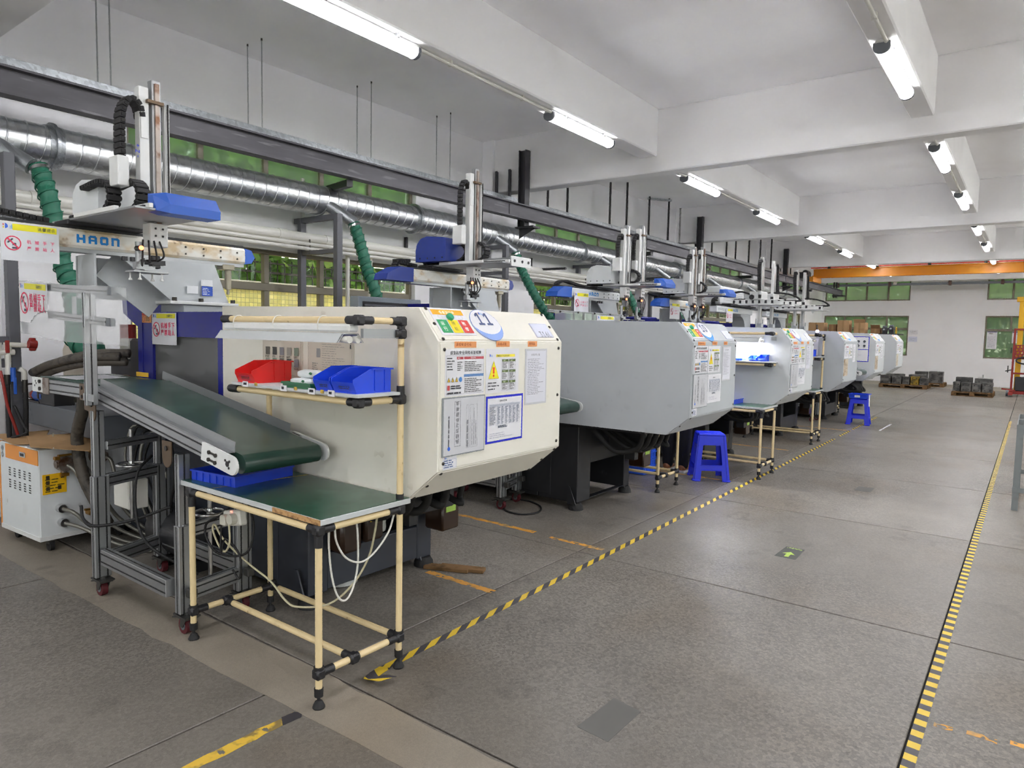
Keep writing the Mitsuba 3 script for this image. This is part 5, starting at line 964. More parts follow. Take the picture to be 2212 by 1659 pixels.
P = Print((-4.3995, 0, 0), Y, Z, .009); P.rect(2.40, 1.745, .075, .062, '2a4aa8'); P.lines(2.405, 1.75, .065, .05, 5, 'd8dce8', .4, 1); P.rect(2.395, 1.81, .08, .04, 'd4d6da'); P.rect(2.30, 1.755, .075, .05, 'dcdee2'); P.text('9#', 2.318, 1.77, .02, '55575c'); P.done(R1, 'rating_plate')
R3 = robot('take-out robot with two masts and a lettered white beam, above the long grey machine end', 6.93, 8.14, 7.72, [(7.50, 2.86, 1), (7.90, 2.91, 1)], 2.9, 'm_robot_blue', 'm_white', (7.4, 7.75), head_x=(-4.47, -4.13), text='HAON', textpos=7.35, rust=False, sup=(7.42, 8.16), drop=1.72, capR=False)
R4 = robot('take-out robot with two masts, fourth in the row, left of the newer white robots', 9.65, 10.84, 9.86, [(9.58, 2.83, 1), (9.90, 2.86, 1)], 2.9, 'm_robot_blue', 'm_white', (9.6, 9.95), head_x=(-4.47, -4.13), text='HAON', textpos=10.3, rust=True, sup=(10.0, 10.84), drop=1.74, capR=False)
def new_robot(label, yL, yR, head, y_masts, zt, arm_x1, textpos):
    t = thing('takeout_robot', label, 'robot arm', 'take-out robots on the molding machines'); xb, z0, z1 = -4.4, 1.96, 2.07
    part(t, 'beam', MB().box((xb - .14, yL, z0), (xb, yR, z1), .008), 'm_white'); part(t, 'beam_rail', MB().box((xb - .12, yL, z1), (xb - .02, yR, z1 + .02)), 'm_groove')
    F = MB()
    for k in range(6): F.obox((xb + .001, yL + .06 + .05 * k, (z0 + z1) / 2), np.array([[0, math.cos(.7), math.sin(.7)], [1, 0, 0], [0, -math.sin(.7), math.cos(.7)]]) @ np.eye(3), [.012, .004, .06])
    part(t, 'vent_slots', F, 'm_robot_grey')
    a, b_ = yR - .62, yR - .08
    col = [(a, z0), (b_, z0), (b_ + .02, 1.66), (a + .26, 1.66), (a + .24, 1.74), (a + .18, 1.84), (a + .08, 1.90), (a, 1.92)]
    part(t, 'column', MB().poly(col, (xb - .25, 0, 0), Y, Z, .24), 'm_robot_grey'); part(t, 'column_foot', MB().box((xb - .3, a + .2, 1.64), (xb + .04, b_ + .08, 1.665), .003), 'm_white_metal')
    P = Print((xb, textpos, z0 + .03), Y, Z); P.text('HAON', 0, 0, .05, '3d7db4', sx=1.3); P.done(t, 'lettering')
    k = part(t, 'motor_cover', MB().box((-5.0, head[0], z1 + .05), (-4.5, head[1], z1 + .37), .03), 'm_white', label='white motor cover with vent slots')
    for q in range(6): part(k, 'vent_slot', MB().box((-4.501, head[0] + .1, z1 + .12 + .036 * q), (-4.498, head[1] - .12, z1 + .13 + .036 * q)), 'm_robot_grey')
    part(t, 'carriage', MB().box((xb - .16, head[0] + .1, z1 + .02), (xb + .04, head[1] + .3, z1 + .06), .004), 'm_black')
    for j, ym in enumerate(y_masts):
        xm = -4.0; pl = z1 + .10; sgn = 1 if j else -1
        # slotted arm plates along x
        k = part(t, 'arm_plate', MB().box((-4.7, ym - .10, pl - .05), (arm_x1, ym - .085, pl + .05), .003).box((-4.7, ym - .20, pl - .055), (arm_x1 + .1, ym + .08, pl - .045), .002), 'm_white_metal')
        for q in range(9): part(k, 'slot', MB().box((-4.6 + .115 * q, ym - .102, pl - .02), (-4.56 + .115 * q, ym - .0995, pl + .035)), 'm_black')
        part(t, 'arm_belt', MB().box((-4.7, ym - .08, pl + .02), (arm_x1 - .02, ym + .04, pl + .05)), 'm_black')
        part(t, 'mast', MB().box((xm - .045, ym - .035, pl - .45), (xm + .005, ym + .035, zt), .003), 'm_white_metal'); part(t, 'mast_rail', MB().box((xm + .005, ym - .012, pl - .45), (xm + .014, ym + .012, zt - .02)), 'm_chrome')
        part(t, 'mast_cover', MB().box((xm - .03, ym + .045, pl + .05), (xm + .01, ym + .09, zt - .05), .003), 'm_alu')
        chain(t, 'mast_chain', [(xm + .02, ym + sgn * .19, pl + .2), (xm, ym + sgn * .19, zt - .25), (xm, ym + sgn * .18, zt - .12), (xm - .01, ym + sgn * .12, zt - .05), (xm - .015, ym + sgn * .05, zt - .09)], .06, .03, side=X)
        part(t, 'slide', MB().box((xm - .16, ym - .17, pl + .05), (xm + .05, ym + .2, pl + .19), .01), 'm_white_metal'); part(t, 'pulley', MB().cyl((xm - .12, ym - .18, pl + .09), (xm - .12, ym - .14, pl + .09), .045, 16).box((xm - .0, ym - .178, pl + .07), (xm + .05, ym - .17, pl + .13)), 'm_black', 40)
        chain(t, 'arm_chain', [(-4.2, ym + .02, pl + .20), (-3.9, ym + .02, pl + .21), (-3.65, ym + .02, pl + .16), (-3.52, ym + .02, pl + .08), (-3.6, ym + .02, pl + .055), (-4.5, ym + .02, pl + .06)] if j else [(-4.2, ym + .02, pl + .15), (-4.4, ym + .02, pl + .20), (-4.62, ym + .02, pl + .13), (-4.58, ym + .02, pl + .06), (-4.3, ym + .02, pl + .055)], .06, .03, side=Y)
        part(t, 'wrist', MB().box((xm - .06, ym - .06, pl - .5), (xm + .04, ym + .06, pl - .38), .006).cyl((xm, ym, pl - .62), (xm, ym, pl - .5), .02, 10), 'm_robot_grey', 40)
        part(t, 'gripper', MB().box((xm - .1, ym - .12, pl - .62), (xm + .06, ym + .1, pl - .605)).cyl((xm - .05, ym - .08, pl - .3), (xm - .05, ym - .08, pl - .605), .012, 8).cyl((xm + .02, ym + .08, pl - .3), (xm + .02, ym + .08, pl - .605), .012, 8), 'm_alu', 40)
    part(t, 'bracket', MB().poly([(0, 0), (.16, 0), (.08, -.16)], (-3.72, y_masts[0] - .11, z1 + .12), X, Z, .01), 'm_white_metal')
    chain(t, 'beam_chain', [(xb - .2, head[0], z1 + .1), (xb - .2, yL + .5, z1 + .16), (xb - .2, yL + .35, z1 + .12), (xb - .2, yL + .35, z1 + .04), (xb - .2, yL + .6, z1 + .03)], .07, .03, side=X)
    return t
R5 = new_robot('newer white take-out robot with slotted plates and two masts, fifth in the row', 11.64, 13.51, (12.1, 13.3), (12.74, 13.45), 2.98, -3.58, 12.4)
R6 = new_robot('newer white take-out robot with slotted plates and two masts, farthest in the row', 14.4, 15.87, (14.7, 15.6), (15.04, 15.66), 2.94, -3.6, 14.9)

# ================================================================== WORKBENCHES OF BEIGE LEAN PIPE
PR = .0145
def joint(par, p, d, L=.07, r=.018):
    """black pipe connector: a sleeve along each direction with a screw head"""
    m = MB(); p = V(*p)
    for q in d: q = unit(q); m.cyl(p - q * .012, p + q * L, r, 14); 
    q = unit(d[0]); s = np.cross(q, Z) if abs(q[2]) < .9 else Y
    m.box(p - .022, p + .022, .008)
    return part(par, 'joint', m, 'm_black', 40)
def bench(label, x0, x1, y0, y1, zt=.785, shelf=True, top_pipe=True, lipcol='m_white_metal', mid=True, depth_in=.25):
    t = thing('workbench', label, 'workbench', 'workbenches of beige pipe')
    for x, y, h in ((x0, y0, zt - .03), (x1, y0, zt - .03), (x0 - .02, y1, 1.235 if shelf else zt - .03), (x1, y1, 1.585 if top_pipe else zt - .03)):
        k = part(t, 'leg', MB().cyl((x, y, .05), (x, y, h), PR, 16), 'm_pipe_beige', True)
        part(k, 'foot', MB().lathe([(0, 0), (.024, 0), (.026, .006), (.016, .028), (.007, .034), (.007, .048), (.018, .05), (.019, .085), (0, .085)], (x, y, 0), Z, 16), 'm_rubber', 40)
    zr = .145; ym = y0 + .4 * (y1 - y0)
    for x in (x0, x1):
        part(t, 'rail', MB().cyl((x, y0, zr), (x, y1, zr), PR, 14), 'm_pipe_beige', True)
        joint(t, (x, y0, zr), [Y]); joint(t, (x, y1, zr), [-Y]); joint(t, (x, y0, zr), [Z], .03, .021); joint(t, (x, y1, zr), [Z], .03, .021)
        part(t, 'rail', MB().cyl((x, y0, zt - .045), (x, y1, zt - .045), PR, 14), 'm_pipe_beige', True)
        for y, s in ((y0, 1), (y1, -1)): joint(t, (x, y, zt - .045), [s * Y, -Z if (y == y0 or not top_pipe or x == x0) else Z], .07)
    for y, z in ((y0, zt - .045), (y1, zt - .045), (ym, zr), (y1, zr)):
        part(t, 'stretcher', MB().cyl((x0, y, z), (x1, y, z), PR, 14), 'm_pipe_beige', True); joint(t, (x0, y, z), [X], .06); joint(t, (x1, y, z), [-X], .06)
        if y == ym: joint(t, (x0, y, z), [Y, -Y], .025, .02); joint(t, (x1, y, z), [Y, -Y], .025, .02)
    a, b = x0 - .11, x1 + .02
    k = part(t, 'table_top', MB().box((a, y0 - .005, zt - .024), (b, y1 + .05, zt), .002), 'm_edge_white')
    part(t, 'table_mat', MB().box((a + .003, y0 - .002, zt), (b - .003, y1 + .045, zt + .0025), .001), 'm_green_mat', label='dark green table mat')
    if shelf:
        zs, ys = 1.275, y1 - .27
        part(t, 'shelf', MB().box((x0 + .07, ys, zs - .013), (x1 + .03, y1 - .03, zs), .001), 'm_edge_white')
        part(t, 'shelf_pipe', MB().cyl((x0 + .02, ys + .03, zs - .036), (x1, ys + .03, zs - .036), PR, 14), 'm_pipe_beige', True); part(t, 'shelf_pipe', MB().cyl((x1, ys + .03, zs - .036), (x1, y1, zs - .036), PR, 14), 'm_pipe_beige', True)
        part(t, 'shelf_pipe', MB().cyl((x0 - .02, y1, zs - .036), (x1, y1, zs - .036), PR, 14), 'm_pipe_beige', True)
        part(t, 'pipe_cap', MB().cyl((x0 + .012, ys + .03, zs - .036), (x0 + .09, ys + .03, zs - .036), .0195, 14), 'm_black', 40)
        joint(t, (x1, ys + .03, zs - .036), [-X, Y], .06); joint(t, (x1, y1, zs - .036), [-Y, Z, -X], .06)
    if top_pipe:
        zp, ys = 1.585, y1 - .24
        part(t, 'top_pipe', MB().cyl((x0 - .03, ys, zp), (x1, ys, zp), PR, 14), 'm_pipe_beige', True); part(t, 'top_pipe', MB().cyl((x1, ys, zp), (x1, y1, zp), PR, 14), 'm_pipe_beige', True)
        part(t, 'pipe_cap', MB().cyl((x0 - .045, ys, zp), (x0 + .025, ys, zp), .0195, 14), 'm_black', 40)
        joint(t, (x1, ys, zp), [-X, Y], .07); joint(t, (x1, y1, zp), [-Y, -Z], .06)
        part(t, 'lamp_strut', MB().box((x1 - .012, ys + .02, zp - .075), (x1 + .006, y1 - .02, zp - .035)), 'm_alu'); joint(t, (x1, y1, zp - .055), [-Y], .04, .018)
    return t
def bench_lamp(label, x0, x1, y, lit):
    t = thing('bench_lamp', label, 'lamp'); zp = 1.585
    part(t, 'batten', MB().box((x0, y - .028, zp - .052), (x1, y + .028, zp - .018), .008), 'm_white_metal')
    s = [(-.07, 0), (-.04, .04), (.04, .04), (.07, 0), (.066, 0), (.038, .036), (-.038, .036), (-.066, 0)]
    part(t, 'reflector', MB().poly(s, (x1 - .02, y, zp - .096), Y, Z, .0).poly(s, (x0, y, zp - .096), Y, Z, x1 - x0 - .03), 'm_edge_white')
    for dy in (-.022, .022):
        more = {'emitter': glow((1, 1, 1), BENCH_LAMP)} if lit else {}
        part(t, 'tube', MB().cyl((x0 + .02, y + dy, zp - .082), (x1 - .012, y + dy, zp - .082), .013, 14), 'm_pvc', not lit, **more)
        part(t, 'tube_cap', MB().cyl((x1 - .03, y + dy, zp - .082), (x1, y + dy, zp - .082), .0155, 12), 'm_pvc', 40)
    for xx in np.linspace(x0 + .1, x1 - .2, 3): part(t, 'cable_tie', MB().tube([(xx + .003 * math.cos(a), y + .031 * math.cos(a), zp - .022 + .041 * math.sin(a)) for a in np.linspace(0, 6.2, 15)], .0022, 5), 'm_pvc')
    return t
def bin_(label, x, y, z, w, d, h, m, group='picking bins', card=True):
    """open-front stacking bin, the sloping front towards -Y"""
    t = thing('storage_bin', label, 'bin', group); e = .004
    side = [(0, 0), (d, 0), (d, h), (.42 * d, h), (-.02, h * .58), (-.02, h * .40)]
    for xx in (x, x + w - e): part(t, 'side', MB().poly(side, (xx, y, z), Y, Z, e), m)
    part(t, 'floor', MB().box((x, y - .004, z), (x + w, y + d, z + e)), m); part(t, 'back', MB().box((x, y + d - e, z), (x + w, y + d, z + h)), m)
    part(t, 'front', MB().poly([(0, 0), (0, -.0)] and [(0, 0), (e, 0), (-.02 + e, h * .45), (-.02, h * .45)], (x + w, y, z), Y, Z, -w) if False else MB().add([(x, y, z), (x + w, y, z), (x + w, y - .022, z + h * .45), (x, y - .022, z + h * .45), (x, y + e, z), (x + w, y + e, z), (x + w, y - .018, z + h * .45), (x, y - .018, z + h * .45)], [[0, 1, 2, 3], [7, 6, 5, 4], [3, 2, 6, 7], [0, 3, 7, 4], [1, 5, 6, 2]]), m)
    part(t, 'rim', MB().box((x - .006, y + .42 * d, z + h - .006), (x + .004, y + d + .008, z + h)).box((x + w - .004, y + .42 * d, z + h - .006), (x + w + .006, y + d + .008, z + h)).box((x - .006, y + d - .002, z + h - .006), (x + w + .006, y + d + .01, z + h)), m)
    for yy in (.5, .8): part(t, 'rib', MB().box((x + w, y + yy * d, z + .01), (x + w + .004, y + yy * d + .006, z + h)), m)
    if card:
        n = unit(V(0, -h * .45, -.022)); up = unit(V(0, -.022, h * .45)); o = V(x + .2 * w, y - .003, z + h * .10) + n * .001
        k = part(t, 'card', MB().obox(o + X * .3 * w + up * .016, [X, up, n], [.6 * w, .032, .001]), 'm_paper', label='white label card'); P = Print(o + n * .0006, X, up); P.frame(.003, .003, .6 * w - .006, .026, .0012, '3a4a90'); P.lines(.012, .008, .5 * w, .016, 2, '303038', .5, 2); P.done(k)
    return t
def tray(label, x0, x1, y0, y1, z, h, m, group=None, rot=0.0, ribs=6):
    t = thing('tray', label, 'tray', group); e = .005; c = V((x0 + x1) / 2, (y0 + y1) / 2, 0); ca, sa = math.cos(rot), math.sin(rot); U, W = V(ca, sa, 0), V(-sa, ca, 0); a, b = (x1 - x0) / 2, (y1 - y0) / 2
    def bx(mb, p, q, r, s, z0, z1): mb.obox(c + U * (p + q) / 2 + W * (r + s) / 2 + Z * (z0 + z1) / 2, [U, W, Z], [q - p, s - r, z1 - z0]); return mb
    part(t, 'floor', bx(MB(), -a, a, -b, b, z, z + e), m)
    for p, q, r, s in ((-a, a, -b, -b + e), (-a, a, b - e, b), (-a, -a + e, -b + e, b - e), (a - e, a, -b + e, b - e)): part(t, 'side', bx(MB(), p, q, r, s, z + e, z + h), m)
    for p, q, r, s in ((-a - .006, a + .006, -b - .006, -b), (-a - .006, a + .006, b, b + .006), (-a - .006, -a, -b, b), (a, a + .006, -b, b)): part(t, 'rim', bx(MB(), p, q, r, s, z + h - .009, z + h), m)
    for k in range(ribs): part(t, 'rib', bx(MB(), -a + (k + .7) * 2 * a / (ribs + .4), -a + (k + .7) * 2 * a / (ribs + .4) + .005, -b - .005, -b, z + .002, z + h - .009), m)
    return t
B1 = bench('workbench of beige pipe with green mat, nearest to the camera', -3.225, -2.24, 1.697, 2.14)
part(B1, 'broken_edge', MB().box((-2.545, 1.689, .762), (-2.222, 1.693, .784)), 'm_chipboard', label='bare chipboard where the white edge strip is missing')
part(B1, 'yellow_line', MB().poly([(-3.04, 1.70), (-3.032, 1.70), (-2.965, 2.18), (-2.973, 2.18)], (0, 0, .7878), X, Y, .0004), 'm_tape_yellow_old')
for i, x in enumerate((-3.05, -2.74, -2.535, -2.40)): k = part(B1, 'edge_card', MB().box((x, 1.866, 1.258), (x + .045, 1.868, 1.285)), 'm_paper'); P = Print((x, 1.866, 1.258), X, Z); P.lines(.008, .006, .03, .014, 1, '2a2a30', .8, i); P.done(k)
for x in (-2.95, -2.64, -2.45): part(B1, 'edge_clip', MB().box((x, 1.866, 1.268), (x + .02, 1.869, 1.283)), 'm_tape_yellow_old')
bench_lamp('unlit twin tube lamp tied under the top pipe of the nearest workbench', -3.23, -2.27, 1.90, False)
bin_('red picking bin on the shelf of the nearest workbench', -3.14, 1.90, 1.275, .15, .20, .105, 'm_red_plastic')
bin_('blue picking bin, left one of two on the shelf of the nearest workbench', -2.52, 1.90, 1.275, .115, .19, .105, 'm_blue_plastic')
bin_('blue picking bin, right one of two on the shelf of the nearest workbench', -2.395, 1.90, 1.275, .145, .19, .105, 'm_blue_plastic')
tray('flat green tray beside the blue bins on the bench shelf', -2.75, -2.545, 1.885, 2.07, 1.275, .026, 'm_green_plastic', ribs=0)
for i, (x, y, z, a) in enumerate(((-2.655, 1.93, 1.285, .1), (-2.66, 1.99, 1.285, .2), (-2.64, 1.96, 1.320, .15))):
    t = thing('tape_dispenser_pack', ['white bag, front one of three', 'white bag, rear one of three', 'white bag on top of two others'][i] + ' in the green tray on the shelf', 'bag', 'white bags in the green tray')
    m = trimesh.creation.icosphere(3); v = m.vertices.copy(); v = np.sign(v) * np.abs(v) ** .7 * [.075, .034, .018]; v += (meshkit.noise(v * 60 + i) - .5)[:, None] * .006; c, s = math.cos(a), math.sin(a)
    v = v @ np.array([[c, s, 0], [-s, c, 0], [0, 0, 1]]) + [x, y, z + .017]; part(t, 'bag', MB().add(v, m.faces), 'm_bag', True)
    if i != 1: k = part(t, 'mark', MB().sphere((x + .035, y - .030, z + .022), .010, 2, (1, .4, .6)), 'm_green_plastic', label='green printed mark')
tray('shallow blue tray under the conveyor nose on the nearest workbench', -3.31, -2.985, 1.75, 2.10, .788, .052, 'm_blue_plastic', rot=.12)

# power socket and cables under the nearest bench
t = thing('power_strip', 'white socket strip with two plugs hanging under the nearest workbench', 'power strip')
Rr = [unit(V(1, 0, .12)), Y, np.cross(unit(V(1, 0, .12)), Y)]
part(t, 'body', MB().obox((-3.05, 1.82, .62), [unit(V(1, 0, .2)), unit(V(0, 1, 0)), unit(V(-.2, 0, 1))], [.145, .04, .075], .006), 'm_pvc')
part(t, 'plug', MB().box((-3.10, 1.765, .585), (-3.055, 1.80, .635), .006), 'm_plug'); part(t, 'plug', MB().cyl((-3.02, 1.77, .625), (-3.02, 1.80, .625), .026, 14), 'm_plug', 40)
part(t, 'switch_lamp', MB().box((-3.055, 1.797, .650), (-3.04, 1.80, .657)), 'm_red_plastic', emitter=glow((1, .15, .1), 4.0), label='small lit red switch lamp')
part(t, 'cord', MB().tube([(-3.02, 1.77, .60), (-3.0, 1.76, .52), (-3.06, 1.77, .46), (-3.15, 1.79, .47), (-3.22, 1.80, .53), (-3.20, 1.80, .56), (-3.12, 1.80, .50), (-3.0, 1.85, .40), (-2.88, 1.9, .32), (-2.76, 1.90, .255), (-2.66, 1.90, .25), (-2.5, 1.95, .29), (-2.42, 2.02, .38), (-2.38, 2.08, .5), (-2.36, 2.1, .62), (-2.36, 2.12, .73)], .0052, 6, 5), 'm_cord_beige', True)
part(t, 'cord', MB().tube([(-3.08, 1.765, .585), (-3.08, 1.76, .45), (-3.07, 1.78, .52), (-2.98, 1.80, .45), (-3.0, 1.81, .33), (-3.06, 1.81, .36)], .005, 6, 5), 'm_rubber', True)
part(t, 'cord', MB().tube([(-3.12, 1.83, .65), (-3.2, 1.83, .60), (-3.28, 1.80, .55), (-3.26, 1.79, .48), (-3.16, 1.80, .42), (-2.96, 1.82, .46), (-2.94, 1.85, .58), (-3.0, 1.86, .70)], .006, 6, 5), 'm_rubber', True)
whole('hanging_cable', 'white cable hanging in a narrow loop under the nearest workbench', 'cable', MB().tube([(-2.29, 1.79, .735), (-2.295, 1.79, .65), (-2.29, 1.80, .52), (-2.29, 1.83, .42), (-2.29, 1.87, .385), (-2.29, 1.91, .42), (-2.29, 1.94, .52), (-2.29, 1.94, .65), (-2.29, 1.93, .74)], .0048, 6, 6), 'm_pvc', True)
whole('hanging_cable', 'white cable hanging in a wide loop under the nearest workbench', 'cable', MB().tube([(-2.27, 1.80, .735), (-2.27, 1.81, .66), (-2.27, 1.86, .58), (-2.27, 1.94, .54), (-2.27, 2.02, .565), (-2.26, 2.09, .64), (-2.255, 2.12, .72)], .0048, 6, 6), 'm_pvc', True)

# ------------------------------------------------------------------ oil jars, bucket and planks at the cream machine's base
for i, (x, y, lb) in enumerate(((-3.02, 2.47, 'brown oil jar with a white cap at the base of the cream machine end'), (-3.05, 2.66, 'brown oil jar with a yellow label at the base of the cream machine end'))):
    t = thing('oil_jar', lb, 'jar', 'brown oil jars'); z0 = .30 + .02 * i
    part(t, 'body', MB().box((x - .065, y - .075, z0), (x + .065, y + .075, z0 + .21), .02), 'm_amber', 40); part(t, 'neck', MB().cyl((x, y, z0 + .2), (x, y, z0 + .235), .03, 14), 'm_amber', 40)
    part(t, 'cap', MB().cyl((x, y, z0 + .232), (x, y, z0 + .262), .034, 18), 'm_pvc' if i == 0 else 'm_machine_grey', 40)
    if i: part(t, 'label', MB().box((x + .066, y - .04, z0 + .12), (x + .0675, y + .05, z0 + .19)), 'm_yellow')
t = thing('bucket', 'white plastic bucket on the floor under the cream machine end', 'bucket')
part(t, 'body', MB().lathe([(0, .005), (.105, .005), (.13, .26), (.137, .262), (.137, .28), (.126, .28), (.10, .02), (0, .02)], (-3.30, 2.66, 0), Z, 28), 'm_white_metal', 40)
t = thing('oil_can', 'cream ribbed can standing behind the oil jars', 'can'); part(t, 'body', MB().lathe([(0, .28), (.06, .28), (.065, .30), (.062, .33), (.066, .35), (.062, .38), (.066, .40), (.05, .42), (0, .42)], (-3.25, 2.90, 0), Z, 20), 'm_pvc', 40)
for i, (x, y) in enumerate(((-2.95, 3.24), (-2.87, 3.30))): whole('wood_plank', ['short brown plank under the machine foot', 'thin brown plank beside the machine foot'][i], 'plank', MB().obox((x, y, .012), [unit(V(.8, .35, 0)), unit(V(-.35, .8, 0)), Z], [.30, .07, .022], .003), 'm_wood', group='planks under the machine foot')

# ================================================================== CONVEYORS
def profile(par, name, p, q, w, h, up=Z, slots=2, m='m_alu'):
    """aluminium T-slot profile: body with dark slots along it"""
    p, q = V(*p), V(*q); k = part(par, name, MB().bar(p, q, w, h, up, .003), m); x = unit(q - p); u_ = V(*up)
    if abs(x @ u_) > .99: u_ = X
    y = unit(np.cross(u_, x)); z = np.cross(x, y); S = MB(); L = np.linalg.norm(q - p) - .004
    for n, t_, a, b in ((y, z, w, h), (z, y, h, w)):
        for sg in (1, -1):
            ns = max(1, int(round(b / .045))); 
            for i in range(ns): S.obox((p + q) / 2 + n * sg * a / 2 + t_ * ((i + .5) / ns - .5) * b, [x, t_, n], [L, .008, .0012])
    part(k, 'slot', S, 'm_groove'); return k
def caster(par, x, y, h=.10, red=True, brake=True):
    k = part(par, 'caster', MB().cyl((x, y - .016, .042), (x, y + .016, .042), .042, 20), 'm_caster_red' if red else 'm_rubber', 40)
    part(k, 'hub', MB().cyl((x, y - .019, .042), (x, y + .019, .042), .022, 14), 'm_machine_grey', 40)
    part(k, 'fork', MB().poly([(-.014, .038), (.014, .038), (.045, .085), (-.005, .09)], (x, y + .026, 0), X, Z, .004).poly([(-.014, .038), (.014, .038), (.045, .085), (-.005, .09)], (x, y - .022, 0), X, Z, .004).box((x - .02, y - .035, .085), (x + .06, y + .035, .093)).cyl((x + .02, y, .09), (x + .02, y, h), .018, 12), 'm_dark_zinc')
    if brake: part(k, 'brake_pedal', MB().obox((x - .055, y, .075), [unit(V(1, 0, .25)), Y, unit(V(-.25, 0, 1))], [.07, .05, .006]), 'm_dark_zinc')
def conveyor(label, dx, dy, full=True, stand=None, yw=(1.66, 2.10)):
    t = thing('conveyor', label, 'conveyor', 'inclined belt conveyors')
    ya, yb = yw[0] + dy, yw[1] + dy; x_l, x_b, x_n = -5.00 + dx, -4.20 + dx, -2.93 + dx
    A, B_, C_ = V(x_l, 0, 1.155), V(x_b, 0, 1.160), V(x_n, 0, .966)
    dirn = unit(C_ - B_); nz = V(-dirn[2], 0, dirn[0])
    for y, s in ((ya, 1), (yb, -1)):
        profile(t, 'side_rail', (A[0] + .1, y, A[2]), (B_[0] + .01, y, B_[2]), .03, .08); profile(t, 'side_rail', (B_[0], y, B_[2]), (C_[0], y, C_[2]), .03, .08, nz)
        # nose and tail plates
        e = C_ - dirn * .03; R_ = .042; a = np.linspace(-math.pi / 2, math.pi / 2, 11)
        pl = [(-.05, -R_), *[(.20 + R_ * math.cos(q), R_ * math.sin(q)) for q in a], (-.05, R_)]
        k = part(t, 'nose_plate', MB().poly(pl, V(e[0], y - s * .022 + .006, e[2]), dirn, nz, .012 ), 'm_white_metal', label='white rounded nose plate')
        f = V(e[0], y - s * .022 - (.008 if s > 0 else -.008), e[2])
        for q in (.012, -.022):
            part(k, 'slot_bolt', MB().bar(f + dirn * .02 + nz * q, f + dirn * .075 + nz * q, .006, .008).cyl(f + dirn * .02 + nz * q - Y * .006, f + dirn * .02 + nz * q + Y * .006, .009, 10).cyl(f + dirn * .075 + nz * q - Y * .006, f + dirn * .075 + nz * q + Y * .006, .009, 10), 'm_bolt', 40)
        for q, r_ in ((V(0, 0, 0), .013), (V(.015, 0, .015), .006), (V(.015, 0, -.015), .006), (V(-.018, 0, .012), .006)):
            part(k, 'hole', MB().cyl(f + dirn * (.17 + q[0]) + nz * q[2] - Y * .0008, f + dirn * (.17 + q[0]) + nz * q[2] + Y * .0008, r_, 12), 'm_black')
        part(t, 'tail_plate', MB().box((x_l - .085, y - s * .012 - .004, 1.11), (x_l + .11, y - s * .012 + .004, 1.203), .002), 'm_white_metal')
        for q in (1.135, 1.18): part(t, 'bolt', MB().cyl((x_l + .05, y - s * .02 - .006, q), (x_l + .05, y - s * .02 + .006, q), .012, 8), 'm_bolt')
        for q in (0, 1, 2): part(t, 'hole', MB().cyl((x_l - .04 + .012 * q, y - s * .017, 1.15 + .014 * ((q * 2) % 3)), (x_l - .04 + .012 * q, y - s * .0165, 1.15 + .014 * ((q * 2) % 3)), .007, 8), 'm_black')
        part(t, 'rail_clamp', MB().box((x_l + .10, y - s * .018 - .004, 1.105), (x_l + .19, y - s * .018 + .004, 1.208), .002), 'm_rail_rust')
        part(t, 'pivot_plate', MB().poly([(-.13, .045), (.05, .045), (.05, -.06), (.0, -.11), (-.07, -.10), (-.07, -.05), (-.13, -.05)], (x_b - .02, y - s * .018 + .003, 1.160), X, Z, .006), 'm_brown_metal')
        for q in ((-.10, .02), (-.10, -.03), (.0, .02), (.0, -.03), (.02, -.02)): part(t, 'bolt', MB().cyl((x_b - .02 + q[0], y - s * .026, 1.16 + q[1]), (x_b - .02 + q[0], y - s * .014, 1.16 + q[1]), .010, 8), 'm_bolt')
        g0 = B_ + dirn * (.03 if s > 0 else -.10) + nz * .04; g1 = C_ + dirn * (.12 if s > 0 else -.06) + nz * .04
        part(t, 'side_guard', MB().bar(g0 + Y * (y + s * .016) + nz * .024, g1 + Y * (y + s * .016) + nz * .024, .003, .05, nz).bar(g0 + Y * (y + s * .002) + nz * .002, g1 + Y * (y + s * .002) + nz * .002, .03, .003, nz), 'm_alu')
    # belt: one closed loop over the frame
    up_ = [(x_l - .05, 1.205), (x_b, 1.208)]; e = C_ + dirn * .165; a = np.linspace(math.pi / 2, -math.pi / 2, 13)
    loop = up_ + [((C_ + nz * .042)[0], (C_ + nz * .042)[2])] + [((e + dirn * .044 * math.cos(q) + nz * .044 * math.sin(q))[0], (e + dirn * .044 * math.cos(q) + nz * .044 * math.sin(q))[2]) for q in a] + [((B_ - nz * .042)[0], (B_ - nz * .042)[2]), (x_l - .05, 1.112)]
    part(t, 'belt', MB().poly(loop, (0, yb - .018, 0), X, Z, yb - ya - .036), 'm_belt', 30, label='dark green conveyor belt')
    part(t, 'sticker', MB().box((-4.66 + dx, yb - .006, 1.212), (-4.50 + dx, yb - .002, 1.240)), 'm_yellow') if full else None
    return t, ya, yb
C1, ya, yb = conveyor('belt conveyor sloping down to the nearest workbench', 0, 0)
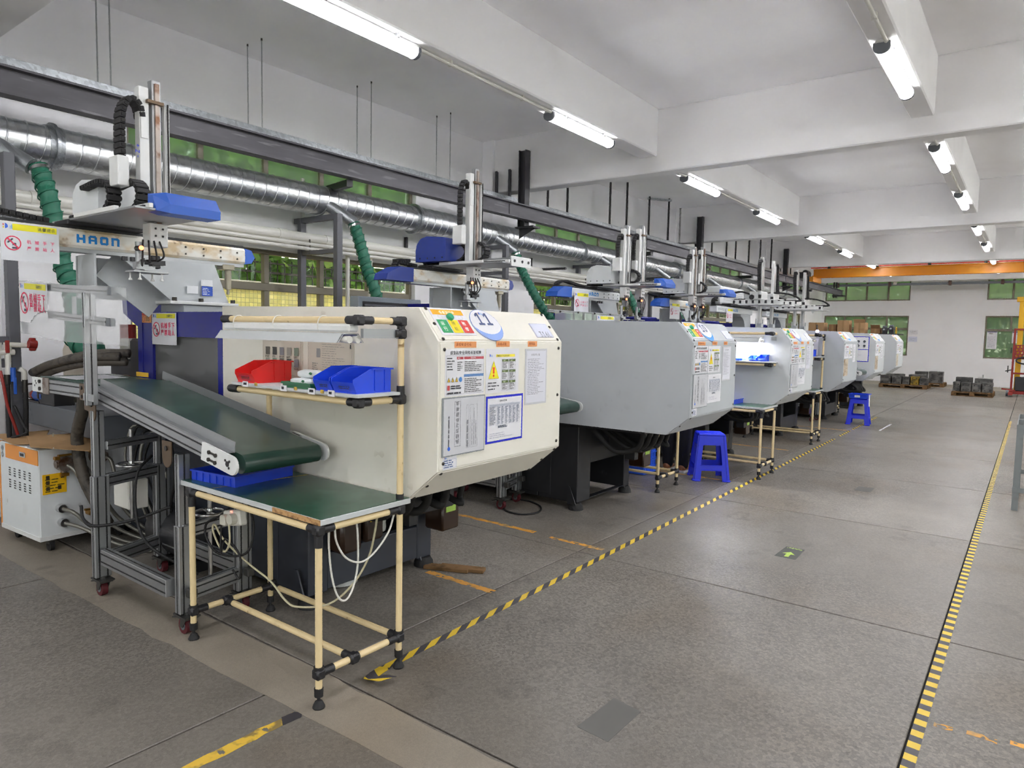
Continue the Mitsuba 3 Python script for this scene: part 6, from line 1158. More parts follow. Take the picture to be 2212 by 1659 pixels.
def stand(par, xs_l, xs_r, ya, yb, hl, hr, zl, zr, skew=0.0):
    for x, y, zt_, h in ((xs_l, ya, zl, hl), (xs_l - .12, yb, zl - .02, hl), (xs_r, ya + skew, zr, hr), (xs_r - .06, yb, zr, hr)):
        profile(par, 'outer_leg', (x, y, .11), (x, y, h), .085, .05, X); profile(par, 'inner_leg', (x - .012, y, h - .1), (x - .012, y, zt_), .06, .04, X); caster(par, x, y, .115)
        part(par, 'caster_plate', MB().box((x - .05, y - .04, .093), (x + .07, y + .04, .102)), 'm_dark_zinc'); part(par, 'corner_bracket', MB().box((x + .04, y - .02, .2), (x + .085, y + .02, .245), .004), 'm_dark_zinc')
    profile(par, 'cross_rail', (xs_l + .05, ya, .235), (xs_r - .05, ya, .235), .05, .09); profile(par, 'cross_rail', (xs_l - .07, yb, .235), (xs_r - .11, yb, .235), .05, .09)
    for x, xx, h, zt_ in ((xs_l, xs_l - .12, hl, zl), (xs_r, xs_r - .06, hr, zr)):
        profile(par, 'side_rail_low', (x, ya + .03, .205), (xx, yb - .03, .205), .045, .08)
        profile(par, 'side_rail_high', (x, ya + .03, h - .03), (xx, yb - .03, h - .03), .045, .07)
        c = V((x + xx) / 2, (ya + yb) / 2, 0)
        part(par, 'lift_screw', MB().cyl(c + Z * (h - .3), c + Z * (h + .24), .011, 10), 'm_chrome', True)
        part(par, 'handwheel', MB().tube([c + V(.075 * math.cos(q), .075 * math.sin(q), h + .03) for q in np.linspace(0, 2 * math.pi, 25)], .009, 8).cyl(c + V(-.07, 0, h + .03), c + V(.07, 0, h + .03), .006, 6).cyl(c + Z * (h + .0), c + Z * (h + .05), .016, 10), 'm_chrome', True)
    profile(par, 'side_rail_high', (xs_l, ya + .03, zl - .2), (xs_l - .12, yb - .03, zl - .2), .045, .05)
    for x, z in ((xs_l, zl), (xs_r, zr)):
        part(par, 'tilt_plate', MB().poly([(-.045, .03), *[(.045 * math.cos(q), -.05 + .05 * math.sin(q)) for q in np.linspace(math.pi, 2 * math.pi, 11)], (.045, .03)], (x - .01, ya - .022, z + .04), X, Z, .005), 'm_brown_metal'); part(par, 'bolt', MB().cyl((x - .01, ya - .034, z + .035), (x - .01, ya - .02, z + .035), .012, 8), 'm_bolt')
stand(C1, -4.165, -3.325, 1.66, 2.06, .69, .555, 1.06, .915, .05)
part(C1, 'motor', MB().box((-4.52, 1.88, .42), (-4.32, 2.0, .60), .006), 'm_white_block', label='white motor box'); part(C1, 'tail_tape', MB().box((-4.95, 1.72, 1.206), (-4.6, 2.02, 1.2075)), 'm_paper')
# guard screen in front of the robot
t = thing('guard_screen', 'clear plastic guard screen on aluminium rails above the near conveyor', 'guard screen')
profile(t, 'post', (-4.105, 1.605, 1.10), (-4.105, 1.605, 1.715), .06, .03, X); part(t, 'post_bracket', MB().box((-4.15, 1.58, 1.125), (-4.02, 1.59, 1.165), .002), 'm_alu')
profile(t, 'rail', (-5.09, 1.603, 1.778), (-3.84, 1.603, 1.715), .03, .042); profile(t, 'rail', (-4.98, 1.603, 1.612), (-3.86, 1.603, 1.556), .03, .042)
part(t, 'rail_end', MB().box((-3.845, 1.588, 1.697), (-3.80, 1.618, 1.737)), 'm_machine_grey'); part(t, 'rail_end', MB().box((-3.865, 1.588, 1.535), (-3.82, 1.618, 1.577)), 'm_machine_grey')
xx = np.linspace(0, 1, 25); top = [(-5.06 + 1.40 * q, 1.805 - .076 * q + .004 * math.sin(9 * q)) for q in xx]; bo = [(-5.045 + 1.36 * q, 1.474 - .045 * q + .006 * math.sin(7 * q + 1)) for q in xx]
v = []
for (a, z1), (b_, z0), q in zip(top, bo, xx): v += [(a, 1.583 + .04 * max(0, q - .85) ** 1 * 6 * .6, z1), (b_, 1.578 - .02 * math.sin(4 * q) + .05 * max(0, q - .85) * 4, z0)]
part(t, 'sheet', MB().add(v, [[2 * i, 2 * i + 1, 2 * i + 3, 2 * i + 2] for i in range(24)]), 'm_acrylic', True, label='clear plastic sheet')
part(t, 'drop_rod', MB().cyl((-4.39, 1.64, 1.70), (-4.39, 1.64, 1.56), .012, 8), 'm_alu')
# ------------------------------------------------------------------ hazard signs hung on robots and guards
def warn_sign(label, o, u, v, w, h, wide=False, m='m_paper', curl=0.0):
    t = thing('warning_sign', label, 'warning sign', 'robot hazard signs'); o, u, v = V(*o), unit(u), unit(v); n = np.cross(u, v)
    sheet(t, o, u, v, w, h, .0015, m); P = Print(o + n * .0015, u, v); hh = .13 * h if not wide else .15 * h
    logo(P, .03 * w, h - hh * 1.15, hh * .9); P.rect(.20 * w, h - hh * 1.3, .76 * w, hh * 1.1, 'e6dd2a'); P.text('温馨提示', .62 * w, h - hh * 1.1, hh * .72, '4a4a30', 1.0)
    cx, cy, r = (.19 * w, .48 * h, .15 * w) if not wide else (.20 * w, .46 * h, .14 * w)
    P.poly([(cx - r * .7, cy + r * .1), (cx - r * .1, cy + r * .65), (cx + r * .1, cy + r * .6), (cx - r * .1, cy + r * .4), (cx - r * .55, cy - r * .05)], '3a3a48'); P.rect(cx - r * .05, cy - r * .3, r * .45, r * .35, '3a3a48'); P.rect(cx - r * .1, cy - r * .75, r * .6, r * .22, '3a3a48')
    P.ring(cx, cy, r, r * .14, 'cf3355'); a = r * .07; d = r * .7; P.poly([(cx - d - a, cy + d - a), (cx - d + a, cy + d + a), (cx + d + a, cy - d + a), (cx + d - a, cy - d - a)], 'cf3355')
    if wide:
        for i, ch in enumerate('机械手下'): P.text(ch, (.43 + .135 * i) * w, .47 * h, .11 * h, 'd8567c')
        for i, ch in enumerate('严禁站人'): P.text(ch, (.43 + .135 * i) * w, .30 * h, .11 * h, 'd8567c')
    else: P.text('机械手下', .37 * w, .50 * h, .138 * w, 'd0305c', 1.06); P.text('严禁站人', .37 * w, .28 * h, .138 * w, 'd0305c', 1.06)
    P.done(t); return t
warn_sign('large laminated no-entry sign hanging from the lettered robot beam at the left edge', (-4.35, 1.284, 1.873), Y, Z, .273, .20, True, 'm_gloss_paper')
warn_sign('white no-entry sign with a yellow header taped to the clear guard screen', (-5.02, 1.572, 1.553), unit(V(1, 0, -.055)), Z, .44, .243)
warn_sign('white no-entry sign with a yellow header on the navy guard door', (-4.642, 2.194, 1.42), X, Z, .318, .205)
t = thing('warning_label', 'small orange warning label on the navy guard door', 'label'); sheet(t, (-4.79, 2.196, 1.56), X, Z, .135, .065, .001, 'm_orange_paper'); P = Print((-4.79, 2.195, 1.56), X, Z); P.rect(.004, .048, .127, .013, 'b8322c'); P.ring(.03, .025, .018, .003, 'b8322c'); P.lines(.06, .008, .065, .035, 4, '5a4a30', .5, 1); P.done(t)
for lb, o, w, h in (('no-entry sign hanging from the lettered beam above the long grey machine end', (-4.385, 6.99, 1.80), .33, .235), ('no-entry sign on the beam of the fourth robot', (-4.385, 9.68, 1.79), .36, .24), ('small no-entry sign on the beam of the fifth robot', (-4.385, 12.05, 1.80), .33, .24)): warn_sign(lb, o, Y, Z, w, h, True)
warn_sign('no-entry sign on the clear guard just above the long grey machine end', (-3.925, 6.74, 1.515), Y, Z, .40, .235)

# ================================================================== FARTHER ALONG THE ROW
CV2, ya, yb = conveyor('belt conveyor beyond the cream machine end', -.22, 2.74, full=False)
stand(CV2, -4.20, -3.63, 4.68, 4.98, .62, .55, 1.02, .91)
CV3, ya, yb = conveyor('belt conveyor under the blue framed chart', .33, 11.76, full=False)
profile(CV3, 'leg', (-3.2, 13.45, .1), (-3.2, 13.45, .95), .06, .05, X); profile(CV3, 'leg', (-3.2, 13.82, .1), (-3.2, 13.82, .95), .06, .05, X); profile(CV3, 'leg', (-4.1, 13.45, .1), (-4.1, 13.45, 1.08), .06, .05, X); profile(CV3, 'cross_rail', (-4.1, 13.45, .3), (-3.2, 13.45, .3), .05, .06)
for x, y in ((-3.2, 13.45), (-3.2, 13.82), (-4.1, 13.45)): caster(CV3, x, y)
CV4, ya, yb = conveyor('belt conveyor between the lit bench machine and the next one', -.33, 8.65, full=False)
stand(CV4, -4.5, -3.7, 10.34, 10.68, .6, .5, 1.0, .88)
whole('floor_cable', 'black cable lying in a loop on the floor beyond the cream machine end', 'cable', MB().tube([(-3.58, 4.95, .70), (-3.60, 4.80, .40), (-3.68, 4.72, .15), (-3.74, 4.78, .012), (-3.78, 4.98, .008), (-3.62, 5.05, .008), (-3.42, 4.97, .008), (-3.31, 4.80, .008), (-3.36, 4.64, .008), (-3.52, 4.63, .008), (-3.66, 4.74, .008), (-3.74, 4.86, .008)], .0075, 7, 6), 'm_rubber', True)
B2 = bench('low workbench of beige pipe under the long grey machine end', -3.86, -2.87, 6.20, 6.65, shelf=False, top_pipe=False)
B3 = bench('workbench of beige pipe with a bright lamp, beside the big blue stool', -3.30, -2.305, 7.53, 8.0)
bench_lamp('brightly lit twin tube lamp over the middle workbench', -3.30, -2.40, 7.78, True)
tray('blue tray on the table of the workbench with the bright lamp', -3.02, -2.64, 7.62, 7.98, .788, .05, 'm_blue_plastic')
tray('blue tray on the brightly lit bench shelf', -3.1, -2.62, 7.76, 7.90, 1.275, .022, 'm_blue_plastic', ribs=0)
bin_('blue bin at the right end of the brightly lit shelf', -2.45, 7.80, 1.275, .08, .12, .075, 'm_blue_plastic', card=False)
bin_('blue bin second from the right on the brightly lit shelf', -2.56, 7.80, 1.275, .09, .12, .06, 'm_blue_plastic', card=False)
B4 = bench('narrow workbench of beige pipe before the brown stained board', -3.47, -2.50, 10.54, 10.97)
bench_lamp('unlit lamp over the far workbench', -3.45, -2.56, 10.75, False)
bin_('blue bin with a white card on the shelf of the far workbench', -2.78, 10.74, 1.275, .20, .16, .10, 'm_blue_plastic')
t = thing('indicator_lamp', 'small glowing lamp on the top pipe of the far workbench', 'lamp'); part(t, 'stem', MB().cyl((-2.54, 10.73, 1.60), (-2.55, 10.73, 1.74), .008, 8).cyl((-2.54, 10.73, 1.585), (-2.54, 10.73, 1.62), .03, 14), 'm_black', True)
part(t, 'bulb', MB().sphere((-2.54, 10.73, 1.645), .024, 2), 'm_pvc', emitter=glow((.6, .48, 1), 26.0))
t = thing('drawing_sheet', 'white sheet behind the shelf of the far workbench', 'sheet'); sheet(t, (-2.95, MY[3][0] - .006, 1.29), X, Z, .36, .25, .004)
B5 = bench('farthest workbench of beige pipe, behind the blue stool with a basin', -4.1, -3.19, 15.14, 15.56, shelf=False, top_pipe=False)

# plastic stools
def stool(label, cx, cy, rot, H=.485, wb=(.37, .35), wt=(.27, .245)):
    t = thing('plastic_stool', label, 'stool', 'blue plastic stools'); ca, sa = math.cos(rot), math.sin(rot); U, W = V(ca, sa, 0), V(-sa, ca, 0); C = V(cx, cy, 0); S = MB()
    def rr(x0, x1, z0, z1, k, r):   # rounded opening whose width follows the taper
        g = Polygon([(x0 - 0, z0), (x1, z0), (x1 - k, z1), (x0 + k, z1)]); return g.buffer(-r).buffer(r)
    for a, bdir, (b0, t0), (b1, t1) in ((U, -W, (wb[0], wt[0]), (wb[1], wt[1])), (-U, W, (wb[0], wt[0]), (wb[1], wt[1])), (W, U, (wb[1], wt[1]), (wb[0], wt[0])), (-W, -U, (wb[1], wt[1]), (wb[0], wt[0]))):
        off0, off1 = b1 / 2, t1 / 2; Hs = H - .012; up = Z * Hs + bdir * (off1 - off0); Ls = np.linalg.norm(up); up = up / Ls
        o = C + bdir * off0
        g = Polygon([(-b0 / 2, 0), (b0 / 2, 0), (t0 / 2, Ls), (-t0 / 2, Ls)])
        kk = (b0 - t0) / 2 / Ls; w0 = b0 / 2 - .070
        g = g.difference(Polygon([(-w0, -.01), (w0, -.01), (w0 - kk * .11, .115), (-w0 + kk * .11, .115)]).buffer(-.015).buffer(.015).union(Polygon([(-w0, -.01), (w0, -.01), (w0 - .006, .06), (-w0 + .006, .06)])))
        w1 = w0 + .014; g = g.difference(rr(-w1 + kk * .17, w1 - kk * .17, .175, .385, kk * .21, .014))
        S.poly(g, o, a, up, -.006)
        for sg in (-1, 1): S.bar(o + a * sg * (b0 / 2 - .012), o + a * sg * (t0 / 2 - .010) + up * (Ls - .01), .012, .018, bdir); S.obox(o + a * sg * (b0 / 2 - .03) + Z * .008 + bdir * .004, [a, bdir, Z], [.062, .022, .016], .004)
        S.bar(o + up * .12 + a * (-w0 + .005) + bdir * .004, o + up * .12 + a * (w0 - .005) + bdir * .004, .012, .012, bdir); S.bar(o + up * .17 + a * (-w0) + bdir * .004, o + up * .17 + a * w0 + bdir * .004, .010, .012, bdir)
    part(t, 'frame', S, 'm_stool_blue')
    T_ = MB().obox(C + Z * (H - .014), [U, W, Z], [wt[0] + .012, wt[1] + .012, .028], .010)
    part(t, 'seat', T_, 'm_stool_blue'); R_ = MB()
    for k in range(9): R_.obox(C + U * (-.10 + .025 * k) + Z * (H + .001), [U, W, Z], [.010, wt[1] - .05, .004], .001)
    part(t, 'grip_rib', R_, 'm_stool_blue', kind='stuff'); return t
stool('big blue plastic stool with an empty seat beside the long grey machine end', -2.745, 7.21, .56, .505)
stool('blue plastic stool with a basin on its seat, far down the row', -2.47, 13.74, .10, .47)
t = thing('basin', 'blue plastic basin on the seat of the far stool', 'basin'); e = .006
part(t, 'floor', MB().box((-2.62, 13.6, .475), (-2.32, 13.88, .481)), 'm_blue_plastic')
for a, b_ in (((-2.62, 13.6), (-2.32, 13.606)), ((-2.62, 13.874), (-2.32, 13.88)), ((-2.62, 13.606), (-2.614, 13.874)), ((-2.326, 13.606), (-2.32, 13.874))): part(t, 'side', MB().box((*a, .481), (*b_, .55)), 'm_blue_plastic')
part(t, 'rim', MB().box((-2.635, 13.585, .543), (-2.305, 13.60, .555)).box((-2.635, 13.88, .543), (-2.305, 13.895, .555)).box((-2.635, 13.6, .543), (-2.62, 13.88, .555)).box((-2.32, 13.6, .543), (-2.305, 13.88, .555)), 'm_blue_plastic')
whole('paper_slip', 'white paper slip hanging from the basin on the far stool', 'paper', MB().add([(-2.302, 13.63, .545), (-2.302, 13.72, .545), (-2.296, 13.72, .34), (-2.296, 13.63, .34), (-2.301, 13.63, .545), (-2.301, 13.72, .545), (-2.295, 13.72, .34), (-2.295, 13.63, .34)], [[3, 2, 1, 0], [4, 5, 6, 7]]), 'm_paper')
whole('paper_label', 'white label on the front of the basin on the far stool', 'label', MB().box((-2.53, 13.597, .495), (-2.44, 13.599, .535)), 'm_paper')

# stacked blue crates, green box
def crate(label, x0, x1, y0, y1, z, h, m='m_crate_blue'):
    t = thing('crate', label, 'crate', 'stacked blue crates'); part(t, 'shell', MB().box((x0, y0, z), (x1, y1, z + .006)).box((x0, y0, z), (x1, y0 + .006, z + h)).box((x0, y1 - .006, z), (x1, y1, z + h)).box((x0, y0, z), (x0 + .006, y1, z + h)).box((x1 - .006, y0, z), (x1, y1, z + h)), m)
    F = MB()
    for zz in (z + .01, z + h * .5, z + h - .008): F.box((x1, y0 - .008, zz), (x1 + .012, y1 + .008, zz + .008)).box((x0, y0 - .01, zz), (x1, y0, zz + .008))
    for k in range(6): F.box((x1, y0 + (y1 - y0) * (k + .5) / 6, z), (x1 + .010, y0 + (y1 - y0) * (k + .5) / 6 + .006, z + h))
    part(t, 'ribs', F, m, kind='stuff')
for k in range(3): crate(f'blue ribbed crate under the low workbench, {["lowest", "middle", "top"][k]} of a stack of three', -3.80, -3.34, 6.84, 7.14, .005 + .152 * k, .15)
crate('green crate on the low workbench under the long grey machine end', -3.62, -3.25, 6.26, 6.58, .79, .0 + .14, 'm_green_plastic')

# ------------------------------------------------------------------ the worker standing behind the long grey machine end
import manifold3d
def limb(pts):
    """one smooth body from chains of spheres: the hulls of neighbouring joints, added together"""
    M = manifold3d.Manifold
    def ball(p, r): return M.sphere(r, 20).translate(list(map(float, p)))
    out = None
    for ch in pts:
        for (p, r), (q, s) in zip(ch[:-1], ch[1:]):
            h = M.batch_hull([ball(p, r), ball(q, s)]); out = h if out is None else out + h
    m = out.refine_to_length(.022).to_mesh(); t_ = trimesh.Trimesh(m.vert_properties[:, :3], m.tri_verts); t_.merge_vertices(); trimesh.smoothing.filter_taubin(t_, iterations=12); return t_
pw = thing('person', 'person in dark clothes and brown shoes standing behind the long grey machine end', 'person'); PX, PY = -3.19, 7.36
def pp(x, y, z): return V(PX + x, PY + y, z)
W2 = 1.56 / 1.70
def S_(x, y, z): return pp(x * W2, y * W2, z * W2)
leg = lambda s: [(S_(s * .09, 0, .90), .095), (S_(s * .10, .01, .50), .062), (S_(s * .10, -.005, .30), .056), (S_(s * .10, -.01, .09), .038), (S_(s * .105, .10, .045), .030)]
arm = lambda s: [(S_(s * .185, 0, 1.40), .052), (S_(s * .23, .03, 1.12), .040), (S_(s * .16, .26, 1.02), .030), (S_(s * .13, .33, 1.00), .026)]
fing = lambda s: [[(S_(s * .13, .33, 1.0), .022), (S_(s * .125 + .013 * (k - 1.5), .38, .985), .010), (S_(s * .12 + .014 * (k - 1.5), .415 - .006 * abs(k - 1.3), .965), .0085), (S_(s * .12 + .014 * (k - 1.5), .425 - .008 * abs(k - 1.3), .945), .0075)] for k in range(4)] + [[(S_(s * .13, .33, 1.0), .018), (S_(s * .10, .355, .985), .010), (S_(s * .09, .385, .97), .0085)]]
torso = [(S_(0, 0, .93), .135), (S_(0, .0, 1.10), .115), (S_(0, 0, 1.30), .135), (S_(0, -.005, 1.42), .075), (S_(0, .01, 1.50), .05), (S_(0, .02, 1.57), .068), (S_(0, .025, 1.62), .082)]
shl = [(S_(-.165, 0, 1.39), .06), (S_(0, 0, 1.40), .08), (S_(.165, 0, 1.39), .06)]
face = [[(S_(0, .02, 1.57), .06), (S_(0, .05, 1.54), .042)], [(S_(0, .095, 1.59), .012), (S_(0, .112, 1.575), .011)], [(S_(-.078, .02, 1.59), .015), (S_(-.083, .02, 1.565), .010)], [(S_(.078, .02, 1.59), .015), (S_(.083, .02, 1.565), .010)]]
part(pw, 'body', MB().mesh(limb([torso, shl, leg(-1), leg(1), arm(-1), arm(1), *fing(-1), *fing(1), *face])), 'm_skin', True)
grow = lambda ch, k, a=0, b=None: [(p, r + k) for p, r in ch[a:b]]
part(pw, 'trousers', MB().mesh(limb([grow(leg(-1), .022, 0, 4), grow(leg(1), .022, 0, 4), [(S_(-.07, 0, .93), .125), (S_(.07, 0, .93), .125)], [(S_(0, 0, .93), .145), (S_(0, 0, 1.02), .135)]])), 'm_cloth', True, label='black trousers')
part(pw, 'jacket', MB().mesh(limb([grow(torso, .016, 0, 4), grow(shl, .016), grow(arm(-1), .016, 0, 3), grow(arm(1), .016, 0, 3)])), 'm_cloth', True, label='dark jacket')
part(pw, 'hair', MB().mesh(limb([[(S_(0, 0, 1.62), .092), (S_(0, -.025, 1.60), .090)], [(S_(0, -.06, 1.58), .06), (S_(0, -.08, 1.46), .035)]])), 'm_black', True)
for s in (-1, 1):
    part(pw, 'shoe', MB().mesh(limb([[(S_(s * .10, -.05, .055), .040), (S_(s * .105, .04, .045), .038), (S_(s * .11, .14, .036), .032)]])), 'm_shoe', True, label='brown shoe')
    part(pw, 'sole', MB().mesh(limb([[(S_(s * .10, -.055, .016), .016), (S_(s * .105, .0, .016), .016)]])) if False else MB().poly([(-.045, -.09), (.045, -.09), (.05, .08), (.035, .16), (.0, .18), (-.035, .16), (-.048, .08)], S_(s * .10, -.0, 0), X, Y, .024), 'm_white_metal', label='white sole')
    for e in (-1, 1): pass
for s in (-1, 1): part(pw, 'eye', MB().sphere(S_(s * .03, .098, 1.615), .010, 1), 'm_black')
part(pw, 'mouth', MB().sphere(S_(0, .094, 1.535), .016, 1, (1, .3, .3)), 'm_rust_red')

# ------------------------------------------------------------------ cabinets, hoppers and guards behind the hoods
for i, (y, lb) in enumerate(((4.95, 'grey cabinet with dark louvres behind the cream machine end'),)):
    t = thing('control_cabinet', lb, 'cabinet'); part(t, 'body', MB().box((-5.45, y - .45, .9), (-5.31, y + .42, 1.87), .01), 'm_cabinet_grey'); part(t, 'louvre_panel', MB().box((-5.309, y - .40, 1.60), (-5.305, y + .38, 1.82)), 'm_black')
    for q in range(5): part(t, 'louvre', MB().box((-5.31, y - .38, 1.615 + .04 * q), (-5.298, y + .36, 1.635 + .04 * q)), 'm_machine_slate')
for lb, x, y in (('navy plastic hopper lid behind the long grey machine end, left one', -4.3, 8.78), ('navy plastic hopper lid behind the long grey machine end, middle one', -4.25, 11.05), ('navy plastic hopper lid behind the lit bench', -4.3, 13.7)):
    t = thing('material_tub', lb, 'tub', 'navy material tubs'); part(t, 'tub', MB().lathe([(0, 1.66), (.22, 1.66), (.25, 1.76), (.265, 1.77), (.25, 1.785), (0, 1.80)], (x - .15, y, 0), Z, 28), 'm_navy', 40); part(t, 'stand', MB().cyl((x - .15, y, 1.3), (x - .15, y, 1.66), .12, 16), 'm_machine_grey', 40)
t = thing('guard_screen', 'clear green-edged guard screen above the long grey machine end', 'guard screen')
profile(t, 'rail', (-4.05, 5.95, 1.775), (-3.95, 7.35, 1.765), .03, .03); part(t, 'sheet', MB().add([(-3.93, 5.9, 1.50), (-3.93, 7.3, 1.50), (-3.93, 7.3, 1.77), (-3.93, 5.9, 1.78)], [[0, 1, 2, 3]]), 'm_acrylic'); part(t, 'post', MB().box((-4.0, 6.55, 1.0), (-3.97, 6.58, 1.76)), 'm_alu')
for k in range(4): part(t, 'bolt', MB().cyl((-3.94, 6.0 + .35 * k, 1.768), (-3.92, 6.0 + .35 * k, 1.768), .010, 8), 'm_bolt')

# rack behind the last machine with boxes on it
t = thing('storage_rack', 'dark steel rack behind the farthest machine, holding cardboard boxes', 'rack')
part(t, 'shelf', MB().box((-4.95, 18.3, 1.655), (-2.55, 19.1, 1.68)), 'm_black'); part(t, 'shelf', MB().box((-4.95, 18.3, .7), (-3.78, 19.1, .72)), 'm_machine_slate'); part(t, 'cantilever', MB().bar((-3.8, 18.34, 1.2), (-2.65, 18.34, 1.64), .04, .04).bar((-3.8, 19.06, 1.2), (-2.65, 19.06, 1.64), .04, .04), 'm_machine_slate')
for x in (-4.93, -3.8):
    for y in (18.34, 19.06): part(t, 'post', MB().box((x - .025, y - .025, 0), (x + .025, y + .025, 1.66)), 'm_machine_slate')
def cardbox(label, x0, x1, y0, y1, z, h, open_=True, m='m_card', group='cardboard boxes on the far rack'):
    t = thing('cardboard_box', label, 'box', group); part(t, 'body', MB().box((x0, y0, z), (x1, y1, z + h), .003), m)
    if open_: part(t, 'flap', MB().obox(((x0 + x1) / 2, y0 - .03, z + h + .03), [X, unit(V(0, -.6, .8)), unit(V(0, -.8, -.6))], [x1 - x0, .11, .004]), m)
    part(t, 'tape', MB().box(((x0 + x1) / 2 - .02, y0 - .001, z), ((x0 + x1) / 2 + .02, y0 + .001, z + h)), 'm_tape_brown'); return t
cardbox('brown cardboard box at the left end of the far rack', -4.56, -4.20, 18.35, 18.75, 1.68, .25, False)
cardbox('tall brown cardboard box in the middle of the far rack', -3.89, -3.63, 18.35, 18.7, 1.68, .31, False)
cardbox('light brown cardboard box with open flap on the far rack', -3.52, -3.27, 18.35, 18.7, 1.68, .26)
cardbox('dark brown crumpled box between two boxes on the far rack', -4.10, -3.92, 18.4, 18.7, 1.68, .21, False, 'm_card_dark')
cardbox('low brown box right of the light box on the far rack', -3.15, -2.95, 18.38, 18.7, 1.68, .13, True, 'm_card_dark')
for i, (x, z) in enumerate(((-2.86, 1.78), (-2.72, 1.80))):
    t = thing('electric_motor', ['black motor on the far rack, left of two', 'black motor on the far rack, right of two'][i], 'motor', 'motors on the far rack'); part(t, 'body', MB().cyl((x, 18.35, z), (x, 18.6, z), .055, 14).box((x - .05, 18.4, 1.68), (x + .05, 18.55, z)), 'm_machine_black', 40); part(t, 'terminal_box', MB().box((x - .04, 18.42, z + .04), (x + .04, 18.52, z + .09), .006), 'm_machine_grey'); part(t, 'shaft', MB().cyl((x, 18.30, z), (x, 18.36, z), .02, 10), 'm_alu', 40)
whole('cable_coil', 'yellow cable coil at the right end of the far rack', 'cable', MB().tube([(-2.62, 18.45 + .0 * a, 1.76 + .0) + V(.0, .075 * math.cos(a), .075 * math.sin(a)) for a in np.linspace(0, 18.8, 60)], .008, 6), 'm_yellow', True)
whole('spool', 'black round tray lying at the left front of the far rack', 'tray', MB().lathe([(0, .03), (.26, .03), (.27, .02), (.27, 0), (0, 0)], (-4.1, 18.34, 1.68), Z, 24), 'm_black', 40) if False else None

# moulds on pallets
def pallet(label, x0, x1, y0, y1):
    t = thing('pallet', label, 'pallet', 'wooden pallets with moulds')
    for k in range(7): a = x0 + (x1 - x0) * k / 7; part(t, 'deck_board', MB().box((a + .008, y0, .11), (a + (x1 - x0) / 7 - .008, y1, .13), .003), 'm_wood')
    for yy in (y0, (y0 + y1) / 2 - .05, y1 - .10):
        part(t, 'bottom_board', MB().box((x0, yy, 0), (x1, yy + .10, .02), .003), 'm_wood'); part(t, 'stringer', MB().box((x0, yy, .09), (x1, yy + .10, .11), .003), 'm_wood')
        for xx in (x0, (x0 + x1) / 2 - .06, x1 - .12): part(t, 'block', MB().box((xx, yy, .02), (xx + .12, yy + .10, .09), .003), 'm_wood')
def moulds(where, x0, y0, cells, seed, grp):
    r = random.Random(seed)
    for i, (cx, cy, w, d, h, z, m) in enumerate(cells):
        lbl = f'{["dark steel", "grey steel", "worn steel", "oily steel"][i % 4]} mould block, {ORDN[i]} from the left on {where}' if m != 'm_mould_yellow' else f'yellow tarnished mould block on {where}'
        t = thing('mould_block', lbl, 'mould', grp); a = V(x0 + cx, y0 + cy, z)
        n = 3
        for k in range(n): zz = z + h * k / n; part(t, 'plate', MB().box((x0 + cx + .004 * (k == 1), y0 + cy + .004 * (k == 1), zz), (x0 + cx + w - .004 * (k == 1), y0 + cy + d, zz + h / n - .002), .003), m)
        for q in range(4): part(t, 'screw_hole', MB().cyl((x0 + cx + w * (.25 + .5 * (q % 2)), y0 + cy - .001, z + h * (.2 + .55 * (q // 2))), (x0 + cx + w * (.25 + .5 * (q % 2)), y0 + cy + .002, z + h * (.2 + .55 * (q // 2))), .016, 8), 'm_black')
ORDN = ['first', 'second', 'third', 'fourth', 'fifth', 'sixth', 'seventh', 'eighth', 'ninth', 'tenth']
pallet('wooden pallet loaded with mould blocks, left one at the end wall', -3.95, -2.60, 24.95, 26.0)
moulds('the left pallet', -3.92, 24.98, [(0, 0, .30, .35, .27, .13, 'm_mould'), (.33, .0, .27, .35, .26, .13, 'm_mould'), (.63, .02, .20, .3, .24, .13, 'm_mould'), (.86, 0, .22, .3, .26, .13, 'm_mould_yellow'), (1.10, .02, .22, .4, .22, .13, 'm_mould'), (.1, .42, .5, .4, .30, .13, 'm_mould'), (.75, .42, .45, .45, .30, .13, 'm_mould')], 1, 'moulds on the left pallet')
pallet('wooden pallet behind the left one, half hidden at the end wall', -3.2, -2.3, 26.6, 27.6)
moulds('the hidden rear pallet', -3.15, 26.65, [(0, 0, .35, .4, .36, .13, 'm_mould'), (.4, 0, .4, .4, .38, .13, 'm_mould')], 2, 'moulds on the rear pallet')
pallet('wooden pallet loaded with mould blocks, right one at the end wall', -1.80, -.82, 23.0, 24.1)
moulds('the right pallet', -1.74, 23.03, [(-.03, 0, .17, .35, .26, .13, 'm_mould'), (.16, 0, .24, .3, .25, .13, 'm_mould'), (.42, .02, .21, .3, .24, .13, 'm_mould'), (.66, 0, .24, .35, .27, .13, 'm_mould'), (.0, .42, .4, .3, .38, .13, 'm_mould'), (.45, .42, .42, .3, .36, .13, 'm_mould')], 3, 'moulds on the right pallet')
whole('mould_offcut', 'small silver part lying on the moulds of the right pallet', 'part', MB().box((-1.22, 23.5, .51), (-1.08, 23.58, .53), .004).cyl((-1.1, 23.55, .53), (-1.1, 23.55, .60), .02, 10), 'm_chrome')

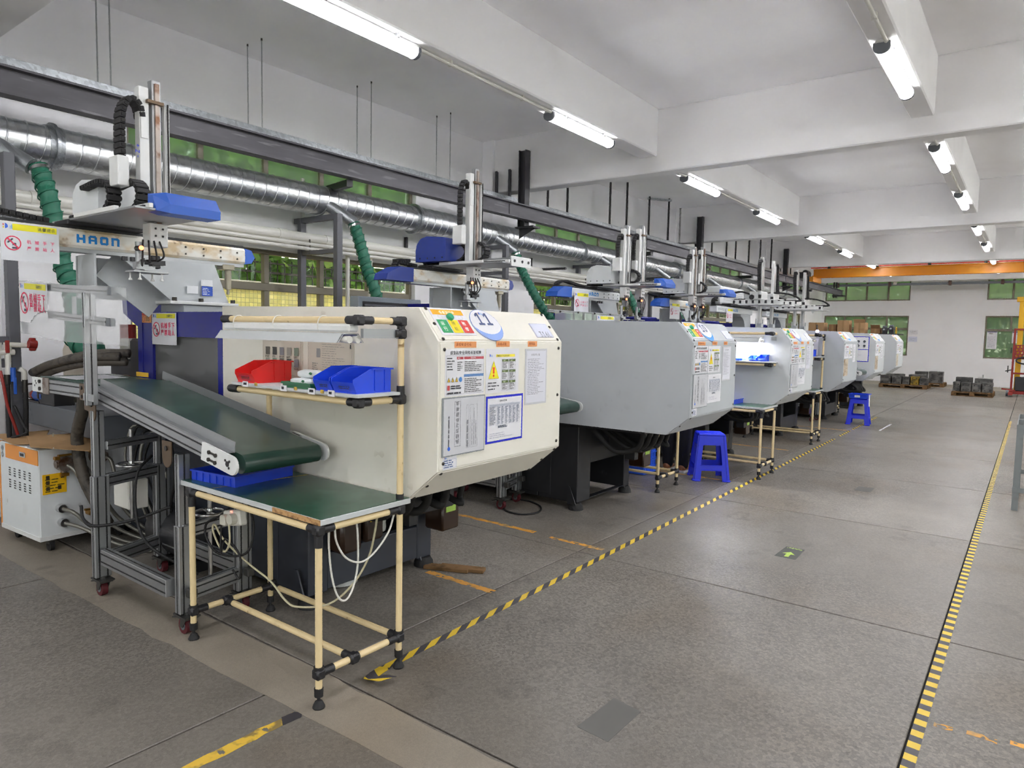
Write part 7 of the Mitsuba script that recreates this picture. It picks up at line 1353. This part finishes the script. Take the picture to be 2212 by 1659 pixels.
# hand stacker at the right edge
t = thing('hand_stacker', 'red and yellow hand stacker at the right edge, before the end wall', 'stacker'); sx, sy = -.47, 24.55
for x in (sx + .06, sx + .62): part(t, 'mast_post', MB().box((x, sy + .1, .06), (x + .13, sy + .22, 2.82), .008), 'm_yellow')
part(t, 'mast_head', MB().box((sx - .01, sy + .06, 2.70), (sx + .82, sy + .26, 2.84), .01), 'm_yellow')
for x in (sx - .02, sx + .78): part(t, 'guard_post', MB().box((x, sy - .08, .05), (x + .05, sy - .03, 1.92), .004), 'm_rust_red')
for z in (1.88, 1.06, .62): part(t, 'guard_bar', MB().box((sx - .02, sy - .08, z), (sx + .83, sy - .04, z + .05), .004), 'm_rust_red')
g = Polygon([(0, 0), (.76, 0), (.76, .36), (0, .36)]); hs = [[(.05 + .085 * a + .02 * (b_ % 2) + .028 * math.cos(q), .05 + .085 * b_ + .028 * math.sin(q)) for q in np.linspace(0, 2 * math.pi, 13)[:-1]] for a in range(8) for b_ in range(4)]
part(t, 'perforated_panel', MB().poly(Polygon(list(g.exterior.coords), hs), (sx + .03, sy - .05, 1.10), X, Z, .004), 'm_rust_red')
part(t, 'base', MB().box((sx - .04, sy - .15, .05), (sx + .86, sy + .02, .14), .01).box((sx - .04, sy - .9, .06), (sx + .06, sy, .12)).box((sx + .76, sy - .9, .06), (sx + .86, sy, .12)), 'm_rust_red')
part(t, 'hand_wheel', MB().tube([(sx + .35 + .27 * math.cos(a), sy - .16 + .04 * math.sin(a), 1.02 + .10 * math.sin(a)) for a in np.linspace(0, 2 * math.pi, 30)], .022, 8), 'm_black', True)
part(t, 'pump', MB().cyl((sx + .38, sy - .12, .14), (sx + .38, sy - .12, 1.1), .07, 14).box((sx + .08, sy - .14, .14), (sx + .7, sy + .02, .55), .02), 'm_machine_black', 40)
part(t, 'brake_lever', MB().bar((sx - .05, sy - .06, 1.22), (sx - .05, sy - .06, 1.38), .03, .03).bar((sx - .16, sy - .06, .70), (sx - .02, sy - .06, .74), .03, .03).bar((sx - .1, sy - .06, .66), (sx - .1, sy - .06, .86), .025, .025), 'm_black')
for x in (sx - .1, sx + .84): part(t, 'wheel', MB().cyl((x, sy - .35, .09), (x + .05, sy - .35, .09), .09, 18), 'm_machine_grey', 40); part(t, 'wheel_hub', MB().cyl((x - .004, sy - .35, .09), (x + .054, sy - .35, .09), .04, 12), 'm_pvc', 40)
part(t, 'caster_arm', MB().bar((sx - .2, sy - .36, .2), (sx + .1, sy - .2, .16), .05, .04), 'm_rust_red')
# papers at the end wall
for lb, x, z, w, h, y in (('white notice with faint lettering on the end wall right of the left window', -3.665, 1.74, .29, .16, YB - .004), ('grey framed paper under the white notice on the end wall', -3.66, 1.48, .28, .18, YB - .004), ('paper sheet taped inside the right end window', -1.325, 1.285, .295, .62, YB + .082), ('second paper sheet taped inside the right end window, behind the stacker', -.62, 1.5, .28, .4, YB + .082)):
    t = thing('paper_notice', lb, 'paper', 'papers at the end wall'); sheet(t, (x, y, z), X, Z, w, h, .003, 'm_paper' if 'grey' not in lb else 'm_paper_blue'); P = Print((x, y - .003, z), X, Z)
    if 'inside' in lb: P.rect(.01, h - .05, w - .02, .03, '5a5a78'); P.lines(.06, h - .11, w - .12, .04, 2, '3a3a40', .6, 1); P.lines(.03, .05, w - .06, h - .22, 14, '9a9aa8', .3, 2)
    elif 'white' in lb: P.text('设备安全告知', .05, .09, .03, '9a9a9a'); P.text('作业记录', .08, .04, .03, '9a9a9a')
    else: P.frame(.0, .0, w, h, .006, '8a8a92'); P.lines(.02, .02, w - .04, h - .04, 8, 'a8a8b8', .3, 3)
    P.done(t)
# grey steel frame at the right edge
t = thing('angle_iron_rack', 'grey angle iron rack cut off by the right edge of the picture', 'rack')
for x, y in ((-.08, 7.78), (-.08, 8.9), (1.2, 7.78), (1.2, 8.9)): part(t, 'leg', MB().poly([(0, 0), (.05, 0), (.05, .006), (.006, .006), (.006, .05), (0, .05)], (x, y, 0), X, Y, .79), 'm_frame_grey')
for z in (.75, .17): part(t, 'rail', MB().box((-.08, 7.775, z), (1.25, 7.782, z + .045)).box((-.08, 8.93, z), (1.25, 8.937, z + .045)), 'm_frame_grey'); part(t, 'rail', MB().box((-.082, 7.78, z), (-.075, 8.93, z + .045)), 'm_frame_grey')
part(t, 'top_plate', MB().box((-.09, 7.77, .79), (1.26, 8.95, .796)) if False else MB().box((-.08, 8.4, .75), (1.25, 8.44, .79)), 'm_frame_grey')

# ================================================================== LEFT EDGE
t = thing('temperature_controller', 'white mould temperature controller on casters at the left edge, cardboard on top', 'machine'); ca, sa = math.cos(.06), math.sin(.06); U, W = V(ca, sa, 0), V(-sa, ca, 0); O = V(-5.80, 1.665, 0)
def bx(a, b_, z0, z1, c, d, bev=0): return MB().obox(O + U * (a + b_) / 2 + W * (c + d) / 2 + Z * (z0 + z1) / 2, [U, W, Z], [b_ - a, d - c, z1 - z0], bev)
part(t, 'body', bx(0, .60, .09, .705, 0, .62, .006), 'm_white'); part(t, 'skirt', bx(-.004, .604, .085, .115, -.004, .624), 'm_white_metal'); part(t, 'top_panel', bx(.10, .60, .60, .70, -.004, 0), 'm_orange', label='orange handle panel'); part(t, 'side_door', bx(-.02, 0, .09, .705, 0, .62), 'm_orange', label='orange side door')
part(t, 'handle', bx(.33, .42, .632, .668, -.008, -.004, .002), 'm_chrome'); part(t, 'handle_recess', bx(.345, .405, .64, .66, -.0085, -.008), 'm_black')
for a in range(5):
    for r_ in range(2):
        for q in range(4): part(t, 'vent_slot', bx(.14 + .078 * a, .17 + .078 * a, .53 - .085 * r_ - .0165 * q, .538 - .085 * r_ - .0165 * q, -.0015, .002), 'm_black')
        for q in range(4): part(t, 'vent_slot', bx(.175 + .078 * a, .19 + .078 * a, .53 - .085 * r_ - .0165 * q, .538 - .085 * r_ - .0165 * q, -.0015, .002), 'm_black') if False else None
P = Print(O - W * .0005, U, Z); [P.ring(.045, .66 - .045 * k, .02 - .006 * j, .0025, '3a3a40') for k in (0, 1) for j in (0, 1, 2)]; P.done(t, 'emblem')
part(t, 'warning_plate', bx(.602, .606, .40, .535, .02, .165), 'm_yellow', label='yellow warning plate'); P = Print(O + U * .6065 + W * .02 + Z * .40, W, Z); [P.rect(x, y, .022, .026, '33281a') for x, y in ((.02, .10), (.11, .10), (.02, .065), (.02, .025), (.09, .025))]; P.lines(.015, .01, .12, .10, 5, '4a3a18', .3, 4); P.done(t, 'plate_print')
for c_, d_ in ((.05, .08), (.55, .08), (.05, .54), (.55, .54)): p = O + U * c_ + W * d_; k = part(t, 'caster', MB().cyl(p - W * .014 + Z * .035, p + W * .014 + Z * .035, .035, 16), 'm_rubber', 40); part(k, 'fork', MB().obox(p + Z * .07, [U, W, Z], [.04, .04, .04]), 'm_dark_zinc')
for i, (w_, z) in enumerate(((.14, .60), (.36, .62))):
    p = O + U * .60 + W * w_ + Z * z
    part(t, 'valve_body', MB().cyl(p, p + U * .07, .05, 14).cyl(p + U * .045 - W * .055, p + U * .045 + W * .055, .022, 12).cyl(p + Z * -.06 + U * .03, p + U * .03 + Z * .05, .02, 10), 'm_rail_rust', 40); part(t, 'valve_handle', MB().obox(p + U * .06 + Z * .062, [U, W, Z], [.02, .09, .012]).obox(p + U * .05 - W * .05 + Z * .045, [U, W, Z], [.03, .03, .02]).obox(p + U * .04 - Z * .075, [U, W, Z], [.02, .05, .02]), 'm_brass')
for w_, z in ((.12, .295), (.13, .195)): p = O + U * .60 + W * w_ + Z * z; part(t, 'outlet', MB().cyl(p, p + U * .05, .028, 12), 'm_chrome', 40)
part(t, 'drain_valve', MB().cyl(O + U * .6 + W * .3 + Z * .23, O + U * .66 + W * .3 + Z * .23, .02, 10).obox(O + U * .65 + W * .3 + Z * .26, [U, W, Z], [.02, .09, .012]), 'm_brass')
hs = [[(.65, .14, .60), (.70, .18, .55), (.76, .24, .38), (.80, .34, .18), (.92, .50, .05), (1.15, .60, .03)], [(.65, .20, .61), (.72, .24, .57), (.78, .30, .40), (.82, .40, .2), (.95, .55, .06), (1.2, .66, .03)], [(.66, .36, .62), (.72, .40, .60), (.75, .42, .45), (.77, .46, .25), (.9, .6, .06), (1.2, .7, .03)], [(.65, .12, .295), (.72, .16, .27), (.78, .26, .15), (.9, .42, .04), (1.1, .52, .03)], [(.65, .13, .195), (.74, .2, .16), (.9, .34, .05), (1.15, .45, .02)]]
for i, h in enumerate(hs): whole('steel_hose', f'grey steel braided hose from the temperature controller, {ORDN[i]} from the top', 'hose', MB().tube([O + U * a + W * b_ + Z * c for a, b_, c in h], .013, 8, 6), 'm_hose_steel', True, group='hoses of the temperature controller')
t = thing('cardboard_sheet', 'flattened brown cardboard box lying on the temperature controller', 'cardboard')
for nm, pts in (('flap', [(-.28, .06, .712), (.30, -.03, .714), (.42, .10, .716), (-.2, .4, .716)]), ('panel', [(.02, .16, .722), (.62, -.05, .735), (.95, .16, .716), (.42, .55, .745)])):
    q = [O + U * a + W * b_ + Z * c for a, b_, c in pts]; m_ = MB().add(np.vstack([q, np.array(q) + Z * .004]), [[0, 1, 2, 3], [7, 6, 5, 4], [0, 4, 5, 1], [1, 5, 6, 2], [2, 6, 7, 3], [3, 7, 4, 0]]); part(t, nm, m_, 'm_card')
part(t, 'crease', MB().bar(O + U * .10 + W * .30 + Z * .735, O + U * .78 + W * .02 + Z * .731, .006, .003), 'm_outside')
# water manifold at the stand
t = thing('water_manifold', 'white water manifold with red and blue valves at the left edge', 'manifold')
part(t, 'cross_bar', MB().box((-6.1, 1.35, 1.385), (-5.87, 1.80, 1.44)).box((-6.1, 1.35, 1.22), (-5.87, 1.80, 1.275)), 'm_machine_slate'); part(t, 'side_post', MB().box((-5.94, 1.32, 0), (-5.87, 1.38, 1.9)), 'm_machine_slate')
for i, (y, hz) in enumerate(((1.70, 1.35), (1.76, 1.32))): part(t, 'pipe', MB().cyl((-5.86, y - .01, 1.12), (-5.86, y - .01, 1.40), .02, 12).cyl((-5.86, y - .01, 1.34), (-5.86, y - .01, 1.40), .026, 12).cyl((-5.86, y - .05, 1.33), (-5.86, y + .03, 1.33), .022, 12), 'm_pvc', 40)
part(t, 'pipe', MB().tube([(-5.84, 1.84, 1.12), (-5.84, 1.84, 1.19), (-5.84, 1.81, 1.21)], .02, 12).cyl((-5.84, 1.76, 1.385), (-5.84, 1.90, 1.375), .018, 12), 'm_pvc', True)
part(t, 'red_valve', MB().cyl((-5.80, 1.86, 1.39), (-5.80, 1.91, 1.385), .032, 10).box((-5.815, 1.865, 1.34), (-5.785, 1.905, 1.435), .006), 'm_rust_red', 40, label='red valve handle'); part(t, 'red_valve', MB().box((-5.85, 1.73, 1.325), (-5.83, 1.755, 1.415), .004), 'm_rust_red', label='red valve handle')
part(t, 'blue_valve', MB().cyl((-5.83, 1.77, 1.12), (-5.83, 1.77, 1.22), .017, 12).box((-5.82, 1.765, 1.03), (-5.81, 1.785, 1.15), .003), 'm_robot_blue', 40, label='blue ball valve')
part(t, 'ball_valve', MB().cyl((-5.83, 1.84, 1.04), (-5.83, 1.84, 1.13), .018, 12).tube([(-5.81, 1.85, 1.10), (-5.80, 1.89, 1.10), (-5.80, 1.91, 1.07), (-5.80, 1.91, .99)], .007, 6), 'm_bolt', 40); part(t, 'ball_valve', MB().cyl((-5.84, 1.735, 1.10), (-5.84, 1.735, 1.17), .02, 12), 'm_bolt', 40)
for i, (pts, m, lb) in enumerate((([(-5.83, 1.84, 1.05), (-5.83, 1.84, .9), (-5.84, 1.83, .6), (-5.9, 1.8, .3)], 'm_rubber', 'black water hose under the right valve of the manifold'), ([(-5.84, 1.735, 1.12), (-5.84, 1.735, .9), (-5.85, 1.74, .6), (-5.9, 1.75, .2)], 'm_rubber', 'black water hose under the left valve of the manifold'), ([(-5.82, 1.69, 1.2), (-5.80, 1.70, 1.1), (-5.80, 1.72, .95), (-5.80, 1.76, .8), (-5.8, 1.79, .68)], 'm_rust_red', 'red hose at the left edge beside the manifold'), ([(-5.80, 1.76, .95), (-5.75, 1.79, .83), (-5.70, 1.80, .76), (-5.8, 1.74, .72)], 'm_rubber', 'black hose bending round the dark stand post'))): whole('water_hose', lb, 'hose', MB().tube(pts, .017 if i < 2 else .010, 9, 6), m, True, group='hoses of the water manifold')
# pump motor, guards and hoses on the bed of the near machine
t = thing('pump_motor', 'small pump with a black box and a blue motor on the grey bed', 'pump'); part(t, 'box', MB().box((-6.04, 1.99, .93), (-5.74, 2.13, 1.06), .004), 'm_black'); part(t, 'motor', MB().cyl((-6.16, 2.03, .985), (-5.98, 2.03, .985), .045, 16), 'm_robot_blue', 40); part(t, 'flange', MB().cyl((-6.22, 2.03, .985), (-6.15, 2.03, .985), .04, 14), 'm_rust_red', 40); part(t, 'coupling', MB().cyl((-6.30, 2.03, .975), (-6.21, 2.03, .975), .03, 14), 'm_rail_rust', 40); part(t, 'base', MB().box((-6.27, 1.985, .93), (-6.02, 2.08, .945)), 'm_bolt')
t = thing('side_guard', 'beige eight-cornered guard plate behind the near conveyor', 'guard plate'); part(t, 'plate', MB().poly([(-6.02, 1.34), (-5.93, 1.43), (-5.58, 1.43), (-5.48, 1.33), (-5.48, 1.0), (-5.58, .945), (-5.93, .94), (-6.02, 1.03)], (0, 2.17, 0), X, Z, .012), 'm_beige_panel'); part(t, 'bracket', MB().box((-5.8, 2.17, .93), (-5.7, 2.25, 1.0)), 'm_machine_grey')
for i, (dz, dy) in enumerate(((0, 0), (-.035, .04), (.02, .06))):
    whole('wrapped_hose', f'thick wrapped black hose behind the near conveyor tail, {["front", "middle", "rear"][i]} one', 'hose', MB().tube([(-5.92, 1.92 + dy, 1.175 + dz), (-5.6, 1.93 + dy, 1.25 + dz), (-5.1, 1.95 + dy, 1.32 + dz), (-4.9, 2.1 + dy, 1.33 + dz)], .030, 12, 6), 'm_hose_wrap', True, group='wrapped hoses behind the near conveyor')
whole('wrapped_hose', 'thick wrapped hose hanging down behind the near conveyor leg', 'hose', MB().tube([(-4.95, 1.90, 1.18), (-5.0, 1.90, .98), (-5.07, 1.9, .86), (-5.1, 1.9, .74), (-5.05, 1.92, .5), (-4.9, 2.0, .2)], .038, 12, 6), 'm_hose_wrap', True)
t = thing('hopper_bin', 'red and cream canister behind the navy guard', 'canister'); part(t, 'can', MB().cyl((-5.57, 2.45, 1.44), (-5.57, 2.45, 1.545), .055, 18), 'm_rust_red', 40); part(t, 'base', MB().cyl((-5.57, 2.45, 1.28), (-5.57, 2.45, 1.44), .058, 18), 'm_pvc', 40)
t = thing('cable_harness', 'bundle of grey and black cables under the near conveyor', 'cables')
r = random.Random(8)
for i in range(9):
    x0 = -4.72 + .06 * i; part(t, 'cable', MB().tube([(x0, 2.16, .86), (x0 + .08 * r.uniform(-1, 1), 2.10, .80 + .06 * r.random()), (x0 + .12 * r.uniform(-1, 1), 2.08, .62), (x0 + .1 * r.uniform(-1, 1), 2.12, .35), (x0 + .05, 2.2, .12)], .008 + .004 * r.random(), 6, 5), 'm_hose_steel' if i % 3 == 0 else 'm_rubber', True)
whole('slung_cable', 'black cable slung round the near conveyor leg', 'cable', MB().tube([(-4.10, 1.92, .78), (-4.02, 1.80, .70), (-3.86, 1.72, .50), (-3.70, 1.72, .36), (-3.55, 1.9, .2)], .008, 6, 6), 'm_rubber', True); whole('slung_cable', 'black cable sagging between the near conveyor legs', 'cable', MB().tube([(-4.24, 1.59, .52), (-4.2, 1.585, .45), (-4.08, 1.6, .43), (-3.95, 1.75, .46), (-3.85, 1.9, .52)], .009, 6, 6), 'm_rubber', True)
t = thing('air_tank', 'black air tank on the floor under the near conveyor', 'tank'); part(t, 'tank', MB().lathe([(0, -.3), (.10, -.28), (.15, -.2), (.15, .2), (.10, .28), (0, .3)], (-4.25, 2.18, .24), X, 24), 'm_machine_black', 40); part(t, 'foot', MB().box((-4.4, 2.08, 0), (-4.36, 2.28, .14)).box((-4.14, 2.08, 0), (-4.1, 2.28, .14)), 'm_machine_black')
